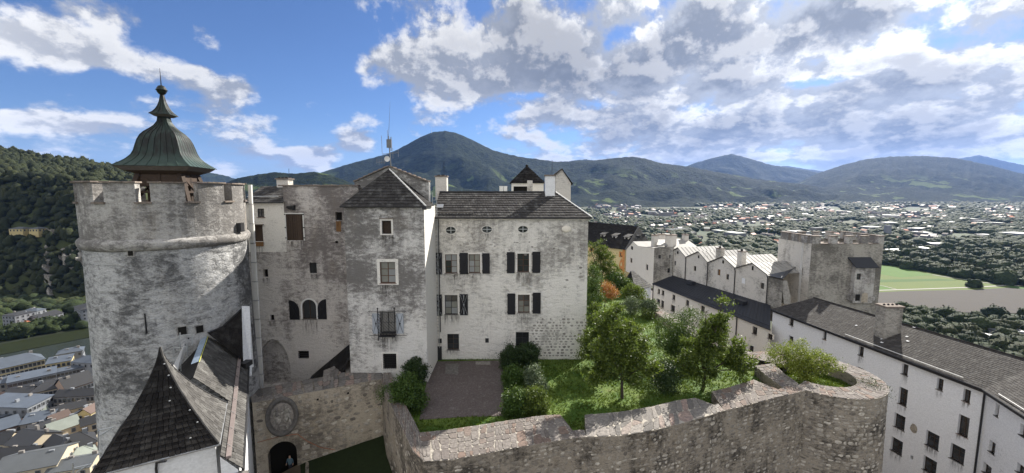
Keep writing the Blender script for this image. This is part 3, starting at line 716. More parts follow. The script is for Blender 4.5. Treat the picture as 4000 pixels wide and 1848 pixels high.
mb = MB(); mb.prism([(-27, 12), (-31, 26), (-32, 40), (-22, 56), (-5, 62), (12, 84), (24, 84), (30, 30), (26, 8), (-5, -5)], -36, -25.0); struct(mb.build('castle_terrace', 'soil'))

# ================================================================== round tower with its copper roof
TC = Vector((-26.4, 32.0, 0)); TR = 4.98
LOS = atan2(-TC.y, -TC.x)
tw = thing('round_tower', (TC.x, TC.y, -34), 'tall round tower with battlements and grey flaking plaster', 'tower')
mb = MB(); mb.lathe((TC.x, TC.y, 0), [(5.5, -36), (5.42, -28), (5.22, -20), (5.04, -12), (4.92, -3.95)], 72); mb.build('shaft', 'towerpl', tw, True)
mb = MB(); mb.lathe((TC.x, TC.y, 0), [(4.92, -3.94), (5.08, -3.84), (5.17, -3.66), (5.20, -3.45), (5.13, -3.30), (5.03, -3.2), (4.96, -3.16)], 72); mb.build('string_course', 'merlonpl', tw, True)
mb = MB(); mb.lathe((TC.x, TC.y, 0), [(4.96, -3.155), (4.97, -.78), (4.28, -.78), (4.28, -1.5), (.01, -1.5)], 72); mb.build('parapet_drum', 'merlonpl', tw)
def arcbox(mb, c_, r0, r1, a0, a1, z0, z1, n=6, mi=0):
    vs = []
    for i in range(n+1):
        a = a0+(a1-a0)*i/n
        for r_ in (r0, r1):
            for z_ in (z0, z1): vs.append((c_.x+r_*cos(a), c_.y+r_*sin(a), z_))
    fs = []
    for i in range(n):
        o = i*4; fs += [(o+2, o+6, o+7, o+3), (o, o+1, o+5, o+4), (o+1, o+3, o+7, o+5), (o, o+4, o+6, o+2)]
    fs += [(0, 2, 3, 1), (n*4, n*4+1, n*4+3, n*4+2)]; return mb.add(vs, fs, mi)
for k in range(12):
    a = LOS+radians(30*k); h = radians(10.6)
    mb = MB(); arcbox(mb, TC, 4.29, 4.975, a-h, a+h, -.779, .60); mer = mb.build('merlon', 'merlonpl', tw)
    mb = MB(); dz = random.uniform(-.02, .03)
    for q_ in range(3): arcbox(mb, TC, 4.12, 5.12, a-h-.02+q_*(2*h+.04)/3+.003, a-h-.02+(q_+1)*(2*h+.04)/3-.003, .602+dz, .70+dz+random.uniform(-.012, .012), 2)
    mb.build('cap_slab', 'tilecap', mer)
    a2 = a+radians(15); g = radians(5.2)
    mb = MB(); arcbox(mb, TC, 4.2, 5.10, a2-g, a2+g, -.777, -.66, 3); mb.build('embrasure_sill', 'tilecap', tw)
# slots, niche and cracks of the shaft
def on_tower(px, py, off=0.0, R=None):
    """point on the tower's outside seen at px, py"""
    d = ray(px, py); lo, hi = 20.0, 60.0
    for i in range(600):
        s_ = lo+(hi-lo)*i/600; p_ = d*(s_/d.length)
        R_ = R or np.interp(p_.z, [-36, -28, -20, -12, -3.95, 2], [5.5, 5.42, 5.22, 5.04, 4.92, 4.97])
        if hypot(p_.x-TC.x, p_.y-TC.y) <= R_+off: break
    nn = Vector((p_.x-TC.x, p_.y-TC.y, 0)).normalized(); return p_, nn
for (px, py, ww, hh, nm) in ((512, 984, .26, .5, 'arrow_slit'), (712, 1291, .46, .55, 'vent_opening'), (779, 1285, .42, .5, 'vent_opening')):
    p_, nn = on_tower(px, py); tt = Vector((-nn.y, nn.x, 0)); mb = MB()
    a = p_-nn*.5; mb.par(a-tt*ww/2-UP*hh/2, tt*ww, nn*.60, UP*hh); o = mb.build(nm, 'dark', tw)
    mb = MB(); g = .07
    for da, wd_, dz, dh in ((-ww/2-g, g, -hh/2, hh), (ww/2, g, -hh/2, hh), (-ww/2-g, ww+2*g, hh/2, g), (-ww/2-g, ww+2*g, -hh/2-g, g)): mb.par(p_+tt*da+UP*dz-nn*.1, tt*wd_, nn*.16, UP*dh)
    mb.build('stone_surround', 'merlonpl', o)
p_, nn = on_tower(571, 1260); MB().tube(p_+nn*.08-UP*.75, p_+nn*.08+UP*.65, .05, .035, 6).build('iron_tie', 'iron', tw)
for (px, py) in ((600, 1500), (705, 1355), (735, 1320)):
    p_, nn = on_tower(px, py); MB().tube(p_, p_+nn*.25, .04, .04, 5).build('iron_hook', 'iron', tw)
p_, nn = on_tower(928, 858); tt = Vector((-nn.y, nn.x, 0)); mb = MB()
pts = [(-.25, -.75), (.25, -.75), (.25, .45), (.12, .7), (-.12, .7), (-.25, .45)]
mb.add([p_+tt*a+UP*c_+nn*.03 for a, c_ in pts]+[p_+tt*a+UP*c_-nn*.4 for a, c_ in pts], [tuple(range(6))]+[(i, (i+1) % 6, 6+(i+1) % 6, 6+i) for i in range(6)]); mb.build('niche', 'housepl', tw)
mb = MB(); mb.par(p_-tt*.3-UP*.95+nn*.02, tt*.5, nn*.35, UP*.7); mb.build('spotlight_box', 'darkmetal', tw)
# belfry roof
bz = thing('belfry_roof', (TC.x, TC.y, -1.5), 'green copper bell-shaped roof with ball and spire on timber posts', 'roof')
A0 = radians(-29.4); CC = Vector((-26.2, 32.0, 0))
prof = [(1.86, 3.33), (2.0, 3.08), (2.15, 2.82), (2.38, 2.48), (2.68, 2.17), (3.0, 2.0), (3.36, 1.89), (3.8, 1.74), (4.15, 1.55), (4.42, 1.30), (4.66, .98), (4.92, .68), (5.25, .45), (5.62, .38)]
def sq(pf, nm, seams=7):
    for f in range(4):
        a0 = A0+f*pi/2; a1 = a0+pi/2; mb = MB(); V_ = []; ns = 10
        for z_, D in pf:
            c0 = Vector((CC.x+D*cos(a0), CC.y+D*sin(a0), z_)); c1 = Vector((CC.x+D*cos(a1), CC.y+D*sin(a1), z_))
            for i in range(ns+1): V_.append(c0.lerp(c1, i/ns))
        n1_ = ns+1; mb.add(V_, [(j*n1_+i, j*n1_+i+1, (j+1)*n1_+i+1, (j+1)*n1_+i) for j in range(len(pf)-1) for i in range(ns)])
        sh = mb.build(nm, 'copper', bz, True)
        am = (a0+a1)/2; on = Vector((cos(am), sin(am), 0)); fr = [i/seams for i in range(0, seams+1)]
        for k in fr:
            mb = MB()
            for (z0_, D0), (z1_, D1) in zip(pf, pf[1:]):
                def P_(D, z_): return Vector((CC.x+D*cos(a0), CC.y+D*sin(a0), z_)).lerp(Vector((CC.x+D*cos(a1), CC.y+D*sin(a1), z_)), k)+on*.012
                mb.tube(P_(D0, z0_), P_(D1, z1_), .022, .022, 4, cap=False)
            mb.build('standing_seam', 'copper', sh)
sq(prof, 'copper_panel'); sq([(5.74, .92), (5.82, .84), (5.95, .66), (6.15, .48), (6.4, .34), (6.75, .20), (7.1, .13), (7.35, .09)], 'upper_copper_panel', 3)
def sqslab(D0, D1, z0, z1, nm, mk):
    mb = MB(); vs = [(CC.x+D*cos(A0+i*pi/2), CC.y+D*sin(A0+i*pi/2), z_) for D, z_ in ((D0, z0), (D1, z1)) for i in range(4)]
    mb.add(vs, [(3, 2, 1, 0), (4, 5, 6, 7)]+[(i, (i+1) % 4, 4+(i+1) % 4, 4+i) for i in range(4)]); return mb.build(nm, mk, bz)
sqslab(2.75, 3.25, 1.55, 1.845, 'eaves_board', 'woodgrey'); sqslab(1.9, 2.7, 1.30, 1.545, 'soffit_beam', 'wood'); sqslab(.60, .86, 5.60, 5.735, 'upper_eaves_board', 'woodgrey')
MB().lathe((CC.x, CC.y, 0), [(.02, 7.2), (.2, 7.28), (.29, 7.42), (.31, 7.52), (.36, 7.54), (.36, 7.6), (.31, 7.62), (.29, 7.72), (.2, 7.86), (.04, 7.93)], 20).build('ball', 'copper', bz, True)
MB().tube((CC.x, CC.y, 7.9), (CC.x, CC.y, 9.15), .035, .012, 6).build('spire_rod', 'iron', bz)
for i in range(4):
    a = A0+i*pi/2; top = CC+Vector((cos(a)*1.75, sin(a)*1.75, 1.45)); bot = CC+Vector((cos(a)*2.85, sin(a)*2.85, -1.45))
    MB().tube(top, bot, .24, .24, 4).build('post', 'wood', bz)
    a2 = a+pi/4; t2 = CC+Vector((cos(a2)*1.3, sin(a2)*1.3, 1.5)); b2 = CC+Vector((cos(a2)*1.35, sin(a2)*1.35, -1.45)); MB().tube(t2, b2, .14, .14, 4).build('post', 'wood', bz)
    n_ = A0+(i+1)*pi/2; e = CC+Vector((cos(n_)*2.35, sin(n_)*2.35, 0.0)); s0 = CC+Vector((cos(a)*2.35, sin(a)*2.35, 0.0)); MB().tube(s0, e, .11, .11, 4).build('cross_beam', 'wood', bz)
    MB().tube(s0+UP*1.3-(s0-CC)*.25, e-UP*.9, .09, .09, 4).build('brace', 'wood', bz)
mb = MB(); mb.lathe((CC.x, CC.y, 0), [(1.0, -1.49), (1.0, .3), (1.95, .45), (1.95, 1.29)], 4, ph=A0); mb.build('boarded_core', 'wood', bz)
# stair-side bits on the tower's right flank
dp = thing('drainpipe', (-21.4, 33, -30), 'black drainpipe running down the right flank of the round tower', 'drainpipe')
pp = [atY(958, 893, 34.3), atY(948, 910, 34.25), atY(966, 940, 34.3), atY(975, 1200, 34.35), atY(982, 1400, 34.4), atY(987, 1490, 34.4), atY(972, 1515, 34.2)]
for a, c_ in zip(pp, pp[1:]): MB().tube(a, c_, .085, .085, 8).build('pipe_length', 'darkmetal', dp)
MB().par(pp[0]-Vector((.5, .1, .06)), (.62, 0, 0), (0, .25, 0), (0, 0, .14)).build('rainwater_head', 'darkmetal', dp)
cab = thing('cable_duct', (-21.9, 34.9, -20), 'pale metal duct strip beside the round tower drainpipe', 'duct')
q0, q1 = atY(968, 722, 35.2), atY(1003, 1535, 35.2)
for i in range(11):
    a = q0.lerp(q1, i/11); c_ = q0.lerp(q1, (i+.985)/11); w0 = .28+.03*i
    MB().par(a, (w0, 0, 0), (0, .16, 0), c_-a).build('duct_section', 'white', cab)
    MB().par(c_-Vector((.03, .03, 0)), (w0+.06, 0, 0), (0, .2, 0), (0, 0, .06)).build('bracket', 'steel', cab)

# ================================================================== left wing (recessed building between tower and turret)
lw = thing('left_wing', (-19, 40, -24), 'recessed shaded wing with arched window and big boarded loft door', 'castle building')
Wl = Wall((-25.8, 40.0), (-14.7, 40.0)); uS = Wl.px(1106, 760)[0]; uE = 11.1
zt1 = Wl.px(1040, 790)[1]; zt2 = Wl.px(1250, 727)[1]; zm = Wl.px(1100, 985)[1]
ops_up1 = [(Wl.rect(1006, 815, 1032, 848), .22, 'rect'), (Wl.rect(990, 879, 1027, 944), .3, 'rect')]
ops_up2 = [(Wl.rect(1119, 836, 1185, 939), .12, 'rect'), (Wl.rect(1310, 829, 1336, 861), .4, 'rect'), (Wl.rect(1309, 941, 1320, 951), .3, 'rect')]
sm1 = Wl.rect(1029, 1052, 1047, 1083); sm2 = Wl.rect(1209, 1026, 1237, 1068); arc = Wl.rect(1181, 1170, 1236, 1246); sm3 = Wl.rect(1056, 1230, 1071, 1252); grl = Wl.rect(1164, 1371, 1207, 1402)
niche = Wl.rect(1010, 1325, 1133, 1505); sm4 = Wl.rect(1345, 1023, 1352, 1080)
wall('wall', Wl, 0, uS, zm, zt1, ops_up1, 'palepl', lw); wall('wall', Wl, uS, uE, zm, zt2, ops_up2, 'wingpl', lw)
wall('wall', Wl, 0, uE, -25, zm, [(sm1, .3, 'rect'), (sm2, .3, 'rect'), (arc, .25, 'arch'), (sm3, .25, 'rect'), (grl, .25, 'rect'), (niche, .8, 'gothic')], 'wingpl', lw, back='wingpl')
for r_ in (sm1, sm2, sm3): MB().poly([Wl.P(r_[0], r_[2], -.28 if r_ is not sm3 else -.23), Wl.P(r_[1], r_[2], -.28 if r_ is not sm3 else -.23), Wl.P(r_[1], r_[3], -.28 if r_ is not sm3 else -.23), Wl.P(r_[0], r_[3], -.28 if r_ is not sm3 else -.23)]).build('window_hole', 'dark', lw)
MB().poly([Wl.P(grl[0], grl[2], -.24), Wl.P(grl[1], grl[2], -.24), Wl.P(grl[1], grl[3], -.24), Wl.P(grl[0], grl[3], -.24)]).build('window_hole', 'dark', lw)
window(Wl, ops_up1[0][0], lw, 2, 2, .15, 'iron'); window(Wl, sm2, lw, 1, 1, .2, 'iron', sill=False)
r_ = ops_up1[1][0]; MB().par(Wl.P(r_[0]+.02, r_[2]+.02, -.28), Wl.d*(r_[1]-r_[0]-.04), Wl.n*.06, UP*(r_[3]-r_[2]-.04)).build('wooden_shutter', 'wood', lw)
MB().par(Wl.P(r_[0]-.15, r_[3]+.01, .002), Wl.d*(r_[1]-r_[0]+.3), Wl.n*.2, UP*.07).build('drip_stone', 'tilecap', lw)
r_ = ops_up2[0][0]; dd = thing  # loft door: planks
n = 8; door = MB().par(Wl.P(r_[0]-.09, r_[3], .003), Wl.d*(r_[1]-r_[0]+.18), Wl.n*.06, UP*.09).build('door_frame', 'white', lw)
MB().par(Wl.P(r_[0]-.1, r_[2], .003), Wl.d*.1, Wl.n*.06, UP*(r_[3]-r_[2])).build('door_jamb', 'white', lw); MB().par(Wl.P(r_[1], r_[2], .003), Wl.d*.1, Wl.n*.06, UP*(r_[3]-r_[2])).build('door_jamb', 'white', lw)
for i in range(n):
    a = r_[0]+(r_[1]-r_[0])*i/n; MB().par(Wl.P(a+.008, r_[2], -.10), Wl.d*((r_[1]-r_[0])/n-.016), Wl.n*random.uniform(.07, .09), UP*(r_[3]-r_[2])).build('plank', 'wood', door)
for sx in (r_[0]-.12, r_[1]+.02):
    for zz in (r_[2]+.2, r_[2]+1.2, r_[3]-.1): MB().par(Wl.P(sx, zz, .0), Wl.d*.1, Wl.n*.1, UP*.1).build('hinge_pin', 'iron', door)
# lamp hood over the door, rust below the small window
p_ = Wl.P(*Wl.px(1142, 812)); MB().add([p_+Vector((-.42, 0, .2)), p_+Vector((.3, 0, .28)), p_+Vector((.3, 0, -.25)), p_+Vector((-.1, 0, -.18)), p_+Vector((-.42, -.5, .1)), p_+Vector((.3, -.5, .2)), p_+Vector((.3, -.4, -.2)), p_+Vector((-.1, -.4, -.15))], [(3, 2, 1, 0), (4, 5, 6, 7), (0, 1, 5, 4), (1, 2, 6, 5), (2, 3, 7, 6), (3, 0, 4, 7)]).build('lamp_hood', 'darkmetal', lw)
r_ = Wl.rect(1313, 864, 1332, 905); MB().par(Wl.P(r_[0], r_[2], .0), Wl.d*(r_[1]-r_[0]), Wl.n*.012, UP*(r_[3]-r_[2])).build('rust_stain', 'rust', lw)
r_ = Wl.rect(998, 945, 1030, 962); MB().par(Wl.P(r_[0], r_[2], .0), Wl.d*(r_[1]-r_[0]), Wl.n*.05, UP*(r_[3]-r_[2])).build('rough_sill', 'rust', lw)
window(Wl, arc, lw, 2, 1, .2, 'wood', sill=True)
g = .14; pts = shape_pts(arc, 'arch')[2:]; cu = (arc[0]+arc[1])/2; zc = arc[3]-(arc[1]-arc[0])/2; mb = MB()
for a, c_ in zip(pts, pts[1:]):
    def o_(q_): d_ = Vector((q_[0]-cu, q_[1]-zc)).normalized()*g; return (q_[0]+d_.x, q_[1]+d_.y)
    A_, B_ = o_(a), o_(c_); vs = [Wl.P(*a, 0), Wl.P(*c_, 0), Wl.P(*B_, 0), Wl.P(*A_, 0), Wl.P(*a, .05), Wl.P(*c_, .05), Wl.P(*B_, .05), Wl.P(*A_, .05)]; mb.add(vs, [(4, 5, 6, 7), (0, 1, 5, 4), (2, 3, 7, 6)])
for s_ in (arc[0]-g, arc[1]): mb.par(Wl.P(s_, arc[2], 0), Wl.d*g, Wl.n*.05, UP*(zc-arc[2]))
mb.build('window_surround', 'white', lw)
shutter(Wl, Wl.rect(1132, 1172, 1170, 1248), lw, archside=1); shutter(Wl, Wl.rect(1242, 1168, 1276, 1246), lw, archside=-1)
for i in range(4): a = grl[2]+(grl[3]-grl[2])*(i+.5)/4; MB().tube(Wl.P(grl[0], a, -.08), Wl.P(grl[1], a, -.08), .025, n=5).build('window_bar', 'iron', lw)
# body behind, parapet coping, shingled lean roof over the pale part
MB().box(-25.8, -14.7, 40.85, 46, -25, zm).build('body', 'wingpl', lw); MB().box(-22.2, -14.7, 40.42, 41.2, zm+.01, zt2).build('parapet_wall', 'wingpl', lw)
MB().box(-25.8, -22.25, 40.42, 46, zm+.01, zt1-.02).build('body', 'palepl', lw)
x_ = -22.35
for i in range(9): MB().box(x_+i*.85, x_+i*.85+.83, 39.88, 41.3, zt2+.002, zt2+.10+random.uniform(0, .04)).build('coping_slab', 'tilecap', lw)
def quadS(a, b_, c_, d_):
    a, b_, c_, d_ = map(Vector, (a, b_, c_, d_)); return lambda u, v: a.lerp(b_, u).lerp(d_.lerp(c_, u), v)
E0, E1 = Wl.P(0, zt1, .25), Wl.P(uS+.12, zt1+.02, .25); R0, R1 = E0+Vector((-.2, 3.6, 1.55)), E1+Vector((-1.15, 3.6, 1.55))
MB().poly([E0, E1, R1, R0]).build('roof_deck', 'dkshing', lw); tile_surface(quadS(E0, E1, R1, R0), 9, .34, 'roof_shingle', 'greyshing', lw, .03)
MB().tube(E0+Vector((0, -.06, -.03)), E1+Vector((0, -.06, -.03)), .07, n=6).build('gutter', 'darkmetal', lw)
MB().tube(E0.lerp(R0, .25)+UP*.14, E1.lerp(R1, .25)+UP*.14-Vector((.7, 0, 0)), .05, n=6).build('snow_guard', 'steel', lw)
ch = thing('chimney', (-20.6, 43, -2), 'low wide chimney with double cap above the left wing', 'chimney')
a = atY(1090, 697, 43.5); c_ = atY(1134, 697, 43.5)
MB().box(a.x, c_.x, 43, 44, -1.5, a.z-.12).build('stack', 'housepl', ch); MB().box(a.x-.12, c_.x+.12, 42.88, 44.12, a.z-.118, a.z).build('cap_plate', 'tilecap', ch)
for k in range(3): MB().box(a.x+.08+k*.38, a.x+.34+k*.38, 43.1, 43.9, a.z+.002, a.z+.12).build('flue_cowl', 'iron', ch)
MB().tube((c_.x-.05, 43.4, a.z), (c_.x-.05, 43.4, a.z+1.0), .02, n=5).build('lightning_rod', 'iron', ch)
# covered stair slope at the foot of the wing
st_ = thing('covered_stair', (-16, 38, -21), 'dark sloping stair roof against the wing wall beside the turret', 'stair roof')
a, c_, d_, e_ = Wl.px(1372, 1340), None, None, None
tp = atY(1368, 1345, 38.2); bt = atY(1188, 1495, 38.2); f_ = quadS(bt+Vector((0, -2.4, -1.9)), tp+Vector((0, -1.4, -1.9)), tp+Vector((0, 1.5, 0)), bt+Vector((0, 1.5, 0)))
MB().poly([f_(0, 0), f_(1, 0), f_(1, 1), f_(0, 1)]).build('roof_deck', 'dkshing', st_); tile_surface(f_, 7, .4, 'roof_shingle', 'dkshing', st_, .03, 120)
MB().poly([f_(0, 0), f_(1, 0), f_(1, 0)-UP*5, f_(0, 0)-UP*5]).build('side_wall', 'dkshing', st_)

# ================================================================== turret (square tower) and gabled fire wall
XT0, XT1, YT = -14.87, -7.78, 36.7; ZE = -1.30
tu = thing('square_turret', (-11.3, 38.5, -17.6), 'square turret of grey flaking plaster with hipped shingle roof and caged window', 'tower')
Wt = Wall((XT0, YT), (XT1, YT))
w1, w2, w3 = Wt.rect(1492, 862, 1529, 914), Wt.rect(1485, 1023, 1545, 1106), Wt.rect(1486, 1219, 1546, 1304); w4 = Wt.rect(1496, 1381, 1549, 1443)
wall('front_wall', Wt, 0, XT1-XT0, -24, ZE, [(w1, .35, 'rect'), (w2, .28, 'rect'), (w3, .25, 'rect'), (w4, .3, 'rect')], 'graypl', tu)
MB().poly([(XT1, YT, -24), (XT1, 42, -24), (XT1, 42, ZE), (XT1, YT, ZE)]).build('right_wall', 'palepl', tu); MB().poly([(XT0, YT, -24), (XT0, 42, -24), (XT0, 42, ZE), (XT0, YT, ZE)]).build('left_wall', 'graypl', tu)
for i in range(26): # corner quoin band of pale plaster with ragged edge
    pass
def surround(Wl, r, parent, g=.2, o=.04, mk='palepl'):
    u0, u1, z0, z1 = r
    for n_, (a, b_, c_, d_) in enumerate(((u0-g, u0, z0-g*.6, z1+g), (u1, u1+g, z0-g*.6, z1+g), (u0, u1, z1, z1+g), (u0, u1, z0-g*.6, z0))): MB().par(Wl.P(a, c_, 0), Wl.d*(b_-a), Wl.n*o, UP*(d_-c_)).build('window_surround', mk, parent)
surround(Wt, w1, tu, .16, .05); MB().par(Wt.P(w1[0]+.02, w1[2]+.02, -.33), Wt.d*(w1[1]-w1[0]-.04), Wt.n*.08, UP*(w1[3]-w1[2]-.04)).build('wooden_shutter', 'wood', tu)
MB().par(Wt.P(w1[0]-.2, w1[3]+.18, .0), Wt.d*(w1[1]-w1[0]+.4), Wt.n*.16, UP*.05).build('drip_stone', 'tilecap', tu)
surround(Wt, w2, tu, .26, .045); window(Wt, w2, tu, 2, 3, .2, 'frame', ['greypane', 'palepane', 'greypane', 'palepane', 'greypane', 'greypane'], .06)
surround(Wt, w4, tu, .12, .03); mbk = None
window(Wt, w3, tu, 2, 2, .22, 'darkmetal')
cg = MB().par(Wt.P(w3[0]-.05, w3[2]-.1, .02), Wt.d*(w3[1]-w3[0]+.1), Wt.n*.5, UP*.05).build('window_cage', 'iron', tu)
for ua in (w3[0]-.06, w3[1]+.04): MB().tube(Wt.P(ua, w3[2]-.45, .5), Wt.P(ua, w3[3]+.45, .5), .045, n=6).build('cage_post', 'iron', cg); MB().lathe(Wt.P(ua, w3[3]+.45, .5), [(0, -.05), (.09, 0), (.0, .12)], 8).build('finial', 'iron', cg)
for zz in (w3[2]-.12, w3[3]+.12): MB().tube(Wt.P(w3[0]-.06, zz, .5), Wt.P(w3[1]+.04, zz, .5), .035, n=5).build('cage_rail', 'iron', cg); MB().tube(Wt.P(w3[0]-1.0, zz, .14), Wt.P(w3[1]+1.0, zz, .14), .022, n=5).build('shutter_rod', 'iron', cg)
n = 5; du = (w3[1]-w3[0])/n; dz = (w3[3]-w3[2])/7
for i in range(n):
    for j in range(7):
        a = Wt.P(w3[0]+i*du, w3[2]+j*dz, .5); mb = MB(); mb.tube(a, a+Wt.d*du+UP*dz, .017, n=4); mb.tube(a+Wt.d*du, a+UP*dz, .017, n=4); mb.build('lattice_cross', 'iron', cg)
for i in range(1, n): MB().tube(Wt.P(w3[0]+i*du, w3[2]-.1, .51), Wt.P(w3[0]+i*du, w3[3]+.1, .51), .015, n=4).build('cage_bar', 'iron', cg)
for r_ in (Wt.rect(1456, 1224, 1484, 1302), Wt.rect(1549, 1224, 1577, 1302)): shutter(Wt, r_, tu, 'shutpale', True, 0, False)
for i in range(1, 7): a = w4[0]+(w4[1]-w4[0])*i/7; MB().tube(Wt.P(a, w4[2], -.06), Wt.P(a, w4[3], -.06), .022, n=4).build('window_bar', 'iron', tu)
for i in range(1, 7): a = w4[2]+(w4[3]-w4[2])*i/7; MB().tube(Wt.P(w4[0], a, -.07), Wt.P(w4[1], a, -.07), .02, n=4).build('window_bar', 'iron', tu)
AP = atY(1521, 663, 40.35); e0 = Vector((XT0-.22, YT-.3, ZE-.02)); e1 = Vector((XT1+.25, YT-.3, ZE-.02)); e2 = Vector((XT1+.25, 40.4, ZE-.02)); e3 = Vector((XT0-.22, 40.4, ZE-.02))
MB().poly([e0, e1, AP]).poly([e1, e2, AP]).poly([e3, e0, AP]).build('roof_deck', 'dkshing', tu)
rf = MB().tube(e0+UP*.02, e1+UP*.02, .07, n=6).build('gutter', 'darkmetal', tu)
triS = lambda a, b_, c_: (lambda u, v: a.lerp(c_, v).lerp(b_.lerp(c_, v), u))
tile_surface(triS(e0, e1, AP), 13, .36, 'roof_shingle', 'greyshing', tu, .085, v1=.985); tile_surface(triS(e1, e2, AP), 12, .4, 'side_roof_shingle', 'dkshing', tu, .045, v1=.97)  # side face takes darker shingles to paint in its shadow
MB().path([e1+UP*.09, AP+UP*.07], .07, 6).build('hip_flashing', 'white', tu); MB().path([e0+UP*.05, AP+UP*.05], .05, 6).build('hip_cap', 'greyshing', tu)
MB().box(e1.x-.35, e1.x+.02, e1.y-.1, e1.y+.2, e1.z-.22, e1.z-.03).build('rainwater_head', 'darkmetal', tu)
gw = thing('gabled_fire_wall', (-11.6, 41, -3), 'grey gable wall with stepped tile coping behind the turret roof', 'gable wall')
gy = 40.5; gl, gp, gr = atY(1384, 712, gy), atY(1518, 651, gy), atY(1674, 712, gy)
pl = [(gl.x, -17), (gr.x, -17), (gr.x, gr.z), (gp.x, gp.z), (gl.x, gl.z)]
n = 5; MB().add([(x, gy, z) for x, z in pl]+[(x, gy+.75, z) for x, z in pl], [tuple(range(n)), tuple(range(2*n-1, n-1, -1))]+[(i, (i+1) % n, n+(i+1) % n, n+i) for i in range(n)]).build('wall', 'graypl', gw)
for (a, c_, k) in ((gl, gp, 7), (gp, gr, 8)):
    for i in range(k):
        p0 = a.lerp(c_, i/k); p1 = a.lerp(c_, (i+1)/k); hi = max(p0.z, p1.z); lo = min(p0.z, p1.z); zb = hi+.02; s_ = .10
        vs = [(p0.x, gy-.18, p0.z+.03), (p1.x, gy-.18, p1.z+.03), (p1.x, gy+.95, p1.z+.03), (p0.x, gy+.95, p0.z+.03)]
        dz0 = .13 if p0.z < p1.z else .06; dz1 = .06 if p0.z < p1.z else .13
        vs += [(v_[0]+((-.05 if p0.z < p1.z else 0) if q_ in (0, 3) else (.05 if p1.z < p0.z else 0)), v_[1], v_[2]+(dz0 if q_ in (0, 3) else dz1)) for q_, v_ in enumerate(vs)]
        MB().add(vs, [(3, 2, 1, 0), (4, 5, 6, 7), (0, 1, 5, 4), (1, 2, 6, 5), (2, 3, 7, 6), (3, 0, 4, 7)]).build('coping_tile', 'tilecap', gw)
MB().tube((gr.x+.05, gy-.06, gr.z), (gr.x+.05, gy-.06, -2.6), .06, n=6).build('downpipe', 'white', gw)
# radio mast
M['steel2'] = simple('dull_aerial_metal', (.16, .165, .17), .5, .2, 3, .5, .05)
am = thing('radio_mast', (gp.x, gy+.4, gp.z), 'tall radio mast with whip aerials and small dish on the gable', 'antenna mast')
mbase = Vector((gp.x+.1, gy+.4, gp.z)); mt = atY(1518, 532, gy+.4)
MB().tube(mbase, mt, .06, .05, 8).build('mast_pole', 'steel2', am); MB().tube(mt, atY(1524, 396, gy+.4), .022, .008, 5).build('whip_aerial', 'steel2', am)
def ant(a, c_, r_=.02, nm='aerial'): MB().tube(atY(*a, gy+.35), atY(*c_, gy+.35), r_, n=5).build(nm, 'steel2', am)
ant((1490, 530), (1493, 600)); ant((1493, 602), (1556, 597), .025, 'cross_arm'); ant((1534, 578), (1535, 620)); ant((1555, 583), (1556, 614)); ant((1513, 508), (1516, 560)); ant((1470, 634), (1515, 632), .02, 'cross_arm')
for k in range(6): ant((1470+k*6.5, 620), (1470+k*6.5, 642), .014, 'yagi_element')
ant((1527, 535), (1528, 590), .05); MB().box(mt.x-.2, mt.x+.25, mt.y-.1, mt.y+.15, mt.z-1.1, mt.z-.3).build('junction_box', 'steel2', am)
dc = atY(1513, 621, gy+.2); mb = MB(); mb.add([dc+Vector((.0, 0, 0))]+[dc+Vector((.27*cos(a), -.08, .27*sin(a))) for a in [2*pi*i/20 for i in range(20)]]+[dc+Vector((0, .1, 0))], [(0, 1+i, 1+(i+1) % 20) for i in range(20)]+[(21, 1+(i+1) % 20, 1+i) for i in range(20)]); mb.build('dish', 'white', am)

# ================================================================== palace block
XP0, XP1, YP = -8.05, 7.74, 42.0; ZP = -2.62
pa = thing('palace_block', (0, 46, -17.6), 'large pale plastered block with black shutters and oval attic windows', 'castle building')
Wp = Wall((XP0, YP), (XP1, YP)); R_ = lambda *a: Wp.rect(*a)
ZL = lambda x0, y0, x1, y1: Wp.rect(1600+x0*.7396, 620+y0*.7396, 1600+x1*.7396, 620+y1*.7396)
ov = [ZL(190, 359, 244, 398), ZL(382, 356, 435, 392), ZL(573, 355, 625, 391)]; w11, w12, w13 = ZL(188, 505, 252, 605), ZL(312, 504, 373, 603), ZL(569, 501, 631, 598)
w21, w22 = ZL(186, 720, 254, 822), ZL(572, 718, 634, 813); w31, w32 = ZL(199, 925, 261, 1008), ZL(561, 916, 630, 1012)
ops = [(o, .3, 'oval') for o in ov]+[(o, .28, 'rect') for o in (w11, w12, w13, w21, w22, w31, w32)]+[(ZL(153, 956, 168, 971), .2, 'rect'), (ZL(402, 952, 416, 967), .2, 'rect')]
wall('front_wall', Wp, 0, XP1-XP0, -20, ZP, ops, 'palacepl', pa)
MB().poly([(XP1, YP, -20), (XP1, 51, -20), (XP1, 51, ZP), (XP1, YP, ZP)]).build('right_wall', 'palacepl', pa); MB().poly([(XP0, 51, -20), (XP1, 51, -20), (XP1, 51, ZP), (XP0, 51, ZP)]).build('back_wall', 'palacepl', pa)
MB().poly([(XP0, YP, -20), (XP0, 51, -20), (XP0, 51, ZP), (XP0, YP, ZP)]).build('left_wall', 'palacepl', pa)
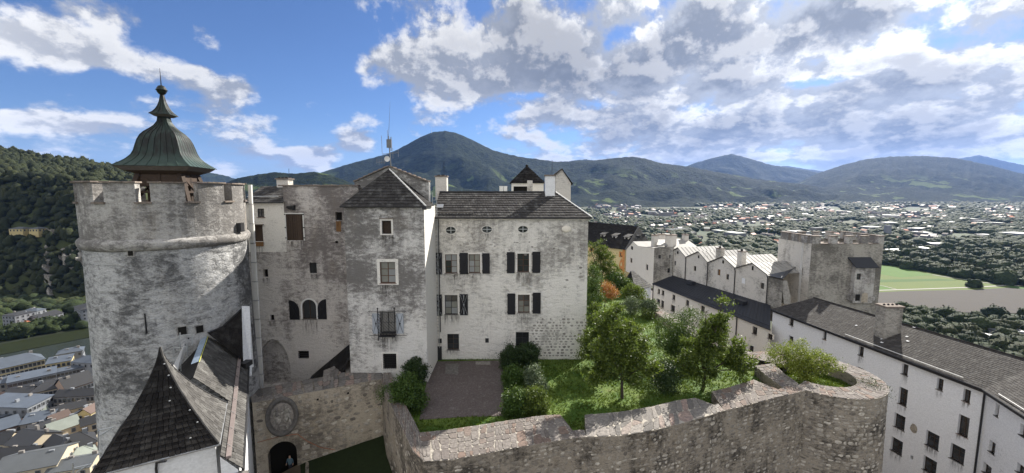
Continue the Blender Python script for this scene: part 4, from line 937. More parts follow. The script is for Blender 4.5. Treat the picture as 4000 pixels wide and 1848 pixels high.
for r_ in ov:
    cu, cz = (r_[0]+r_[1])/2, (r_[2]+r_[3])/2; mb = MB()
    mb.par(Wp.P(cu-.03, r_[2]+.03, -.17), Wp.d*.06, Wp.n*.04, UP*(r_[3]-r_[2]-.06)); mb.par(Wp.P(r_[0]+.03, cz-.03, -.165), Wp.d*(r_[1]-r_[0]-.06), Wp.n*.03, UP*.06)
    f_ = mb.build('oval_window', 'steel', pa); MB().poly([Wp.P(*q_, -.2) for q_ in shape_pts(r_, 'oval')]).build('pane', 'glass', f_)
    pts = shape_pts(r_, 'oval'); mb = MB()
    for i in range(28):
        a, c_ = pts[i], pts[(i+1) % 28]; e_ = lambda q_: (cu+(q_[0]-cu)*1.12, cz+(q_[1]-cz)*1.16)
        mb.add([Wp.P(*a, 0), Wp.P(*c_, 0), Wp.P(*e_(c_), 0), Wp.P(*e_(a), 0), Wp.P(*a, .025), Wp.P(*c_, .025), Wp.P(*e_(c_), .025), Wp.P(*e_(a), .025)], [(4, 5, 6, 7), (0, 1, 5, 4), (2, 3, 7, 6)])
    mb.build('oval_surround', 'palepl', pa)
r_ = ZL(803, 353, 854, 389); cu, cz = (r_[0]+r_[1])/2, (r_[2]+r_[3])/2; hw, hh = (r_[1]-r_[0])/2, (r_[3]-r_[2])/2; mb = MB(); prv = None; vs = []; fs = []
for j, (k, o_) in enumerate(((1.0, 0), (.97, .06), (.8, .12), (.5, .16), (.15, .175))):
    vs += [Wp.P(cu+hw*k*cos(2*pi*i/28), cz+hh*k*sin(2*pi*i/28), o_) for i in range(28)]
    if j: fs += [((j-1)*28+i, (j-1)*28+(i+1) % 28, j*28+(i+1) % 28, j*28+i) for i in range(28)]
fs.append(tuple(range(4*28, 5*28))); mb.add(vs, fs); mb.build('blind_oval_boss', 'creampl', pa, True)
for r_, pn, rows in ((w11, ['glass', 'palepane', 'glass', 'palepane', 'palepane', 'palepane'], 3), (w12, ['palepane', 'greypane', 'palepane', 'greypane', 'greypane', 'greypane'], 3), (w13, 'glass', 3), (w21, ['greypane', 'palepane', 'palepane', 'greypane', 'glass', 'glass'], 3), (w22, ['greypane', 'greypane', 'greypane', 'glass', 'glass', 'glass'], 3)):  # left window of the second row: pale lower panes paint in a reflection
    surround(Wp, r_, pa, .17, .03, 'palepl'); window(Wp, r_, pa, 2, rows, .2, 'frame' if r_ not in (w21,) else 'darkmetal', pn, .055)
surround(Wp, w31, pa, .12, .04, 'palepl'); window(Wp, w31, pa, 2, 3, .2, 'wood', 'glass', .05); window(Wp, w32, pa, 2, 3, .22, 'darkmetal', 'glass', .05)
for i in range(1, 5): a = w32[0]+(w32[1]-w32[0])*i/5; MB().tube(Wp.P(a, w32[2], -.06), Wp.P(a, w32[3], -.06), .018, n=4).build('window_bar', 'iron', pa)
for i in range(1, 5): a = w13[0]+(w13[1]-w13[0])*i/5; MB().tube(Wp.P(a, w13[2], -.06), Wp.P(a, w13[3], -.06), .014, n=4).build('window_bar', 'iron', pa)
for i in range(1, 7): a = w13[2]+(w13[3]-w13[2])*i/7; MB().tube(Wp.P(w13[0], a, -.065), Wp.P(w13[1], a, -.065), .014, n=4).build('window_bar', 'iron', pa)
for a, brc in (((129, 497, 172, 610), 1), ((266, 497, 309, 609), 0), ((385, 499, 423, 606), 0), ((514, 493, 555, 604), 0), ((648, 491, 690, 602), 0), ((129, 717, 172, 828), 1), ((266, 715, 308, 825), 1), ((517, 711, 558, 822), 0), ((650, 707, 692, 817), 0)):
    s_ = shutter(Wp, ZL(*a), pa, 'shut', bool(brc), 0, bool(brc))
    if not brc: r_ = ZL(*a); MB().tube(Wp.P((r_[0]+r_[1])/2, r_[2]+.3, .11), Wp.P((r_[0]+r_[1])/2+.1, r_[3]-.4, .11), .014, n=4).build('latch_bar', 'iron', s_)
for a in ((153, 950, 170, 973), (400, 948, 418, 970)):
    r_ = ZL(*a); MB().par(Wp.P(r_[0], r_[2], .005), Wp.d*(r_[1]-r_[0]), Wp.n*.08, UP*(r_[3]-r_[2])).build('wall_lamp_box', 'darkmetal', pa)
# roof
RY = 46.5; rz = -.06; rx1 = atY(2170, 753, RY).x; a0_ = Vector((XP0-.02, YP-.32, ZP+.03)); a1_ = Vector((XP1+.3, YP-.32, ZP+.03)); b0 = Vector((XP0-.02, RY, rz)); b1 = Vector((rx1, RY, rz)); c0_ = Vector((XP0-.02, 51.3, ZP+.03)); c1_ = Vector((XP1+.3, 51.3, ZP+.03))
MB().poly([a0_, a1_, b1, b0]).poly([a1_, c1_, b1]).poly([c1_, c0_, b0, b1]).poly([a0_, b0, c0_]).build('roof_deck', 'dkshing', pa)
tile_surface(quadS(a0_, a1_, b1, b0), 11, .30, 'roof_shingle', 'greyshing', pa, .085); tile_surface(triS(a1_, c1_, b1), 12, .36, 'hip_shingle', 'greyshing', pa, .04, 20, v1=.97)
MB().path([a1_+UP*.08, b1+UP*.09], .06, 6).build('hip_flashing', 'white', pa); MB().tube(b0+UP*.06, b1+UP*.06, .10, n=6).build('ridge_cap', 'darkmetal', pa); MB().tube(a0_+Vector((0, -.05, -.03)), a1_+Vector((0, -.05, -.03)), .075, n=6).build('gutter', 'darkmetal', pa)
f_ = quadS(a0_, a1_, b1, b0); 
for k in range(10): MB().tube(f_(.045+k*.022, .13)+UP*.17, f_(.045+(k+1)*.022, .13)+UP*.17, .055, n=6).build('snow_guard', 'woodgrey', pa); MB().tube(f_(.05+k*.022, .13), f_(.05+k*.022, .13)+UP*.17, .02, n=4).build('guard_bracket', 'steel', pa)
MB().par(f_(.012, .33)+UP*.12, (.7, 0, 0), (0, .5, .3), (0, 0, .06)).build('roof_step', 'steel', pa)
MB().box(XP0-.15, XP1+.15, YP-.14, YP-.002, ZP-.16, ZP+.0).build('eaves_moulding', 'palepl', pa)
# exposed rubble patch in the lower right of the facade
cells = []
z = -17.2
while z < -13.3:
    h = random.uniform(.2, .34); u = 9.9+max(0, (z+14.2)*1.2)+random.uniform(0, .3)
    while u < 15.6-.0*z:
        wd = random.uniform(.22, .52); pr_ = .8 if u < 13.6 else .55
        if random.random() < pr_: cells.append((Wp.P(u+wd/2, z+h/2, -.02), Wp.d, Wp.n, UP, wd*.94, h*.92))
        u += wd+.04
    z += h+.03
z = -13.3
while z < -3.6:  # ragged quoins near the right corner and thin rubble showing through
    h = random.uniform(.22, .36)
    for u in (13.6+random.uniform(-.5, .2), 14.3, 15.1):
        if random.random() < (.34 if z > -9 else .22): cells.append((Wp.P(u, z, -.035), Wp.d, Wp.n, UP, random.uniform(.35, .6), h*.9))
    z += h+.05
for _ in range(60): cells.append((Wp.P(random.uniform(2.5, 13.2), random.uniform(-6.4, -4.6), -.04), Wp.d, Wp.n, UP, random.uniform(.25, .5), random.uniform(.18, .3)))
place_stones('rubble_stone', cells, 'rubblepale', pa, 300, .055)
# chimneys and rooftop things
def chimney(x0, x1, ytop, ybot, Y, dy, label, mk, pots=2, cap='tilecap', rod=True):
    a, c_ = atY(x0, ytop, Y), atY(x1, ytop, Y); zb = atY(x0, ybot, Y).z-.9; o = thing('chimney', ((a.x+c_.x)/2, Y, zb), label, 'chimney')
    MB().box(a.x, c_.x, Y, Y+dy, zb, a.z-.14).build('stack', mk, o); MB().box(a.x-.09, c_.x+.09, Y-.09, Y+dy+.09, a.z-.138, a.z).build('cap_plate', cap, o)
    for k in range(pots): w_ = (c_.x-a.x)/(pots+.5); MB().box(a.x+w_*(.25+k)+.05, a.x+w_*(1.25+k)-.1, Y+.15, Y+dy-.15, a.z+.002, a.z+.1).build('flue_cowl', 'iron', o)
    if rod: MB().tube((c_.x-.3, Y+.3, a.z), (c_.x-.3, Y+.3, a.z+1.6), .022, n=5).build('lightning_rod', 'iron', o)
    return o
chimney(1700, 1744, 686, 750, 46.7, 1.0, 'grey chimney on the left end of the palace roof ridge', 'housepl')
chimney(2131, 2168, 683, 752, 45.6, 1.0, 'white plastered chimney at the hip end of the palace roof', 'whitepl', 0)
MB().tube(Vector((3.75, 46, .5)), Vector((3.75, 46, 3.2)), .025, n=5)
def litt(x0, x1, yt, yb, Y, dy, mk, nm, par): a, c_ = atY(x0, yt, Y), atY(x1, yb, Y); return MB().box(a.x, c_.x, Y, Y+dy, c_.z-2, a.z).build(nm, mk, par)
sk = thing('skylight_box', (0, 58, -3), 'small two-pane white roof light behind the palace ridge', 'skylight'); litt(1951, 1965, 727, 750, 58, .8, 'white', 'glazed_leaf', sk); litt(1967, 1981, 727, 750, 58, .8, 'white', 'glazed_leaf', sk)
pt_ = thing('pyramid_roof_tower', (2.5, 62, -6), 'small tower with steep pyramid shingle roof behind the palace ridge', 'tower'); YB = 60
a, c_ = atY(1998, 716, YB), atY(2124, 716, YB); dyy = (c_.x-a.x); ap = atY(2058, 648, YB+dyy/2)
Wq = Wall((a.x, YB), (c_.x, YB)); wall('front_wall', Wq, 0, c_.x-a.x, -6, a.z, [(Wq.rect(2006, 728, 2075, 775), .8, 'rect')], 'palepl', pt_); MB().box(a.x, c_.x, YB+.85, YB+dyy, -6, a.z-.01).build('body', 'palepl', pt_)
q4 = [Vector((a.x-.25, YB-.25, a.z)), Vector((c_.x+.25, YB-.25, a.z)), Vector((c_.x+.25, YB+dyy+.25, a.z)), Vector((a.x-.25, YB+dyy+.25, a.z))]
mb = MB(); [mb.poly([q4[i], q4[(i+1) % 4], ap]) for i in range(4)]; mb.poly(q4); mb.build('roof_deck', 'dkshing', pt_)
for i in (0, 1, 3): tile_surface(triS(q4[i], q4[(i+1) % 4], ap), 10, .45, 'roof_shingle', 'dkshing', pt_, .06, 110, v1=.97)
MB().lathe((ap.x, ap.y, ap.z-.1), [(.2, 0), (.22, .15), (.05, .3)], 8).build('finial', 'dkshing', pt_)
litt(2060, 2080, 705, 760, 57, .7, 'housepl', 'vent_shaft', pt_)
g2 = thing('gabled_lookout', (9, 56, -8), 'narrow grey tower with small gabled roof right of the white chimney', 'tower'); YB = 54.0
a, c_, k_ = atY(2172, 700, YB), atY(2230, 715, YB), atY(2195, 662, YB); r0_ = atY(2172, 682, YB)
pl = [(a.x, -8), (c_.x, -8), (c_.x, c_.z), (k_.x, k_.z), (a.x, r0_.z)]; MB().add([(x, YB, z_) for x, z_ in pl]+[(x, YB+3, z_) for x, z_ in pl], [tuple(range(5)), tuple(range(9, 4, -1))]+[(i, (i+1) % 5, 5+(i+1) % 5, 5+i) for i in range(5)]).build('walls', 'housepl', g2)
for (p0, p1) in (((a.x-.3, r0_.z-.15), (k_.x, k_.z+.03)), ((k_.x, k_.z+.03), (c_.x+.25, c_.z-.2))):
    P0, P1 = Vector((p0[0], YB-.25, p0[1])), Vector((p1[0], YB-.25, p1[1])); f_ = quadS(P0, P1, P1+Vector((0, 3.5, 0)), P0+Vector((0, 3.5, 0)))
    MB().par(P0+UP*.01, P1-P0, (0, 3.5, 0), (0, 0, .07)).build('roof_slope', 'dkshing', g2)
# recessed strip with ladder between turret and palace
ld = thing('wall_ladder', (-8.1, 41.7, -17), 'long thin steel ladder climbing the palace wall beside the turret', 'ladder')
la, lb = atY(1672, 1360, 41.75), atY(1688, 752, 41.75)
for dx in (0, .42): MB().tube((-7.98+dx, 41.8, la.z), (-7.98+dx, 41.8, lb.z), .03, n=5).build('ladder_rail', 'steel', ld)
k = 0; z = la.z+.2
while z < lb.z-.1: MB().tube((-7.98, 41.8, z), (-7.56, 41.8, z), .018, n=4).build('rung', 'steel', ld); z += .33
dn = thing('downpipe', (-7.3, 41.8, -15), 'dark downpipe beside the long ladder on the palace wall', 'drainpipe'); MB().tube((-7.45, 41.88, -14.5), (-7.45, 41.88, ZP-.1), .05, n=6).build('pipe', 'darkmetal', dn)
kb = thing('metal_side_door', (-7.2, 41.5, -17.4), 'grey sheet metal door with white notice at the foot of the ladder', 'door')
r_ = ZL(103, 990, 137, 1088); MB().par(Wp.P(max(r_[0], .02), r_[2], .06), Wp.d*(r_[1]-r_[0]), Wp.n*.12, UP*(r_[3]-r_[2])).build('door_leaf', 'darkmetal', kb); q_ = ZL(119, 1020, 131, 1040); MB().par(Wp.P(q_[0], q_[2], .185), Wp.d*(q_[1]-q_[0]), Wp.n*.01, UP*(q_[3]-q_[2])).build('notice', 'white', kb)

for r_, d_ in ((w11, 1.6), (w12, 1.6), (w13, 2.3), (w21, 1.5), (w22, 1.8), (w31, .8)): stain(Wp, r_, pa, d_, .35)
for r_ in ov: stain(Wp, r_, pa, 1.1, .0)
for r_, d_ in ((w1, 1.6), (w2, 1.9), (w3, 2.0)): stain(Wt, r_, tu, d_, .3)
for r_, d_ in ((ops_up1[1][0], 2.2), (sm1, .9), (sm2, 1.0), (arc, 2.2), (sm3, .8), (ops_up2[0][0], 1.6), (ops_up2[1][0], 1.8)): stain(Wl, r_, lw, d_, .2)
MB().poly([Wp.P(0, ZP-2.6, .011), Wp.P(XP1-XP0, ZP-2.6, .011), Wp.P(XP1-XP0, ZP-.2, .011), Wp.P(0, ZP-.2, .011)])

# ================================================================== ramparts
ZC = -16.6; ZGARD = -17.5
def cz(lst, z=ZC): return [atZ(a, c_, z) for a, c_ in lst]
def flag(Pout, Pin, parent, size=.62, matk='coping', z=ZC, rows=None, jit=.16, gapc=.017, name='coping_stone', th=.035, acc=None):
    """flagstones with recessed joints on the strip between two polylines; jittered quads, some cut in two"""
    out = []
    def ev(Pl, s_):
        k = min(int(s_), len(Pl)-2); return Pl[k].lerp(Pl[k+1], s_-k)
    nseg = len(Pout)-1; S_ = [0.0]
    for k in range(nseg):
        L_ = ((Pout[k+1]-Pout[k]).length+(Pin[k+1]-Pin[k]).length)/2; m_ = max(1, round(L_/size))
        S_ += [k+(i+1)/m_ for i in range(m_)]
    n = len(S_)-1; wdt = (Pout[0]-Pin[0]).length; R_n = rows or max(2, round(wdt/size)); G = {}
    for i in range(n+1):
        for j in range(R_n+1):
            s_ = S_[i]+(random.uniform(-jit, jit)*(S_[min(i+1, n)]-S_[max(i-1, 0)])*.6 if 0 < i < n else 0); t_ = j/R_n+(random.uniform(-jit, jit)/R_n*1.3 if 0 < j < R_n else 0)
            p_ = ev(Pout, min(max(s_, 0), nseg)).lerp(ev(Pin, min(max(s_, 0), nseg)), t_); G[i, j] = Vector((p_.x, p_.y, z))
    for i in range(n):
        j = 0
        while j < R_n:
            st = 2 if (random.random() < .22 and j < R_n-1) else 1
            q_ = [G[i, j], G[i+1, j], G[i+1, j+st], G[i, j+st]]; j += st
            polys = [q_]
            if random.random() < .33: # cut along a bent line
                a = q_[0].lerp(q_[1], random.uniform(.35, .65)); c_ = q_[3].lerp(q_[2], random.uniform(.35, .65)); polys = [[q_[0], a, c_, q_[3]], [a, q_[1], q_[2], c_]]
            elif random.random() < .2: a = q_[0].lerp(q_[3], random.uniform(.4, .6)); polys = [[q_[0], q_[1], q_[2], a], [a, q_[2], q_[3]]]
            for P_ in polys:
                m_ = sum(P_, Vector())/len(P_); Q = []
                for v_ in P_: d = (m_-v_); Q.append(v_+d*min(gapc/max(d.length, .05), .4)*random.uniform(.7, 1.3))
                # chamfer corners
                C_ = []
                for a_ in range(len(Q)):
                    pr, nx = Q[a_-1], Q[(a_+1) % len(Q)]; C_ += [Q[a_].lerp(pr, .16), Q[a_].lerp(nx, .16)]
                k = len(C_); h = th*random.uniform(.6, 1.3); tl = Vector((random.uniform(-.03, .03), random.uniform(-.03, .03), 0))
                top = [v_.lerp(m_, .05)+UP*(h+(v_-m_).dot(tl)) for v_ in C_]
                out.append(([v_-UP*.01 for v_ in C_]+top, [tuple(range(k, 2*k))]+[(a_, (a_+1) % k, k+(a_+1) % k, k+a_) for a_ in range(k)]))
    if acc is not None: acc += out; return
    pieces(name, out, matk, parent)
def face_cells(Pl, z0, z1, sz, prob, batter=0.0, acc=None, ragged=.25):
    cells = acc if acc is not None else []
    for a, c_ in zip(Pl, Pl[1:]):
        a = Vector((a.x, a.y, 0)); c_ = Vector((c_.x, c_.y, 0)); d = (c_-a); L_ = d.length; d.normalize(); nn = Vector((d.y, -d.x, 0))
        if nn.dot(-a) < 0: nn = -nn
        z = z1
        while z > z0:
            h = random.uniform(.5, 1.25)*sz*.72; u = random.uniform(0, .4)
            while u < L_-.1:
                wd = random.uniform(.45, 1.7)*sz
                if random.random() < prob: cells.append((a+d*min(u+wd/2, L_)+UP*(z-h/2)-nn*.02, d, nn, UP, wd*random.uniform(.72, .95), h*random.uniform(.78, .96)))
                u += wd*1.03
            z -= h*1.04
    return cells
# front rampart
so = [cz([(1655, 1803), (1760, 1797), (1900, 1771), (2060, 1741), (2150, 1727), (2235, 1712)]), cz([(2235, 1712), (2262, 1710)]), cz([(2262, 1710), (2290, 1707)]), cz([(2290, 1707), (2420, 1703), (2560, 1680), (2660, 1655), (2760, 1626)]), cz([(2760, 1626), (2800, 1614)]), cz([(2800, 1614), (2830, 1604)]), cz([(2830, 1604), (2900, 1588), (2960, 1572), (3060, 1546)]), cz([(3060, 1546), (3100, 1537), (3146, 1526)])]
si = [cz([(1640, 1690), (1750, 1679), (1900, 1656), (2040, 1634), (2130, 1622), (2188, 1620)]), cz([(2188, 1620), (2237, 1682)]), cz([(2237, 1682), (2283, 1680)]), cz([(2284, 1621), (2420, 1609), (2540, 1590), (2640, 1565), (2715, 1554)]), cz([(2715, 1554), (2790, 1582)]), cz([(2790, 1582), (2805, 1577)]), cz([(2780, 1530), (2850, 1512), (2944, 1483), (3041, 1522)]), cz([(3041, 1522), (3060, 1512), (3115, 1500)])]
fr = thing('front_rampart', (6, 26, -36), 'long curved rubble rampart with flagstone coping in the foreground', 'rampart wall')
mb = MB(); mt_ = MB(); outer = [p_ for s_ in so for p_ in s_]
for s_, t_ in zip(so, si):
    for i in range(len(s_)-1):
        a, c_, d_, e_ = s_[i], s_[i+1], t_[i+1], t_[i]; mb.poly([a-UP*20, c_-UP*20, c_, a]); mb.poly([e_, d_, d_-UP*3, e_-UP*3]); mt_.poly([a, c_, d_, e_])
    a, c_ = s_[0], t_[0]; mb.poly([a, c_, c_-UP*3, a-UP*3]); a, c_ = s_[-1], t_[-1]; mb.poly([a, c_, c_-UP*3, a-UP*3])
mb.build('masonry', 'mortar', fr); mt_.build('coping_bed', 'mortarpale', fr)
acc = []
for i in (0, 1, 2): flag(so[i], si[i], fr, .55, acc=acc)
pieces('coping_stone', acc, 'coping', fr)
acc = []
for i in (3, 4, 5): flag(so[i], si[i], fr, .95, rows=2, jit=.22, acc=acc)
pieces('large_slab', acc, 'copinggrey', fr)
acc = []
for i in (6, 7): flag(so[i], si[i], fr, .8, acc=acc)
pieces('pale_slab', acc, 'coping', fr)
# ragged lip of coping stones overhanging the face
for a, c_ in zip(outer, outer[1:]):
    L_ = (c_-a).length
    if L_ < .1: continue
cells = []
face_cells(outer, -20.0, -16.75, .46, .7, acc=cells); face_cells(outer[8:], -24.5, -20.0, .46, .8, acc=cells)
random.shuffle(cells); place_stones('rubble_stone', cells, 'rubble', fr, 300, .045)
# left rampart
lr = thing('left_rampart', (-8, 30, -36), 'side rampart descending from the gate wall corner with sunlit coping', 'rampart wall')
lo = cz([(1490, 1481), (1500, 1530), (1560, 1650), (1612, 1762), (1655, 1803)]); li_ = cz([(1510, 1420), (1538, 1482), (1572, 1560), (1616, 1640), (1640, 1690)])
mb = MB(); mt_ = MB()
for i in range(4): a, c_, d_, e_ = lo[i], lo[i+1], li_[i+1], li_[i]; mb.poly([a-UP*12, c_-UP*12, c_, a]); mb.poly([e_, d_, d_-UP*3, e_-UP*3]); mt_.poly([a, c_, d_, e_])
mb.build('masonry', 'mortar', lr); mt_.build('coping_bed', 'mortarpale', lr); flag(lo, li_, lr, .6); cells = face_cells(lo, -23, -16.8, .55, .35); random.shuffle(cells); place_stones('rubble_stone', cells, 'rubble', lr, 300, .05)
# gate wall with coat of arms
ga = thing('gate_wall', (-16, 33, -24), 'rubble gate wall with carved coat of arms above a dark archway', 'gate wall')
go = cz([(985, 1575), (1260, 1524), (1260, 1524), (1380, 1501), (1490, 1481)]); gi = cz([(972, 1526), (1262, 1472), (1264, 1447), (1380, 1403), (1500, 1412)])
mb = MB(); mt_ = MB()
for i in range(4):
    a, c_, d_, e_ = go[i], go[i+1], gi[i+1], gi[i]; mt_.poly([a, c_, d_, e_]) if i != 1 else None; mb.poly([e_, d_, d_-UP*9, e_-UP*9])
mt_.build('coping_bed', 'mortar', ga); mb.build('rear_face', 'gatemortar', ga); flag(go[:2], gi[:2], ga, .75, 'copinggrey'); flag(go[2:], gi[2:], ga, .75, 'copinggrey')
Wg = Wall(go[0], go[4]); arc2 = Wg.rect(1047, 1724, 1161, 1725); du = Wg.rect(1047, 1790, 1161, 1791); r_ = (du[0], du[1], -24.0, Wg.px(1112, 1722)[1])
wall('masonry', Wg, 0, Wg.L, -26, ZC, [(r_, 1.5, 'arch')], 'gatemortar', ga)
pts = shape_pts(r_, 'arch'); cu = (r_[0]+r_[1])/2; zc = r_[3]-(r_[1]-r_[0])/2
for a, c_ in zip(pts[2:], pts[3:]): # voussoirs
    def o_(q_): d_ = Vector((q_[0]-cu, q_[1]-zc)).normalized()*.3; return (q_[0]+d_.x, q_[1]+d_.y)
    P4 = [a, c_, o_(c_), o_(a)]; MB().add([Wg.P(*q_, -.02) for q_ in P4]+[Wg.P(*q_, .05) for q_ in P4], [(4, 5, 6, 7), (0, 1, 5, 4), (1, 2, 6, 5), (2, 3, 7, 6), (3, 0, 4, 7)]).build('voussoir', 'gatemortar', ga)
cells = []
z = ZC-.25
while z > -23.2:
    h = random.uniform(.26, .55); u = random.uniform(.0, .7)
    while u < Wg.L-.2:
        wd = random.uniform(.3, .9); inside = abs(u+wd/2-cu) < 1.5 and z < r_[3]+.3
        cc = Wg.px(1102, 1627); arms = hypot((u+wd/2-cc[0])/1.25, (z-cc[1])/1.75) < 1
        if random.random() < .74 and not inside and not arms: cells.append((Wg.P(u+wd/2, z, -.025), Wg.d, Wg.n, UP, wd*.85, h*.82))
        u += wd*1.15
    z -= h*1.02
place_stones('rubble_stone', cells, 'rubble', ga, 300, .06)
# carved arms: oval moulded frame, two shields, mitre, figures in relief (plain carving)
cc = Wg.px(1102, 1627); ca = MB(); hw, hh = .98, 1.38
def ringpt(a, k, o_): return Wg.P(cc[0]+hw*k*cos(a), cc[1]+hh*k*sin(a), o_)
vs = []; fs = []; lv = [(1.22, 0), (1.2, .14), (1.08, .2), (.98, .14), (.93, .05), (.0, .05)]
for k, o_ in lv: vs += [ringpt(2*pi*i/36, k, o_) for i in range(36)]
for j in range(len(lv)-1): fs += [(j*36+i, j*36+(i+1) % 36, (j+1)*36+(i+1) % 36, (j+1)*36+i) for i in range(36)]
ca.add(vs, fs); arms = ca.build('coat_of_arms', 'copinggrey', ga, True)
def relief(pts_, h_, nm, mk='rubblepale'):
    n = len(pts_); mu = sum(a for a, _ in pts_)/n; mz = sum(c_ for _, c_ in pts_)/n
    vs = [Wg.P(cc[0]+a, cc[1]+c_, .05) for a, c_ in pts_]+[Wg.P(cc[0]+a*.9+mu*.1, cc[1]+c_*.9+mz*.1, h_*.7+.05) for a, c_ in pts_]+[Wg.P(cc[0]+a*.55+mu*.45, cc[1]+c_*.55+mz*.45, h_+.05) for a, c_ in pts_]
    MB().add(vs, [(j*n+i, j*n+(i+1) % n, (j+1)*n+(i+1) % n, (j+1)*n+i) for j in (0, 1) for i in range(n)]+[tuple(range(2*n, 3*n))]).build(nm, mk, arms, True)
def el_(cx_, cz_, a, c_, n=12, tw_=0): return [(cx_+a*cos(t_)*cos(tw_)-c_*sin(t_)*sin(tw_), cz_+a*cos(t_)*sin(tw_)+c_*sin(t_)*cos(tw_)) for t_ in [2*pi*i/n for i in range(n)]]
relief(el_(0, 0, .84, 1.2, 24), .06, 'oval_field', 'copinggrey')
for sx in (-1, 1):
    hx, hzz = sx*.33, .82 if sx > 0 else .70
    relief(el_(hx, hzz, .10, .13), .24, 'carved_head'); relief(el_(hx, hzz+.13, .12, .07), .2, 'carved_hat'); relief(el_(hx, hzz-.33, .17, .25), .19, 'carved_torso')
    relief(el_(hx+sx*.2, hzz-.35, .06, .26, 10, sx*.35), .17, 'carved_arm'); relief(el_(hx-sx*.17, hzz-.38, .05, .2, 10, -sx*.7), .2, 'carved_arm')
    relief([(hx-.19, hzz-.5), (hx+.19, hzz-.5), (hx+.24+sx*.05, hzz-1.05), (hx+.05, hzz-1.25), (hx-.22+sx*.05, hzz-1.05)], .14, 'carved_robe')
    for k in range(3): relief(el_(hx+(k-1)*.12, hzz-.85-.05*k, .03, .22, 8, .1*k), .19, 'robe_fold')
    relief([(sx*.26-.17, -.05), (sx*.26+.17, -.05), (sx*.26+.17, -.35), (sx*.26, -.55), (sx*.26-.17, -.35)], .22, 'shield')
    relief(el_(sx*.26, -.25, .07, .14, 9, sx*.5), .27, 'shield_charge'); relief(el_(sx*.30, -.95, .08, .16, 10, sx*.4), .16, 'carved_foot'); relief(el_(sx*.55, -.45, .09, .3, 10, sx*.3), .13, 'carved_drapery')
relief(el_(0, .35, .12, .1), .18, 'carved_crest'); relief(el_(0, -.72, .3, .12), .15, 'carved_scroll')
for a, c_, w_, h_ in ((1237, 1565, .16, .16), (1356, 1540, .16, .16)):
    q_ = Wg.px(a, c_); MB().par(Wg.P(q_[0], q_[1], .0), Wg.d*w_, Wg.n*.012, UP*h_).build('putlog_hole', 'dark', ga)
q_ = Wg.rect(1181, 1738, 1210, 1755); MB().par(Wg.P(q_[0], q_[2], .0), Wg.d*(q_[1]-q_[0]), Wg.n*.03, UP*(q_[3]-q_[2])).build('wall_plaque', 'mortarpale', ga)
rp = thing('rope', (-16, 33, -21), 'thin reddish cable drooping across the gate wall beside the arch', 'cable'); pr = [Wg.P(*Wg.px(a, c_), .06) for a, c_ in ((1005, 1727), (1090, 1704), (1162, 1694), (1200, 1722), (1250, 1746), (1310, 1757))]
for a, c_ in zip(pr, pr[1:]): MB().tube(a, c_, .025, n=5).build('cable_length', 'r_red', rp)
# sloping grass and paving of the outer ward
gA, gB = go[0], go[4]; fz = lambda s_: -23.7+(1.1*min(s_/.35, 1) if s_ < .35 else 1.1+.7*(s_-.35)/.65)
V = []; F = []; NS = 16
for i in range(NS+1):
    s_ = i/NS
    for j in range(9):
        t_ = j/8; p_ = gA.lerp(gB, s_)+Vector((.3+3.2*s_-.3, 0, 0))*0; q_ = p_+Vector((Wg.n.x, Wg.n.y, 0))*(14*t_-.2); V.append((q_.x+t_*3*s_, q_.y, fz(s_)-t_*1.2+.04*noise.noise(Vector((q_.x, q_.y, 0)))))
F = [(i*9+j, (i+1)*9+j, (i+1)*9+j+1, i*9+j+1) for i in range(NS) for j in range(8)]
k0 = [f for n_, f in enumerate(F) if n_//8 >= 5]; k1 = [f for n_, f in enumerate(F) if n_//8 < 5]
struct(link('grass_slope', mesh_np('grass_slope', V, k0, 'shadegrass', True))); struct(link('gate_path', mesh_np('gate_path', V, k1, 'soil', True)))
a, c_ = Wg.P(3.45, -22.9, .1), Wg.P(3.45, -23.6, 6); tag(MB().par(Wg.P(3.5, -23.9, .02), Wg.d*.25, Wg.n*6, UP*1.3).build('kerb_wall', 'mortar'), 'low stone kerb wall between gate path and shade-darkened grass', 'low wall')
# bastion
ba = thing('round_bastion', (28.2, 36.6, -38), 'round rubble bastion with planted top at the right end of the rampart', 'bastion')
BC = Vector((28.2, 36.6, 0)); BR = 4.78; n = 64; prof_ = [(BR+.55, -37), (BR+.3, -30), (BR+.08, -22), (BR, -16.6)]
a0, a1 = radians(-146), radians(140); V = []; F = []
for r_, z_ in prof_:
    for i in range(n+1): a = a0+(a1-a0)*i/n; V.append((BC.x+r_*cos(a), BC.y+r_*sin(a), z_))
F = [(j*(n+1)+i, j*(n+1)+i+1, (j+1)*(n+1)+i+1, (j+1)*(n+1)+i) for j in range(3) for i in range(n)]
link('masonry', mesh_np('masonry', V, F, 'mortar', True), ba)
def ringp(r_, i, nn_=40, b0_=a0, b1_=a1, ex=1.0): a = b0_+(b1_-b0_)*i/nn_; return Vector((BC.x+r_*cos(a)*ex, BC.y+r_*sin(a), ZC))
Po = [ringp(BR+.06, i) for i in range(41)]; Pi = [ringp(2.75, i) for i in range(41)]
mb = MB(); [mb.poly([Po[i], Po[i+1], Pi[i+1], Pi[i]]) for i in range(40)]; mb.build('coping_bed', 'mortarpale', ba)
mb = MB(); [mb.poly([Pi[i]-UP*1.6, Pi[i+1]-UP*1.6, Pi[i+1], Pi[i]]) for i in range(40)]; mb.build('inner_face', 'mortar', ba); flag(Po, Pi, ba, .62, 'coping', rows=3)
cells = []
z = -16.75
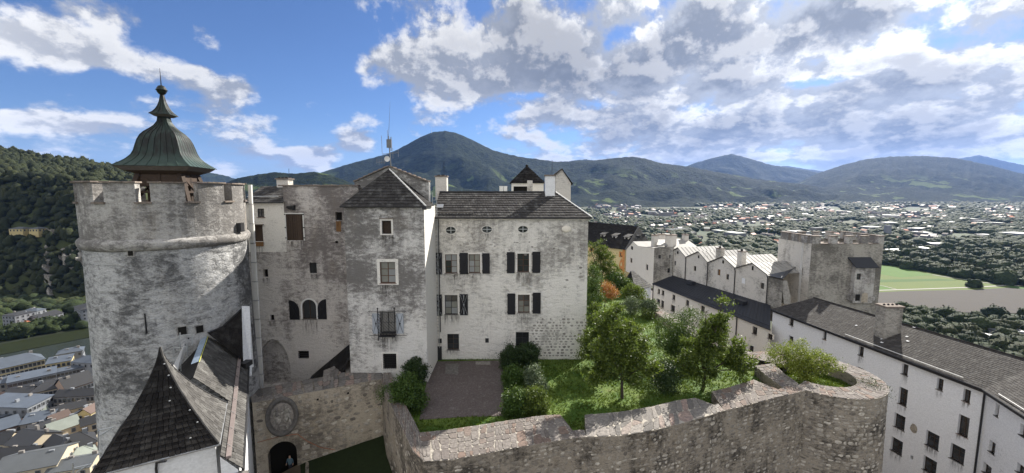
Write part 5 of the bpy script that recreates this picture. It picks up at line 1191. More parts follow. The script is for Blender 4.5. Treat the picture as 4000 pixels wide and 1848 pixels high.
while z > -25:
    h = random.uniform(.18, .42); a = radians(-150)-random.uniform(0, .05)
    while a < radians(5):
        wd = random.uniform(.22, .7); da = wd/BR; R_z = np.interp(z, [-30, -22, -16.6], [BR+.3, BR+.08, BR]); am_ = a+da/2
        if random.random() < .84: nn = Vector((cos(am_), sin(am_), 0)); cells.append((Vector((BC.x, BC.y, z-h/2))+nn*(R_z-.02), Vector((-nn.y, nn.x, 0)), nn, UP, wd*.94, h*.92))
        a += da*1.02
    z -= h*1.03
place_stones('rubble_stone', cells, 'rubble', ba, 300, .05)
mb = MB(); mb.prism([(BC.x+3.1*cos(2*pi*i/24), BC.y+3.1*sin(2*pi*i/24)) for i in range(24)], -19, -17.55); struct(mb.build('bastion_turf', 'lawn'))
sa = cz([(2948, 1430), (3000, 1472), (3056, 1513)]); sb = cz([(3022, 1419), (3062, 1458), (3118, 1498)]); emb = thing('embrasure_cheek', (23, 37, -20), 'short oblique coping wall between rampart embrasure and bastion', 'parapet')
mb = MB(); [mb.poly([sa[i]-UP*3, sa[i+1]-UP*3, sa[i+1], sa[i]]) for i in (0, 1)]; [mb.poly([sb[i]-UP*3, sb[i+1]-UP*3, sb[i+1], sb[i]]) for i in (0, 1)]; mb.poly([sa[0]-UP*3, sb[0]-UP*3, sb[0], sa[0]]); mb.build('masonry', 'mortar', emb); mb = MB(); [mb.poly([sa[i], sa[i+1], sb[i+1], sb[i]]) for i in (0, 1)]; mb.build('coping_bed', 'mortarpale', emb); flag(sa, sb, emb, .6, name='coping_stone')
# garden edge wall on the far side
ge = thing('garden_edge_wall', (23, 54, -22), 'low garden wall with pale coping on the far side of the lawn', 'garden wall')
go_ = cz([(2590, 1212), (2700, 1278), (2800, 1330), (2900, 1376), (3060, 1372)]); gi_ = cz([(2548, 1212), (2660, 1290), (2770, 1346), (2884, 1398), (3040, 1402)]); go_ = [atZ(2535, 1163, ZC)]+go_; gi_ = [atZ(2510, 1163, ZC)]+gi_
mb = MB(); mt_ = MB()
for i in range(5): a, c_, d_, e_ = go_[i], go_[i+1], gi_[i+1], gi_[i]; mb.poly([a-UP*20, c_-UP*20, c_, a]); mb.poly([e_, d_, d_-UP*2, e_-UP*2]); mt_.poly([a, c_, d_, e_])
mb.build('masonry', 'mortar', ge); mt_.build('coping_bed', 'mortarpale', ge); flag(go_, gi_, ge, .7, rows=2); cells = face_cells(gi_[3:], -17.4, -16.7, .4, .8); place_stones('rubble_stone', cells, 'rubble', ge)
# garden ground
gp_ = [((a+c_)/2) for a, c_ in zip([lo[4]]+so[0][1:]+so[3]+so[6][:3], [li_[4]]+si[0][1:]+[q_ for q_ in si[3]]+si[6][:3])]
gpoly = [(-11.4, 36.2), (-8.2, 30.5)]+[(p_.x, p_.y) for p_ in gp_]+[(23.6, 35.0), (25.5, 37.5), (25.7, 41.6), (24.6, 48), (22.6, 58), (21.6, 68), (19, 84), (4, 84), (-12, 52)]
mb = MB(); mb.prism(gpoly, -18.4, ZGARD); struct(mb.build('garden_lawn', 'lawn'))
cq = [atZ(*q_, ZGARD+.02) for q_ in ((1682, 1412), (1962, 1408), (1975, 1625), (1820, 1628), (1638, 1640))]; MBq = MB(); MBq.poly([(p_.x, p_.y, ZGARD+.02) for p_ in cq]); struct(MBq.build('gravel_court', 'gravel'))
for (x0, y0, x1, y1, lb) in ((1740, 1420, 1790, 1460, 'large grey threshold slab below the palace window'), (1858, 1412, 1915, 1424, 'small grey threshold slab by the palace wall')):
    a, c_, d_, e_ = atZ(x0, y0, ZGARD+.05), atZ(x1, y0, ZGARD+.05), atZ(x1, y1, ZGARD+.05), atZ(x0, y1, ZGARD+.05); tag(MB().add([a, c_, d_, e_, a-UP*.06, c_-UP*.06, d_-UP*.06, e_-UP*.06], [(3, 2, 1, 0), (0, 1, 5, 4), (2, 3, 7, 6), (1, 2, 6, 5), (3, 0, 4, 7)]).build('stone_slab', 'copinggrey'), lb, 'slab')
# tufts of grass over the lawn
def inpoly(x, y, P_):
    r_ = False; j = len(P_)-1
    for i in range(len(P_)):
        if (P_[i][1] > y) != (P_[j][1] > y) and x < (P_[j][0]-P_[i][0])*(y-P_[i][1])/(P_[j][1]-P_[i][1])+P_[i][0]: r_ = not r_
        j = i
    return r_
cqp = [(p_.x, p_.y) for p_ in cq]; V = []; F = []
def tufts(tests, box_, num, zf, hs=(.06, .2)):
    global V
    c_n = 0
    while c_n < num:
        x, y = random.uniform(box_[0], box_[1]), random.uniform(box_[2], box_[3])
        if not tests(x, y): continue
        if noise.noise(Vector((x*.5, y*.5, 0))) < random.uniform(-.6, .2): continue
        c_n += 1
        for _ in range(4):
            a = random.uniform(0, 6.28); h = random.uniform(*hs); dx, dy = cos(a)*.035, sin(a)*.035; ox, oy = random.uniform(-.08, .08), random.uniform(-.08, .08); z_ = zf(x, y)
            V += [(x+ox-dx, y+oy-dy, z_), (x+ox+dx, y+oy+dy, z_), (x+ox+random.uniform(-.09, .09), y+oy+random.uniform(-.09, .09), z_+h)]
tufts(lambda x, y: inpoly(x, y, gpoly) and not inpoly(x, y, cqp) and not (XP0 < x < XP1+.1 and y > YP-.1), (-9, 26, 25, 80), 17000, lambda x, y: ZGARD)
tufts(lambda x, y: hypot(x-BC.x, y-BC.y) < 2.7, (25, 31.5, 33.5, 40), 900, lambda x, y: -17.55)
stuff(link('grass_tufts', mesh_np('grass_tufts', V, np.arange(len(V)).reshape(-1, 3), 'blade')), 'short uneven grass growing over the garden lawn', 'grass')

# ================================================================== foreground roofs, lower left
fp = thing('pointed_roof_house', (-17, 19.5, -26), 'white house turret with steep concave dark shingled roof in the foreground', 'house')
FR, BRr = atZ(855, 1734, -12), atZ(884, 1575, -12); ax = (BRr-FR); ax = Vector((ax.x, ax.y, 0)); pr_ = Vector((-ax.y, ax.x, 0)); FL, BL = FR+pr_, BRr+pr_; cen = (FR+BL)/2; apx = Vector((cen.x, cen.y, -7.55))
def cface(a, c_, ext=1.0):
    def f_(u, v):
        w_ = (1-v)**1.42; p0 = cen+(a-cen)*w_; p1 = cen+(c_-cen)*w_; p_ = p0.lerp(p1, u); return Vector((p_.x, p_.y, -12+(4.45)*v))
    return f_
faces = [cface(FL, FR), cface(FR, BRr), cface(BRr, BL), cface(BL, FL)]
for k, f_ in enumerate(faces):
    mb = MB(); N_ = 14
    for j in range(N_): mb.poly([f_(0, j/N_), f_(1, j/N_), f_(1, (j+1)/N_), f_(0, (j+1)/N_)])
    mb.build('roof_deck', 'dkshing', fp)
tile_surface(faces[0], 19, .24, 'front_shingle', 'dkshing', fp, .06, v1=.98, lap=.35); tile_surface(faces[1], 19, .26, 'side_shingle', 'palerow', fp, .03, v1=.98, lap=.35); tile_surface(faces[3], 16, .5, 'left_shingle', 'dkshing', fp, .03, 20, v1=.98)  # front shingles near black, sunward side paler: the shade is in the colour
f_ = faces[1]; MB().path([f_(0, j/14)+UP*.05 for j in range(15)], .05, 6).build('hip_cap', 'palerow', fp); MB().path([f_(1, j/14)+UP*.04 for j in range(15)], .045, 6).build('hip_cap', 'darkmetal', fp); f_ = faces[3]; MB().path([f_(1, j/14)+UP*.04 for j in range(15)], .05, 6).build('hip_cap', 'dkshing', fp)
ins = lambda p_, k=.93: cen+(p_-cen)*k
for k, (a, c_, nm) in enumerate(((FL, FR, 'front_wall'), (FR, BRr, 'right_wall'), (BRr, BL, 'rear_wall'), (BL, FL, 'left_wall'))): a, c_ = ins(a), ins(c_); MB().poly([(a.x, a.y, -26), (c_.x, c_.y, -26), (c_.x, c_.y, -12.05), (a.x, a.y, -12.05)]).build(nm, 'whitepl', fp)
MB().path([FL-UP*.05, FR-UP*.05, BRr-UP*.05, BL-UP*.05], .06, 6).build('gutter', 'steel', fp)
wp_ = Wall(ins(FL), ins(FR)); q0 = wp_.P(wp_.L*.47, -12.1, .1); MB().path([q0+Vector((.5, 0, .02)), q0+Vector((.05, 0, -.05)), q0+Vector((.0, 0, -.35)), q0+Vector((.02, 0, -6))], .05, 6).build('downpipe', 'darkmetal', fp)
for j in range(7): p_ = faces[0](random.uniform(.7, .96), .1+j*.12); MB().lathe(p_+UP*.05-Vector((0, .06, 0)), [(.045, 0), (.04, .03), (0, .045)], 8).build('lead_disc', 'steel', fp)
# covered walk roof
cw = thing('covered_walk', (-16, 24, -26), 'long shingled walkway roof with timber snow guard leading to the round tower', 'walkway')
ez, rz2 = -13.0, -10.5; E0 = atZ(968, 1420, ez); E1 = atZ(943, 1830, ez); R0 = Vector((-22.4, 29.6, rz2)); dE = (E1-E0); R1 = R0+Vector((dE.x, dE.y, 0))
f_ = quadS(E1, E0, R0, R1); US, VS = .42, .335
MB().poly([f_(US, 0), E0, R0, f_(US, 1)]).poly([E1, f_(US, 0), f_(US, VS), f_(0, VS)]).build('roof_deck', 'dkshing', cw)
tile_surface(lambda u, v: f_(US+(1-US)*u, v), 10, .26, 'roof_shingle', 'palerow', cw, .045, 240); tile_surface(lambda u, v: f_(US*u, VS*v), 3, .26, 'lower_roof_shingle', 'palerow', cw, .045, 60)
RS = f_(US, 1)
lft = lambda p_: p_+Vector((-1.6, -.9, -1.9)); MB().poly([RS, R0, lft(R0), lft(RS)]).build('rear_slope', 'dkshing', cw)
M['snowlog'] = simple('weathered_snow_log', (.20, .165, .155), .8, .3, 4, 0, .3)
for k in range(12): a = f_((k+.003)/12, .20)+UP*.16; c_ = f_((k+.997)/12, .20)+UP*.16; MB().par(a-Vector((.09, .05, .06)), c_-a, Vector((.17, .1, 0)), UP*.13).build('snow_guard_beam', 'snowlog', cw)
for k in range(8): a = f_((k+.5)/8, .14); MB().path([a+UP*.02, a+UP*.28, f_((k+.5)/8, .24)+UP*.28], .014, 5).build('guard_bracket', 'darkmetal', cw)
foil = simple('foil_flashing', (.30, .38, .48), .3, .5, 2.5, .3, .3); M['foil'] = foil; M['foily'] = simple('yellow_tape', (.55, .55, .12), .5, .3, 3, 0, .1)
for k in range(6): a = RS.lerp(R0, .3+k*.116); c_ = RS.lerp(R0, .3+(k+.98)*.116); MB().poly([a+UP*.06, c_+UP*.06, c_+Vector((-.35, -.15, -.05)), a+Vector((-.35, -.15, -.05))]).build('foil_strip', 'foil', cw); MB().tube(a+UP*.08+Vector((.05, 0, -.05)), c_+UP*.08+Vector((.05, 0, -.05)), .022, n=4).build('yellow_tape', 'foily', cw)
MB().path([E0-UP*.06+Vector((.08, 0, 0)), E1-UP*.06+Vector((.08, 0, 0))], .075, 6).build('gutter', 'darkmetal', cw)
MB().poly([E0+Vector((-.12, 0, -13)), E1+Vector((-.12, 0, -13)), E1+Vector((-.12, 0, -.02)), E0+Vector((-.12, 0, -.02))]).build('side_wall', 'whitepl', cw)
a = E1+Vector((-.14, -.02, 0)); c_ = f_(0, VS)+Vector((0, -.02, 0)); MB().poly([a-UP*12, c_-UP*13, c_-UP*.05, a-UP*.05]).build('end_wall', 'whitepl', cw)
MB().par(E1+Vector((-.9, -.35, -.35)), (1.15, .1, 0), (0, .36, .03), (0, 0, .16)).build('ledge', 'copinggrey', cw)
ur = thing('valley_roof', (-21, 32, -13), 'triangular shingled roof, darkened for shadow, tucked against the round tower flank', 'roof')
Pk = atY(945, 1208, 30.9); Pe = atY(950, 1408, 29.4); Pr = atY(812, 1303, 29.0); Pm = atY(868, 1280, 29.9)
tri = MB(); tri.poly([Pr, Pe, Pk, Pm]); tri.build('roof_deck', 'dkshing', ur); tile_surface(lambda u, v: (Pr.lerp(Pe, u)).lerp(Pm.lerp(Pk, u), v), 8, .3, 'roof_shingle', 'dkshing', ur, .03, 100)  # dark shingle colour stands for the shadow over this triangle
MB().path([Pr+UP*.05, Pm+UP*.06, Pk+UP*.06], .05, 6).build('lead_edge', 'darkmetal', ur); zb_ = -13.7; lo_ = lambda p_: Vector((p_.x, p_.y, zb_)); W1, W2 = Pk+Vector((.28, .5, .1)), Pe+Vector((.25, .5, 0)); MB().poly([lo_(Pe), lo_(Pk), Pk+UP*.25, Pe+UP*.05]).poly([lo_(Pk), lo_(W1), W1, Pk+UP*.25]).poly([lo_(Pe), lo_(W2), W1, Pk+UP*.25, Pe+UP*.05]).build('white_verge', 'whitepl', ur)
MB().box(Pe.x-.1, Pe.x+.5, Pe.y-.5, Pe.y+.3, Pe.z-.4, Pe.z-.05).build('gutter_box', 'darkmetal', ur)
# scaffold between tower and walk
sc_ = thing('scaffold', (-22, 26, -14), 'small steel scaffold with white boards beside the round tower', 'scaffolding')
def at2(a, Y): return atY(a[0], a[1], Y)
for a, c_ in (((703, 1300), (703, 1355)), ((752, 1297), (752, 1350)), ((678, 1350), (679, 1400)), ((730, 1340), (732, 1395)), ((707, 1398), (708, 1470)), ((700, 1408), (703, 1440))): MB().tube(at2(a, 26.4), at2(c_, 26.4), .03, n=6).build('standard', 'steel', sc_)
for a, c_ in (((700, 1312), (752, 1306)), ((677, 1360), (731, 1355)), ((640, 1418), (708, 1402)), ((650, 1400), (700, 1398))): MB().tube(at2(a, 26.4), at2(c_, 26.4), .026, n=6).build('ledger', 'steel', sc_)
p0, p1, p2, p3 = at2((722, 1338), 28.5), at2((728, 1372), 28), at2((690, 1465), 24.5), at2((668, 1450), 24.5); MB().add([p0, p1, p2, p3, p0+UP*.05, p1+UP*.05, p2+UP*.05, p3+UP*.05], [(3, 2, 1, 0), (4, 5, 6, 7), (0, 1, 5, 4), (1, 2, 6, 5), (2, 3, 7, 6), (3, 0, 4, 7)]).build('board', 'white', sc_)
sc2 = thing('scaffolding', (-24, 20, -16), 'steel scaffold tubes jutting out at the left of the dark pointed roof', 'scaffolding')
for a, c_, Y_ in (((383, 1675), (384, 1760), 22), ((383, 1681), (446, 1668), 22), ((385, 1705), (440, 1672), 22), ((285, 1808), (287, 1850), 18), ((290, 1828), (360, 1812), 18), ((300, 1845), (352, 1812), 18)): MB().tube(at2(a, Y_), at2(c_, Y_), .032, n=6).build('tube', 'steel', sc2)

# ================================================================== right-hand buildings
def opening_rects(Wl, lst, conv): return [Wl.rect(*conv(a[0], a[1]), *conv(a[2], a[3])) for a in lst]
rb = thing('long_right_building', (47, 55, -36), 'long white building with rows of small windows and grey tiled roof at right', 'castle building')
ZR = -20.0; C0 = atZ(3020, 1205, ZR); C1 = atZ(3860, 1518, ZR); C2 = atZ(4000, 1606, ZR); C3 = C1+(C2-C1)*3.2
Wr1 = Wall(C0, C1); Wr2 = Wall(C1, C3)
l1 = [(208, 502, 227, 535), (357, 560, 373, 598), (515, 628, 538, 670), (707, 706, 735, 755), (862, 770, 891, 823), (978, 818, 1012, 876), (205, 582, 225, 612), (505, 722, 538, 745), (692, 812, 732, 890), (955, 935, 1005, 1027), (600, 897, 632, 943), (672, 930, 722, 995), (812, 1010, 873, 1078), (920, 1068, 987, 1140), (590, 997, 623, 1045), (658, 1038, 711, 1102), (745, 1112, 757, 1132), (800, 1124, 862, 1190), (400, 660, 425, 695), (340, 640, 358, 672)]
l1 = l1[:-2]
rc = opening_rects(Wr1, l1, Z3)
rc = [(a, c_, z0, max(z1, z0+.4)) for a, c_, z0, z1 in rc]
wall('front_wall', Wr1, 0, Wr1.L, -38, ZR-.05, [(r_, .42, 'rect') for r_ in rc], 'whitepl', rb)
for r_ in rc:
    if r_[3]-r_[2] > .6: window(Wr1, r_, rb, 2, 2 if r_[3]-r_[2] < 1.6 else 3, .34, 'wood', 'glass', .06)
    else: pass
l2 = [(1120, 882, 1138, 940), (1230, 975, 1262, 1030), (1093, 1048, 1122, 1103), (1065, 1150, 1105, 1200), (1215, 1150, 1250, 1195)]
rc2 = opening_rects(Wr2, l2, Z3); wall('front_wall', Wr2, 0, Wr2.L, -38, ZR-.05, [(r_, .4, 'rect') for r_ in rc2], 'whitepl', rb)
for r_ in rc2: window(Wr2, r_, rb, 2, 2, .32, 'wood', 'glass', .06)
r_ = Wr1.rect(*Z3(740, 968), *Z3(782, 1018)); n = 9; MB().add([Wr1.P(r_[0]+(r_[1]-r_[0])*(.5+.5*cos(2*pi*i/n)*random.uniform(.7, 1)), r_[2]+(r_[3]-r_[2])*(.5+.5*sin(2*pi*i/n)*random.uniform(.8, 1)), .01) for i in range(n)], [tuple(range(n))]).build('plaster_scar', 'gatemortar', rb)
hz = 2.35; back = 5.2
def perp(Wl): return -Wl.n
G0, G1 = C0+perp(Wr1)*back+UP*hz, C1+perp(Wr1)*back+UP*hz; G3 = C3+perp(Wr2)*back+UP*hz; G1b = Vector((G1.x+.6, G1.y-.1, G1.z))
ov_ = lambda p_, Wl: p_+Wl.n*.45-UP*.12
f1 = quadS(ov_(C0, Wr1), ov_(C1, Wr1), G1b, G0-(C1-C0).normalized()*-2.5); f2 = quadS(ov_(C1, Wr2), ov_(C3, Wr2), G3, G1b)
MB().poly([f1(0, 0), f1(1, 0), f1(1, 1), f1(0, 1)]).poly([f2(0, 0), f2(1, 0), f2(1, 1), f2(0, 1)]).poly([f1(0, 0), f1(0, 1), f1(0, 0)+perp(Wr1)*11]).poly([f1(0, 1), f1(1, 1), f1(1, 1)+Vector((6, 0, -3)), f1(0, 1)+Vector((6, 0, -3))]).poly([f2(0, 1), f2(1, 1), f2(1, 1)+Vector((6, 0, -3)), f2(0, 1)+Vector((6, 0, -3))]).build('roof_deck', 'bigroof', rb)
h_ = quadS(f1(0, 0)+perp(Wr1)*11, f1(0, 0), f1(0, 1), f1(0, 1)); tile_surface(f2, 22, .33, 'roof_tile', 'bigroof', rb, .03, 150); tile_surface(lambda u, v: f1(1-u, v), 22, .33, 'roof_tile', 'bigroof', rb, .03, 150)
for (a, c_) in ((f1(0, 0), f1(1, 0)), (f2(0, 0), f2(1, 0))): MB().tube(a+UP*-.04, c_+UP*-.04, .10, n=6).build('gutter', 'darkmetal', rb); MB().par(a-UP*.34, c_-a, Vector((.35, .05, 0)), UP*.2).build('eaves_board', 'darkmetal', rb)
for (g_, a, c_) in ((f1, .46, .93), (f2, .12, .5)):
    for k in range(10): MB().tube(g_(a+(c_-a)*k/10, .06)+UP*.18, g_(a+(c_-a)*(k+.97)/10, .06)+UP*.18, .045, n=5).build('snow_guard', 'white', rb)
for _ in range(15): # broken pale tiles and repaired patches
    u, v = random.choice([(random.uniform(.40, .60), random.uniform(.45, .98)), (random.uniform(.3, .65), random.uniform(.1, .9))]); a = f1(u, v); w_ = random.uniform(.003, .012); MB().poly([f1(u, v)+UP*.1, f1(u+w_, v)+UP*.1, f1(u+w_*1.2, v+.03)+UP*.1, f1(u, v+.03)+UP*.1]).build('pale_patch', 'whitepl', rb)
MB().path([f1(0, 1)+UP*.08, f1(1, 1)+UP*.08], .09, 6).build('ridge_cap', 'bigroof', rb); MB().path([f2(0, 1)+UP*.08, f2(1, 1)+UP*.08], .09, 6).build('ridge_cap', 'bigroof', rb)
q_ = Wr1.P(Wr1.L-.15, -20.2, .12); MB().path([f1(.995, 0)-UP*.1, q_-UP*.4, Vector((q_.x, q_.y, -36))], .09, 7).build('downpipe', 'darkmetal', rb)
ch_ = thing('chimney', (50, 54, -20), 'tall pale chimney with cowls standing on the long grey roof', 'chimney'); nf = (f1(1, 0)-f1(0, 0)).cross(f1(0, 1)-f1(0, 0)); rr_ = ray(3485, 1312); bp = rr_*(f1(0, 0).dot(nf)/rr_.dot(nf)); Yc = bp.y; a, c_ = atY(3452, 1312, Yc), atY(3518, 1312, Yc); ztop = atY(3485, 1197, Yc).z; zb_ = bp.z-1.2
MB().box(a.x, c_.x, Yc, Yc+1.5, zb_, ztop-.2).build('stack', 'greytower', ch_); MB().box(a.x-.12, c_.x+.12, Yc-.12, Yc+1.62, ztop-.198, ztop).build('cap_plate', 'tilecap', ch_); Yc += .9
for k in range(4): MB().lathe((a.x+.3+k*.55, Yc-.2, ztop+.002), [(.12, 0), (.14, .1), (.05, .18)], 8).build('chimney_pot', 'iron', ch_)
# lower cream building with black sheet roof
lb_ = thing('cream_lower_building', (40, 86, -36), 'cream building under a long black standing seam roof', 'castle building')
D0, D1 = atZ(2553, 1107, -23.1), atZ(3016, 1287, -23.1); Wc = Wall(D0, D1)
lc = [(732, 652, 750, 688), (763, 663, 783, 700), (725, 730, 750, 770), (757, 742, 780, 795), (845, 697, 868, 735), (833, 778, 865, 825), (950, 738, 975, 780), (1065, 783, 1097, 828), (1247, 853, 1278, 903), (1465, 945, 1503, 1003), (1583, 1000, 1622, 1040), (1195, 960, 1230, 1010), (1440, 1090, 1475, 1140)]
rc = opening_rects(Wc, lc, Z2); wall('front_wall', Wc, 0, Wc.L, -38, -23.15, [(r_, .35, 'rect') for r_ in rc], 'creampl', lb_)
for r_ in rc: window(Wc, r_, lb_, 2, 2, .28, 'wood', 'glass', .07)
H0, H1 = atZ(2631, 1075, -21.0), atZ(3010, 1192, -21.0); bA = D0+Wc.n*.35-UP*.08; bB = D1+Wc.n*.35-UP*.08; f3 = quadS(bA, bB, H1, H0)
N_ = 44
for k in range(N_): MB().poly([f3(k/N_, 0), f3((k+1)/N_, 0), f3((k+1)/N_, 1), f3(k/N_, 1)]).build('roof_sheet', 'blackmetal', lb_); MB().tube(f3(k/N_, 0)+UP*.03, f3(k/N_, 1)+UP*.03, .04, n=4).build('standing_seam', 'blackmetal', lb_)
MB().tube(bA, bB, .1, n=6).build('gutter', 'darkmetal', lb_)
for k in range(14): MB().tube(f3(k/14, .1)+UP*.2, f3((k+.97)/14, .1)+UP*.2, .04, n=5).build('snow_guard', 'darkmetal', lb_)
for (u, v) in ((.24, .88), (.76, .72)): p_ = f3(u, v); MB().par(p_-UP*.2, Wc.d*2.2, Wc.n*1.0, UP*.75).build('roof_vent_box', 'blackmetal', lb_)
for x, y in ((700, 620), (1350, 870)): u_, z_ = Wc.px(*Z2(x, y)); MB().tube(Wc.P(u_, -37, .12), Wc.P(u_, -23.3, .12), .1, n=6).build('downpipe', 'darkmetal', lb_)
# gabled row
E_0, E_1 = atZ(2628, 1075, -21.0), atZ(3006, 1190, -21.0); Wz = Wall(E_0, E_1)
vl = [Z2(855, 352), Z2(955, 405), Z2(1125, 447), Z2(1338, 490), Z2(1592, 546)]; pk = [Z2(893, 332), Z2(1052, 362), Z2(1241, 401), Z2(1472, 452)]
gw_ = [[(882, 360, 894, 380), (860, 435, 873, 470)], [(1045, 392, 1055, 414), (1010, 475, 1030, 513)], [(1233, 430, 1246, 455), (1262, 538, 1284, 580), (1195, 500, 1217, 548)], [(1462, 475, 1475, 508), (1528, 605, 1557, 653)]]
desc = ['first weathered gable house next to the ladder corner, partly hidden by glare', 'second gable house of the row with pale metal roof', 'third gable house of the row with small reddish window', 'fourth and nearest gable house of the row with white patch']
for k in range(4):
    o = thing('gable_house', (*Wz.P(Wz.px(*pk[k])[0], 0)[:2], -36), desc[k], 'castle building', 'row of gabled castle houses')
    a, p_, c_ = Wz.px(*vl[k]), Wz.px(*pk[k]), Wz.px(*vl[k+1]); a = (max(a[0], .05), a[1]); zz = min(a[1], c_[1])
    rr = opening_rects(Wz, gw_[k], Z2); top_lim = zz-.02
    low = [r_ for r_ in rr if r_[3] < top_lim]; hi = [r_ for r_ in rr if r_[3] >= top_lim]
    wall('front_wall', Wz, a[0], c_[0], -24, zz, [(r_, .35, 'rect') for r_ in low], 'housepl', o, top=[(a[0], zz), (c_[0], zz), (c_[0], c_[1]), p_, (a[0], a[1])] if abs(a[1]-zz)+abs(c_[1]-zz) > .01 else [(a[0], zz), (c_[0], zz), p_])
    for r_ in low: window(Wz, r_, o, 1, 1, .28, 'wood', 'glass' if not (k == 2 and r_ is low[-1]) else 'rust', .08, sill=False)
    for r_ in hi: MB().par(Wz.P(r_[0], r_[2], .003), Wz.d*(r_[1]-r_[0]), Wz.n*.03, UP*(r_[3]-r_[2])).build('gable_vent', 'dark', o)
    if k == 3: r_ = Wz.rect(*Z2(1385, 568), *Z2(1410, 610)); MB().par(Wz.P(r_[0], r_[2], .003), Wz.d*(r_[1]-r_[0]), Wz.n*.03, UP*(r_[3]-r_[2])).build('walled_up_window', 'whitepl', o)
    bk = Wz.n*-13.0
    for s_, (q0, q1) in enumerate(((a, p_), (p_, c_))):
        P0, P1 = Wz.P(q0[0], q0[1]+.06, .25), Wz.P(q1[0], q1[1]+.06, .25); g_ = quadS(P0, P1, P1+bk, P0+bk); N_ = 12
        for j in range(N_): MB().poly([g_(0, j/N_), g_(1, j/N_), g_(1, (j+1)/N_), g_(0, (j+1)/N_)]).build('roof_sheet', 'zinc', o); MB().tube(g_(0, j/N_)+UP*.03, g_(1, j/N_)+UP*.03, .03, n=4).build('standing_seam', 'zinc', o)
        MB().par(P0-UP*.12, P1-P0, Wz.n*-.3, UP*.1).build('verge_board', 'darkmetal', o)
    if k in (1, 3):
        for j in range(7): pp_ = Wz.P(p_[0]+(c_[0]-p_[0])*.25, p_[1]+(c_[1]-p_[1])*.25+.3, -1-j*.9); MB().tube(pp_, pp_+Wz.d*.5+UP*-.1, .03, n=4).build('roof_ladder_rung', 'darkmetal', o)
    MB().poly([Wz.P(a[0], -24, -13), Wz.P(c_[0], -24, -13), Wz.P(c_[0], c_[1], -13), Wz.P(*p_, -13), Wz.P(a[0], a[1], -13)]).build('back_wall', 'housepl', o)
    u_ = c_[0]-.05; MB().path([Wz.P(u_, c_[1]-.1, .3), Wz.P(u_, c_[1]-.6, .12), Wz.P(u_, -21.2, .12)], .09, 6).build('downpipe', 'darkmetal', o)
for (x, yt, yb, w_, lb, off) in ((1175, 338, 440, 42, 'round-capped chimney between the second and third gable', -.8), (1340, 362, 490, 44, 'grey chimney between the third and fourth gable', -.8)):
    u0, z0 = Wz.px(*Z2(x-w_/2, yb)); u1, z1 = Wz.px(*Z2(x+w_/2, yt)); o = thing('chimney', tuple(Wz.P(u0, z0, off)), lb, 'chimney'); MB().par(Wz.P(u0, z0-.9, off), Wz.d*(u1-u0), Wz.n*-1.1, UP*(z1-z0+.7)).build('stack', 'housepl', o); MB().par(Wz.P(u0-.1, z1-.18, off+.1), Wz.d*(u1-u0+.2), Wz.n*-1.3, UP*.14).build('cap_plate', 'tilecap', o)
    MB().lathe(tuple(Wz.P((u0+u1)/2, z1-.04, off-.5)), [(.25, 0), (.2, .2), (.32, .25), (.1, .45)], 10).build('cowl', 'iron', o)
# lean-to and buttress at the end of the row
bt_ = thing('buttress_annexe', (49, 77, -36), 'grey lean-to annexe with sloping buttress beside the right tower', 'castle building')
a = Wz.px(*Z2(1592, 546)); c_ = Wz.px(*Z2(1705, 560)); wall('front_wall', Wz, a[0], c_[0], -24, a[1]-.1, [], 'greytower', bt_)
P0, P1 = Wz.P(a[0]-.1, a[1]+.03, .4), Wz.P(c_[0]+.3, a[1]+.03, .4); P2 = atY(*Z2(1790, 490), 80); P3 = Wz.P(a[0], a[1]+.6, -4); MB().poly([P0, P1, P2, P3]).build('lean_roof', 'blackmetal', bt_); MB().poly([P0-UP*.15, P1-UP*.15, P1, P0]).build('fascia', 'darkmetal', bt_)
q4 = [atY(*Z2(1690, 590), 75.5), atY(*Z2(1735, 590), 75.5), atY(*Z2(1762, 700), 74.5), atY(*Z2(1765, 770), 74), atY(*Z2(1712, 770), 74)]; MB().add(q4+[q_+Vector((0, 2.5, 0)) for q_ in q4], [(4, 3, 2, 1, 0), (5, 6, 7, 8, 9)]+[(i, (i+1) % 5, 5+(i+1) % 5, 5+i) for i in range(5)]).build('buttress', 'greytower', bt_)
# corner house of the row
co = thing('corner_house', (36, 108, -36), 'weathered house corner with bright metal roof left of the gable row', 'castle building')
K0 = Vector((*atZ(2551, 1098, -22.6)[:2], 0)); K1 = Wz.P(0, 0); K1.z = 0; Wa = Wall(K0, (K1.x, K1.y)); lft_ = K0+Vector((-1.2, 21, 0)); Wb = Wall(lft_, K0)
zt = Wa.px(*Z2(697, 334))[1]; zt2_ = Wa.px(*Z2(846, 324))[1]
ra = opening_rects(Wa, [(738, 390, 757, 418), (822, 388, 836, 412), (808, 492, 828, 528)], Z2); wall('front_wall', Wa, 0, Wa.L, -24, zt, [(r_, .3, 'rect') for r_ in ra], 'greytower', co, top=[(0, zt), (Wa.L, zt), (Wa.L, zt2_)])
for r_ in ra: window(Wa, r_, co, 1, 2, .25, 'wood', 'glass', .08, sill=False)
pb = [Wb.px(*Z2(492, 347)), Wb.px(*Z2(543, 284)), Wb.px(*Z2(583, 320)), Wb.px(*Z2(694, 334))]; rl = opening_rects(Wb, [(640, 385, 657, 410), (519, 413, 535, 450), (640, 462, 658, 507)], Z2); zm_ = min(q_[1] for q_ in pb)-.02; rl = [r_ for r_ in rl if r_[3] < zm_]
wall('left_wall', Wb, 0, Wb.L, -24, zm_, [(r_, .35, 'rect') for r_ in rl], 'creampl', co, top=[(0, zm_), (Wb.L, zm_), (Wb.L, zt), pb[2], pb[1], (0, pb[0][1])])
for r_ in rl: window(Wb, r_, co, 1, 2, .3, 'wood', 'glass', .08, sill=False)
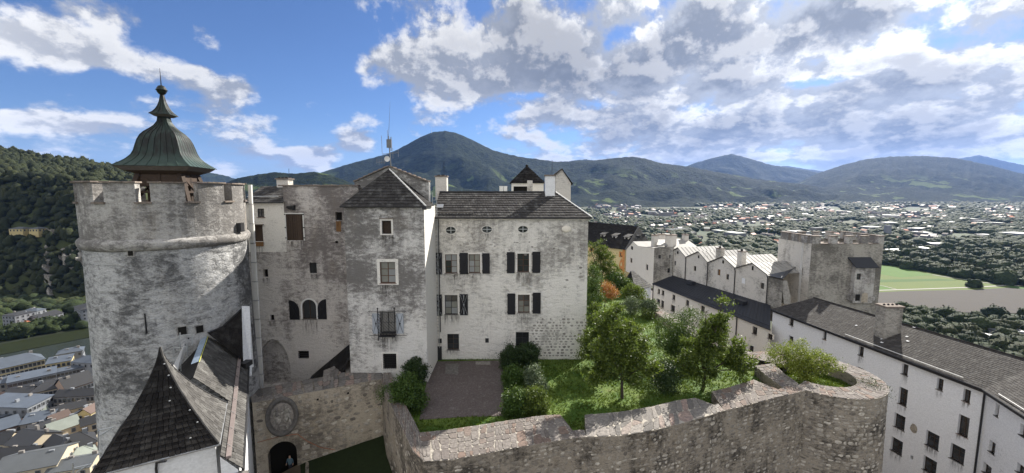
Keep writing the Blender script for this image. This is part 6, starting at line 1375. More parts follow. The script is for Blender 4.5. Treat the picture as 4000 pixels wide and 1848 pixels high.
r_ = Wb.rect(*Z2(527, 322), *Z2(541, 348)); MB().par(Wb.P(r_[0], r_[2], .003), Wb.d*(r_[1]-r_[0]), Wb.n*.03, UP*(r_[3]-r_[2])).build('gable_vent', 'dark', co)
P0, P1 = Wb.P(*pb[2], .1), Wb.P(Wb.L, zt, .1); bk = Vector((9, 1, 0)); ridg = Wb.P(*pb[1], .1)
for (q0, q1) in ((ridg, P0), (P0, P1)):
    N_ = 8
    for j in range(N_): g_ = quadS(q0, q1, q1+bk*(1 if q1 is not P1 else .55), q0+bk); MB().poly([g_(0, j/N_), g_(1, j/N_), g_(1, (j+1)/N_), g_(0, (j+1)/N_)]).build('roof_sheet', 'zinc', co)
MB().poly([ridg, Wb.P(0, pb[0][1], .1), Wb.P(0, pb[0][1], .1)+bk, ridg+bk]).build('roof_back', 'blackmetal', co)
ldr = thing('wall_ladder', tuple(Wa.P(Wa.L-.9, -22, .2)), 'white steel ladder on the shaded corner house beside the gable row', 'ladder')
for dx in (0, .35): MB().tube(Wa.P(Wa.L-.75+dx, -22.3, .25), Wa.P(Wa.L-.75+dx, -12.0, .25), .035, n=5).build('ladder_rail', 'white', ldr)
for k in range(26): MB().tube(Wa.P(Wa.L-.75, -22+k*.38, .25), Wa.P(Wa.L-.4, -22+k*.38, .25), .02, n=4).build('rung', 'white', ldr)
for (x, yt, yb, w_, Y_, lb) in ((842, 232, 320, 70, 108, 'broad plastered chimney above the corner house roof'), (770, 228, 262, 50, 116, 'wide chimney behind the corner house with flat cap'), (955, 230, 290, 32, 112, 'slim chimney beyond the glaring metal roof'), (716, 235, 300, 34, 110, 'chimney with round hood left of the glaring roof')):
    a, c_ = atY(*Z2(x-w_/2, yt), Y_), atY(*Z2(x+w_/2, yb), Y_); o = thing('chimney', (a.x, Y_, c_.z), lb, 'chimney'); MB().box(a.x, c_.x, Y_, Y_+1.6, c_.z-3, a.z-.2).build('stack', 'housepl', o); MB().box(a.x-.15, c_.x+.15, Y_-.15, Y_+1.75, a.z-.198, a.z).build('cap_plate', 'tilecap', o)
    MB().lathe(((a.x+c_.x)/2, Y_+.8, a.z+.002), [(.3, 0), (.3, .15), (.1, .3)], 8).build('cowl', 'iron', o)
# bright roofs continuing behind the row
br_ = thing('far_metal_roof', (44, 118, -36), 'bright metal roof reflecting the sun behind the gable row', 'castle building'); a, c_, d_, e_ = atY(*Z2(850, 340), 106), atY(*Z2(1040, 325), 106), atY(*Z2(960, 268), 113), atY(*Z2(880, 262), 113)
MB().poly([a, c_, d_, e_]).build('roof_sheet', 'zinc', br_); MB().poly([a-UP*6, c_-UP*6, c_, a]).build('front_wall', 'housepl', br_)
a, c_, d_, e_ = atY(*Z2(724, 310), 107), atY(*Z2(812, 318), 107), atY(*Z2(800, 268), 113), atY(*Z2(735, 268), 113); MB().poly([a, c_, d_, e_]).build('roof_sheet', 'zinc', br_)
# far yellow building with dormers
yb_ = thing('yellow_quoined_building', (30, 140, -36), 'yellow building with orange painted quoins and big dark hipped roof', 'castle building')
YA, YB_ = Vector((15.5, 151, 0)), Vector((34.7, 126.2, 0)); Wy = Wall(YA, YB_); zy = -17.6
ry = opening_rects(Wy, [(440, 372, 462, 402), (440, 485, 460, 508), (210, 335, 228, 360), (330, 395, 345, 420)], Z2); wall('front_wall', Wy, 0, Wy.L, -37, zy, [(r_, .3, 'rect') for r_ in ry], 'yellowpl', yb_)
for r_ in ry: window(Wy, r_, yb_, 2, 2, .25, 'wood', 'glass', .1, sill=False); surround(Wy, r_, yb_, .35, .04, 'orange')
for k in range(12): w_ = 1.4 if k % 2 else .9; MB().par(Wy.P(Wy.L-w_, zy-1-k*1.05, .003), Wy.d*w_, Wy.n*.05, UP*1.0).build('quoin', 'orange', yb_)
u_, z_ = Wy.px(*Z2(450, 450)); MB().add([Wy.P(u_-.9, z_-1.2, .05), Wy.P(u_-.5, z_+.4, .05), Wy.P(u_, z_+1.6, .05), Wy.P(u_+.5, z_+.4, .05), Wy.P(u_+.9, z_-1.2, .05), Wy.P(u_+.5, z_-1.2, .05), Wy.P(u_, z_+.8, .05), Wy.P(u_-.5, z_-1.2, .05)], [(0, 1, 7), (1, 2, 6, 7), (2, 3, 5, 6), (3, 4, 5)]).build('ogee_moulding', 'orange', yb_)
pB = Vector((46.5, 137, zy)); pA2 = Vector((27, 163, zy)); R_a, R_b = Vector((24, 153, -10.8)), Vector((41.0, 134, -11.2)); pA_, pB_ = Wy.P(0, zy, .5), Wy.P(Wy.L+.5, zy, .5)
mb = MB(); mb.poly([pA_, pB_, R_b, R_a]); mb.poly([pB_, pB, R_b]); mb.poly([pA2, pA_, R_a]); mb.poly([pB, pA2, R_a, R_b]); mb.build('roof_deck', 'dkshing', yb_); MB().poly([YB_-UP*37, pB+UP*(-37-zy), pB, Vector((YB_.x, YB_.y, zy))]).build('right_wall', 'yellowpl', yb_)
tile_surface(lambda u, v: pA_.lerp(pB_, 1-u).lerp(R_a.lerp(R_b, 1-u), v), 22, .8, 'roof_shingle', 'dkshing', yb_, .06, 150); tile_surface(triS(pB_, pB, R_b), 20, .7, 'side_shingle', 'palerow', yb_, .06, 120, v1=.97)
for (x, y) in ((247, 240), (342, 250), (443, 268)):
    u_, _ = Wy.px(*Z2(x, y)); v_ = .42; p_ = pA_.lerp(pB_, u_/Wy.L).lerp(R_a.lerp(R_b, u_/Wy.L), v_); dm = MB().par(p_-Wy.d*.8+UP*-.3, Wy.d*1.6, Wy.n*-1.6, UP*1.0).build('dormer', 'housepl', yb_); MB().par(p_-Wy.d*1.1+UP*.72+Wy.n*.35, Wy.d*2.2, Wy.n*-2.6+UP*.7, UP*.12).build('dormer_roof', 'palerow', dm); MB().par(p_-Wy.d*.45+UP*-.05, Wy.d*.9, Wy.n*.02, UP*.6).build('dormer_window', 'dark', dm)
for (u, v) in ((.35, .45), (.75, .5)): p_ = triS(pB_, pB, R_b)(u, v); MB().par(p_+UP*.0, (1.2, .5, 0), (-.6, 1.0, 0), UP*.9).build('dormer', 'darkmetal', yb_)
MB().path([R_a+UP*.1, R_b+UP*.1, pB_+UP*.1], .14, 6).build('ridge_cap', 'darkmetal', yb_)
MB().par(atY(2392, 907, 140), (0, 0, 0.1), (.1, 0, 0), (0, .1, 0))
# small hipped garden pavilion
gpv = thing('garden_pavilion', (27, 80, -22), 'small white pavilion with hipped silver shingle roof beyond the garden', 'pavilion'); zg = -18.3
g0, g1 = atY(*Z2(558, 612), 76), atY(*Z2(692, 598), 79.5); g0.z = g1.z = zg; gdir = g1-g0; gperp = Vector((-gdir.y, gdir.x, 0)).normalized()*6.5; g2_, g3 = g1+gperp, g0+gperp; gp0 = atY(*Z2(524, 512), 81.5); gp1 = gp0+gdir.normalized()*.6; gfl = atY(*Z2(452, 585), 80); gfl.z = zg
mb = MB(); mb.poly([g0, g1, gp1, gp0]); mb.poly([gfl, g0, gp0]); mb.poly([g1, g2_, gp1]); mb.poly([gfl, gp0, gp1, g2_]); mb.build('roof_deck', 'dkshing', gpv); tile_surface(quadS(g0, g1, gp1, gp0), 10, .5, 'roof_shingle', 'palerow', gpv, .06); tile_surface(triS(gfl, g0, gp0), 10, .5, 'side_shingle', 'dkshing', gpv, .06, 60, v1=.96)
i_ = gperp.normalized()*.3; MB().poly([g0+i_-UP*6, g1+i_-UP*6, g1+i_, g0+i_]).build('front_wall', 'whitepl', gpv); MB().poly([gfl+Vector((.3, .2, -6)), g0+Vector((.2, .3, -6)), g0+Vector((.2, .3, 0)), gfl+Vector((.3, .2, 0))]).build('left_wall', 'whitepl', gpv)
Wv = Wall((g0+i_)[:2], (g1+i_)[:2]); r_ = Wv.rect(*Z2(605, 648), *Z2(628, 672)); MB().par(Wv.P(r_[0], r_[2], .003), Wv.d*(r_[1]-r_[0]), Wv.n*.04, UP*(r_[3]-r_[2])).build('window', 'glass', gpv)
# right tower
rt = thing('right_keep_tower', (62, 80, -36), 'big square grey tower with crenellated top and projecting bay on the right', 'tower')
YR = 76.0; A_, B_ = atY(3173, 921, YR), atY(3455, 921, YR); zt = A_.z; zs = zt-1.5; Wk = Wall((A_.x, YR), (B_.x, YR)); Wl_ = Wall((A_.x-.3, YR+9), (A_.x, YR)); LK = Wk.L
bay = Wk.rect(*Z3(478, 270), *Z3(565, 430)); rk = [Wk.rect(*Z3(450, 400), *Z3(467, 430))]
wall('front_wall', Wk, 0, LK, -26, zs, [], 'greytower', rt); wall('left_wall', Wl_, 0, Wl_.L, -26, zs, [(Wl_.rect(*Z3(226, 275), *Z3(236, 293)), .3, 'rect'), (Wl_.rect(*Z3(262, 282), *Z3(268, 307)), .3, 'rect')], 'housepl', rt)
MB().poly([(B_.x, YR, -26), (B_.x, YR+9, -26), (B_.x, YR+9, zs), (B_.x, YR, zs)]).build('right_wall', 'greytower', rt); MB().poly([(A_.x-.3, YR+9, -26), (B_.x, YR+9, -26), (B_.x, YR+9, zs), (A_.x-.3, YR+9, zs)]).build('back_wall', 'greytower', rt)
MB().poly([(A_.x+.5, YR+.6, zs-.6), (B_.x-.6, YR+.6, zs-1.0), (B_.x-.6, YR+8.4, zs-.6), (A_.x+.3, YR+8.4, zs-.6)]).build('roof_deck', 'tilecap', rt)
def merl(x0, x1, y0, y1):
    m_ = MB().box(x0, x1, y0, y1, zs+.002, zt-.12).build('merlon', 'merlonpl', rt); MB().box(x0-.06, x1+.06, y0-.2, y1+.2, zt-.118, zt+random.uniform(-.01, .03)).build('cap_slab', 'tilecap', m_)
gx = [Wk.px(*Z3(x, 150))[0] for x in (348, 392, 424, 463, 491, 529, 560, 604)]; ed = [0]+gx+[LK]
for k in range(0, 10, 2): merl(A_.x+ed[k], A_.x+ed[k+1], YR-.02, YR+.6); merl(A_.x+ed[k], A_.x+ed[k+1], YR+8.4, YR+9)
for k in (1, 3, 5, 7): MB().box(A_.x+ed[k]-.1, A_.x+ed[k+1]+.1, YR-.15, YR+.6, zs-.0, zs+.09).build('embrasure_sill', 'tilecap', rt)
for y0, y1 in ((YR+.75, YR+2.6), (YR+3.4, YR+5.4), (YR+6.2, YR+8.2)): merl(A_.x-.28, A_.x+.35, y0, y1); merl(B_.x-.6, B_.x, y0, y1)
Wb2 = Wall((A_.x+bay[0], YR-.9), (A_.x+bay[1], YR-.9)); wb = [Wb2.rect(*Z3(507, 305), *Z3(526, 333))]; wall('bay_front', Wb2, 0, bay[1]-bay[0], bay[2], bay[3], [(wb[0], .3, 'rect')], 'merlonpl', rt)
MB().poly([Wb2.P(0, bay[2]), Wb2.P(0, bay[3]), Wb2.P(0, bay[3], -.88), Wb2.P(0, bay[2], -.88)]).poly([Wb2.P(Wb2.L, bay[2]), Wb2.P(Wb2.L, bay[3]), Wb2.P(Wb2.L, bay[3], -.88), Wb2.P(Wb2.L, bay[2], -.88)]).build('bay_side', 'merlonpl', rt)
window(Wb2, wb[0], rt, 1, 2, .25, 'wood', 'glass', .08, sill=False)
MB().add([Wb2.P(-.3, bay[3]-.1, .5), Wb2.P(Wb2.L+.3, bay[3]-.1, .5), Wb2.P(Wb2.L-.3, bay[3]+1.6, -.87), Wb2.P(-.9, bay[3]+1.6, -.87)]+[Wb2.P(-.3, bay[3]-.22, .5), Wb2.P(Wb2.L+.3, bay[3]-.22, .5), Wb2.P(Wb2.L-.3, bay[3]+1.4, -.87), Wb2.P(-.9, bay[3]+1.4, -.87)], [(0, 1, 2, 3), (7, 6, 5, 4), (0, 4, 5, 1), (1, 5, 6, 2), (3, 7, 4, 0)]).build('bay_roof', 'blackmetal', rt)
r_ = Wk.rect(*Z3(483, 392), *Z3(503, 420)); MB().par(Wb2.P(r_[0]-bay[0], r_[2], .003), Wb2.d*(r_[1]-r_[0]), Wb2.n*.03, UP*(r_[3]-r_[2])).build('bay_window', 'dark', rt)
r_ = Wk.rect(*Z3(510, 384), *Z3(538, 428)); pts = shape_pts((r_[0]-bay[0], r_[1]-bay[0], r_[2], r_[3]), 'arch'); MB().add([Wb2.P(*q_, .004) for q_ in pts], [tuple(range(len(pts)))]).build('blocked_arch', 'gatemortar', rt)
for s_ in (-.45, Wb2.L+.05): MB().par(Wb2.P(s_, bay[2]+.5, .0), Wb2.d*.4, Wb2.n*-.85, UP*.9).build('corbel', 'merlonpl', rt)
for xx in (.25, .55): MB().tube(Wl_.P(Wl_.L-2.4+xx, -24, .15), Wl_.P(Wl_.L-2.4+xx, zt-.2, .15), .06, n=5).build('downpipe', 'white', rt)
mb = None
# ================================================================== person in the gate
def skin_person(name, joints, edges, root, mk, label, cat='person'):
    me = bpy.data.meshes.new(name); me.from_pydata([j[:3] for j in joints], edges, []); o = bpy.data.objects.new(name, me); COL.objects.link(o); me.materials.append(M[mk])
    md = o.modifiers.new('skin', 'SKIN'); ly = me.skin_vertices[0] if len(me.skin_vertices) else None
    if ly is None:
        bm = bmesh.new(); bm.from_mesh(me); bm.verts.layers.skin.verify(); bm.to_mesh(me); bm.free(); ly = me.skin_vertices[0]
    for i, j in enumerate(joints): ly.data[i].radius = (j[3], j[3]*.85)
    ly.data[root].use_root = True; o.modifiers.new('sub', 'SUBSURF').levels = 1
    dg = bpy.context.evaluated_depsgraph_get(); m2 = bpy.data.meshes.new_from_object(o.evaluated_get(dg)); bpy.data.objects.remove(o); m2.polygons.foreach_set('use_smooth', [True]*len(m2.polygons)); return m2
pc = Wg.P(Wg.px(1130, 1790)[0], -23.72, -.5)
J = [(0, 0, .95, .15), (0, 0, 1.2, .15), (0, 0, 1.42, .16), (0, 0, 1.54, .06), (0, 0, 1.6, .085), (0, .01, 1.72, .1), (-.1, 0, .85, .095), (-.11, .05, .48, .07), (-.12, .0, .08, .045), (-.12, -.14, .03, .04), (.1, 0, .85, .095), (.11, -.08, .48, .07), (.13, -.05, .08, .045), (.13, -.19, .03, .04), (-.2, 0, 1.4, .065), (-.27, -.02, 1.14, .048), (-.25, -.18, .95, .035), (.2, 0, 1.4, .065), (.27, 0, 1.14, .048), (.28, -.12, .92, .035)]
E = [(0, 1), (1, 2), (2, 3), (3, 4), (4, 5), (0, 6), (6, 7), (7, 8), (8, 9), (0, 10), (10, 11), (11, 12), (12, 13), (2, 14), (14, 15), (15, 16), (2, 17), (17, 18), (18, 19)]
M['cloth'] = simple('light_blue_shirt', (.10, .16, .20), .9, .1, 3, 0, 0); M['trouser'] = simple('dark_trousers', (.03, .03, .04), .9, .1, 3, 0, 0); M['skin'] = simple('skin', (.45, .28, .2), .6, .05, 3, 0, 0); M['hair'] = simple('brown_hair', (.05, .03, .02), .7, .1, 3, 0, 0)
pm2 = skin_person('person', J, E, 0, 'cloth', ''); pm2.materials.append(M['trouser']); pm2.materials.append(M['skin']); pm2.materials.append(M['hair'])
for p_ in pm2.polygons:
    c_ = p_.center; p_.material_index = 3 if (c_.z > 1.70 or (c_.z > 1.6 and c_.y > .03)) else 2 if (c_.z > 1.5 or (abs(c_.x) > .2 and c_.z < 1.1 and c_.z > .85)) else 1 if c_.z < .98 and abs(c_.x) < .22 else 0
po = bpy.data.objects.new('person', pm2); COL.objects.link(po); po.location = pc; tag(po, 'person in light blue shirt and dark trousers standing in the gate archway', 'person')

for Wq_, L_, o_ in ((Wr1, opening_rects(Wr1, l1, Z3), rb), (Wc, opening_rects(Wc, lc, Z2), lb_)):
    for r_ in L_:
        if r_[3]-r_[2] > .6: stain(Wq_, r_, o_, random.uniform(.7, 1.6), .1)

# ================================================================== garden planting
def leaves(lobes, nl, ls, seed, clump=.3, shell=.55, up=.3, ncl=None):
    r = np.random.default_rng(seed); L_ = np.array(lobes); vol = L_[:, 3]*L_[:, 4]*L_[:, 5]; k = ncl or max(20, nl//45); pk_ = r.choice(len(L_), k, p=vol/vol.sum())
    d = r.normal(size=(k, 3)); d /= np.linalg.norm(d, axis=1, keepdims=True); rad = shell+(1.08-shell)*r.random((k, 1))**.7; cc_ = L_[pk_, :3]+d*rad*L_[pk_, 3:6]
    q_ = r.integers(0, k, nl); sz = r.uniform(.6, 1.5, (k, 1))[q_]; c_ = cc_[q_]+r.normal(size=(nl, 3))*clump*sz*np.array([1, 1, .7])
    a = r.normal(size=(nl, 3)); a[:, 2] -= up*.3; a /= np.linalg.norm(a, axis=1, keepdims=True); b_ = np.cross(a, r.normal(size=(nl, 3))); b_ /= np.linalg.norm(b_, axis=1, keepdims=True)
    s_ = ls*r.uniform(.6, 1.35, (nl, 1)); n_ = np.cross(a, b_)*s_*.25
    V = np.stack([c_-a*s_, c_+b_*s_*.45+n_, c_+a*s_, c_-b_*s_*.45+n_], 1).reshape(-1, 3); return V, np.arange(len(V)).reshape(-1, 4), cc_
def plant(name, label, cat, base, lobes, leafk, nl, ls, tr=.12, seed=0, clump=.28, group=None, shell=.5, trunk=True, barkk='bark', split=.35, stems=1, ncl=None):
    lobes = [(*l_[:3], l_[3]*.92, l_[4]*.92, l_[5]*.93) for l_ in lobes]; base = Vector(base); o = thing(name, base, label, cat, group); V, F, cc_ = leaves(lobes, nl, ls, seed, clump, shell, ncl=ncl)
    link('crown' if trunk else 'foliage', mesh_np('crown', V, F, leafk), o); rr = random.Random(seed)
    cen_ = Vector(np.mean(np.array(lobes)[:, :3], axis=0)); mb = MB(); fork = base.lerp(cen_, split); fork.x = base.x+(fork.x-base.x)*.5
    for s_ in range(stems):
        f_ = fork+Vector((rr.uniform(-.25, .25), rr.uniform(-.25, .25), 0))*(stems > 1)*1.5; b0_ = base+Vector((rr.uniform(-.1, .1), rr.uniform(-.1, .1), -.05))*(stems > 1)
        mid = b0_.lerp(f_, .5)+Vector((rr.uniform(-.06, .06), 0, 0)); mb.tube(b0_, mid, tr*1.15, tr*.95, 8); mb.tube(mid, f_, tr*.95, tr*.8, 8)
        for l_ in lobes:
            c_ = Vector(l_[:3]); m_ = f_.lerp(c_, .55)+Vector((rr.uniform(-.15, .15), rr.uniform(-.15, .15), rr.uniform(0, .2))); mb.tube(f_, m_, tr*.6, tr*.38, 6); mb.tube(m_, c_, tr*.38, tr*.2, 5)
            for _ in range(5): e_ = c_+Vector((rr.uniform(-.8, .8)*l_[3], rr.uniform(-.8, .8)*l_[4], rr.uniform(-.2, .9)*l_[5])); mb.tube(c_, e_, tr*.18, tr*.06, 4)
    mb.build('trunk' if trunk else 'stems', barkk, o); return o
def lob(Y, boxes, dy=None):
    """lobes given as (x0,y0,x1,y1,dY) seen at depth Y"""
    out = []
    for b_ in boxes:
        x0, y0, x1, y1 = b_[:4]; YY = Y+(b_[4] if len(b_) > 4 else 0); a, c_ = atY(x0, y1, YY), atY(x1, y0, YY); rx, rz = (c_.x-a.x)/2, (c_.z-a.z)/2
        out.append(((a.x+c_.x)/2, YY, (a.z+c_.z)/2, rx, (b_[5] if len(b_) > 5 else rx*.9), rz))
    return out
zg_ = ZGARD
b_ = atZ(2430, 1556, zg_); plant('fruit_tree', 'round fruit tree with slim trunk nearest the rampart on the lit lawn', 'tree', b_, lob(b_.y, [(2310, 1290, 2470, 1480), (2400, 1250, 2550, 1440, .5), (2330, 1200, 2480, 1330), (2420, 1380, 2580, 1500, -.3), (2290, 1400, 2400, 1510, .3), (2370, 1170, 2440, 1260)]), 'leafA', 17000, .12, .13, 1, clump=.24, ncl=120, shell=.35)
b_ = atZ(2330, 1430, zg_); plant('fruit_tree', 'spreading fruit tree against the right corner of the pale palace', 'tree', b_, lob(b_.y, [(2268, 1250, 2390, 1420), (2330, 1200, 2460, 1350), (2290, 1190, 2370, 1290), (2380, 1270, 2500, 1420, 1), (2262, 1330, 2330, 1430)]), 'leafA', 13000, .12, .12, 2, clump=.24, ncl=120, shell=.35)
b_ = atZ(2745, 1522, zg_); plant('fruit_tree', 'tallest garden tree with upright leading shoots near the bastion', 'tree', b_, lob(b_.y, [(2650, 1290, 2830, 1470), (2720, 1220, 2860, 1360), (2780, 1165, 2850, 1260), (2800, 1330, 2950, 1450, .6), (2610, 1370, 2720, 1480), (2690, 1430, 2800, 1500, -.4), (2850, 1390, 2940, 1490, .3), (2740, 1190, 2775, 1250)]), 'leafA', 18000, .12, .14, 3, clump=.24, ncl=120, shell=.35)
b_ = atZ(2650, 1412, zg_); plant('hedge_bush', 'big dense rounded bush behind the tallest garden tree', 'bush', b_, lob(b_.y, [(2555, 1225, 2680, 1370), (2640, 1205, 2770, 1360, 1), (2600, 1290, 2740, 1410), (2560, 1300, 2640, 1390)]), 'leafC', 15000, .085, .1, 4, trunk=False, shell=.75, ncl=500)
b_ = atZ(2605, 1528, zg_); plant('shrub', 'dark glossy shrub standing between the two lawn fruit trees', 'bush', b_, lob(b_.y, [(2550, 1440, 2650, 1530), (2560, 1405, 2640, 1480)]), 'leafB', 6000, .075, .07, 5, trunk=False, shell=.7, ncl=220)
b_ = atZ(2362, 1205, zg_); plant('maple', 'small orange-leaved maple beside the palace corner', 'tree', b_, lob(b_.y, [(2338, 1115, 2400, 1160), (2350, 1098, 2390, 1140), (2370, 1125, 2412, 1158, .5)]), 'leafO', 4200, .09, .07, 6)
b_ = atZ(2350, 1140, zg_); plant('pear_tree', 'tall narrow pale tree rising behind the orange maple', 'tree', b_, lob(b_.y, [(2312, 930, 2375, 1010), (2330, 960, 2405, 1050), (2295, 1000, 2370, 1090), (2345, 1030, 2430, 1110), (2290, 940, 2320, 1010)]), 'leafA', 9000, .13, .2, 7, shell=.4)
b_ = atZ(2310, 1290, zg_); plant('shrub', 'tall leafy bush tight against the palace right wall', 'bush', b_, lob(b_.y, [(2290, 1040, 2345, 1140), (2290, 1110, 2350, 1220), (2288, 1180, 2340, 1280)]), 'leafC', 9000, .1, .1, 8, trunk=False, shell=.6, ncl=250)
b_ = atZ(2415, 1150, zg_); plant('shrub', 'loose green bush right of the tall narrow tree', 'bush', b_, lob(b_.y, [(2370, 1060, 2440, 1130), (2400, 1080, 2470, 1140)]), 'leafC', 6000, .12, .1, 9, trunk=False, ncl=160)
b_ = atZ(2470, 1185, zg_); plant('shrub', 'arching green shrub beside the path wall coping', 'bush', b_, lob(b_.y, [(2430, 1110, 2500, 1175), (2470, 1120, 2525, 1180)]), 'leafA', 6000, .11, .1, 10, trunk=False, ncl=160)
b_ = atZ(2462, 1225, zg_); plant('shrub', 'round grey-green shrub on the upper lawn', 'bush', b_, lob(b_.y, [(2438, 1160, 2496, 1222)]), 'leafG', 4500, .08, .06, 11, trunk=False, ncl=160, shell=.7)
b_ = atZ(2535, 1235, zg_); plant('grass_clump', 'pale strappy plant clump at the path wall end', 'plant', b_, lob(b_.y, [(2508, 1175, 2560, 1225)]), 'leafG', 3000, .16, .04, 12, trunk=False)
b_ = atZ(2530, 1248, zg_); plant('flower_bush', 'low bush below the strappy clump at the path wall', 'bush', b_, lob(b_.y, [(2510, 1208, 2552, 1246)]), 'leafA', 1500, .07, .03, 13, trunk=False)
# shrubs of the courtyard hedge
for k, (bx, by, bxs, lf, nl, lb) in enumerate([
    (2000, 1440, [(1955, 1345, 2035, 1440), (1960, 1390, 2030, 1460)], 'leafB', 7000, 'dark rounded shrub left of the barred palace window'),
    (2072, 1440, [(2025, 1342, 2105, 1430), (2040, 1380, 2100, 1440)], 'leafB', 7000, 'darkest dense shrub in front of the barred palace window'),
    (2005, 1530, [(1965, 1430, 2040, 1530)], 'leafC', 7000, 'mid green shrub in the middle left of the courtyard hedge'),
    (2092, 1540, [(2050, 1425, 2120, 1520), (2060, 1480, 2135, 1545)], 'leafG', 8000, 'pale variegated shrub on the lawn side of the courtyard hedge'),
    (2010, 1622, [(1968, 1520, 2060, 1610), (1965, 1560, 2040, 1635)], 'leafC', 9000, 'bright lower shrub touching the rampart coping at the left'),
    (2090, 1625, [(2040, 1520, 2140, 1610), (2060, 1560, 2140, 1640)], 'leafA', 9000, 'broad loose shrub leaning over the rampart coping')]):
    b_ = atZ(bx, by, zg_); plant('shrub', lb, 'bush', b_, lob(b_.y, bxs), lf, nl, .085, .06, 20+k, trunk=False, shell=.65, ncl=240, clump=.16, group='courtyard hedge shrubs')
for k, (bx, by, bxs, lb) in enumerate([(1615, 1500, [(1580, 1400, 1660, 1500), (1570, 1440, 1650, 1530)], 'upper dark shrub against the square turret base'), (1590, 1600, [(1530, 1465, 1640, 1580), (1560, 1520, 1660, 1620)], 'lower dark shrub filling the corner behind the side rampart')]):
    b_ = atZ(bx, by, zg_); plant('shrub', lb, 'bush', b_, lob(b_.y, bxs), 'leafB' if k == 0 else 'leafC', 11000, .09, .06, 30+k, trunk=False, shell=.65, ncl=300, clump=.17, group='turret corner shrubs')
b_ = Vector((27.6, 37.2, -17.55)); plant('bastion_shrub', 'wide yellow-green shrub spreading over the round bastion', 'bush', b_, lob(37.0, [(2995, 1340, 3110, 1430), (3060, 1330, 3190, 1440), (3140, 1370, 3260, 1460), (3200, 1400, 3290, 1460), (3080, 1400, 3200, 1490)]), 'leafD', 12000, .075, .07, 40, trunk=False, clump=.2, stems=3, split=.3, ncl=300, shell=.4)
b_ = atZ(3400, 1500, ZC+.05); V, F, _ = leaves([(b_.x, b_.y, ZC+.08, .7, .5, .06), (b_.x+.2, b_.y-.6, ZC-.35, .4, .25, .4)], 1500, .06, 41); tag(link('ivy', mesh_np('ivy', V, F, 'leafB')), 'dark ivy patch creeping over the bastion coping edge', 'ivy')
b_ = atZ(1500, 1525, ZC); V, F, _ = leaves([(b_.x, b_.y, ZC+.05, .25, .35, .25), (b_.x-.1, b_.y, ZC-.5, .2, .3, .4)], 900, .06, 42); tag(link('wall_plant', mesh_np('wall_plant', V, F, 'leafC')), 'small green plant growing from the gate wall corner', 'plant')

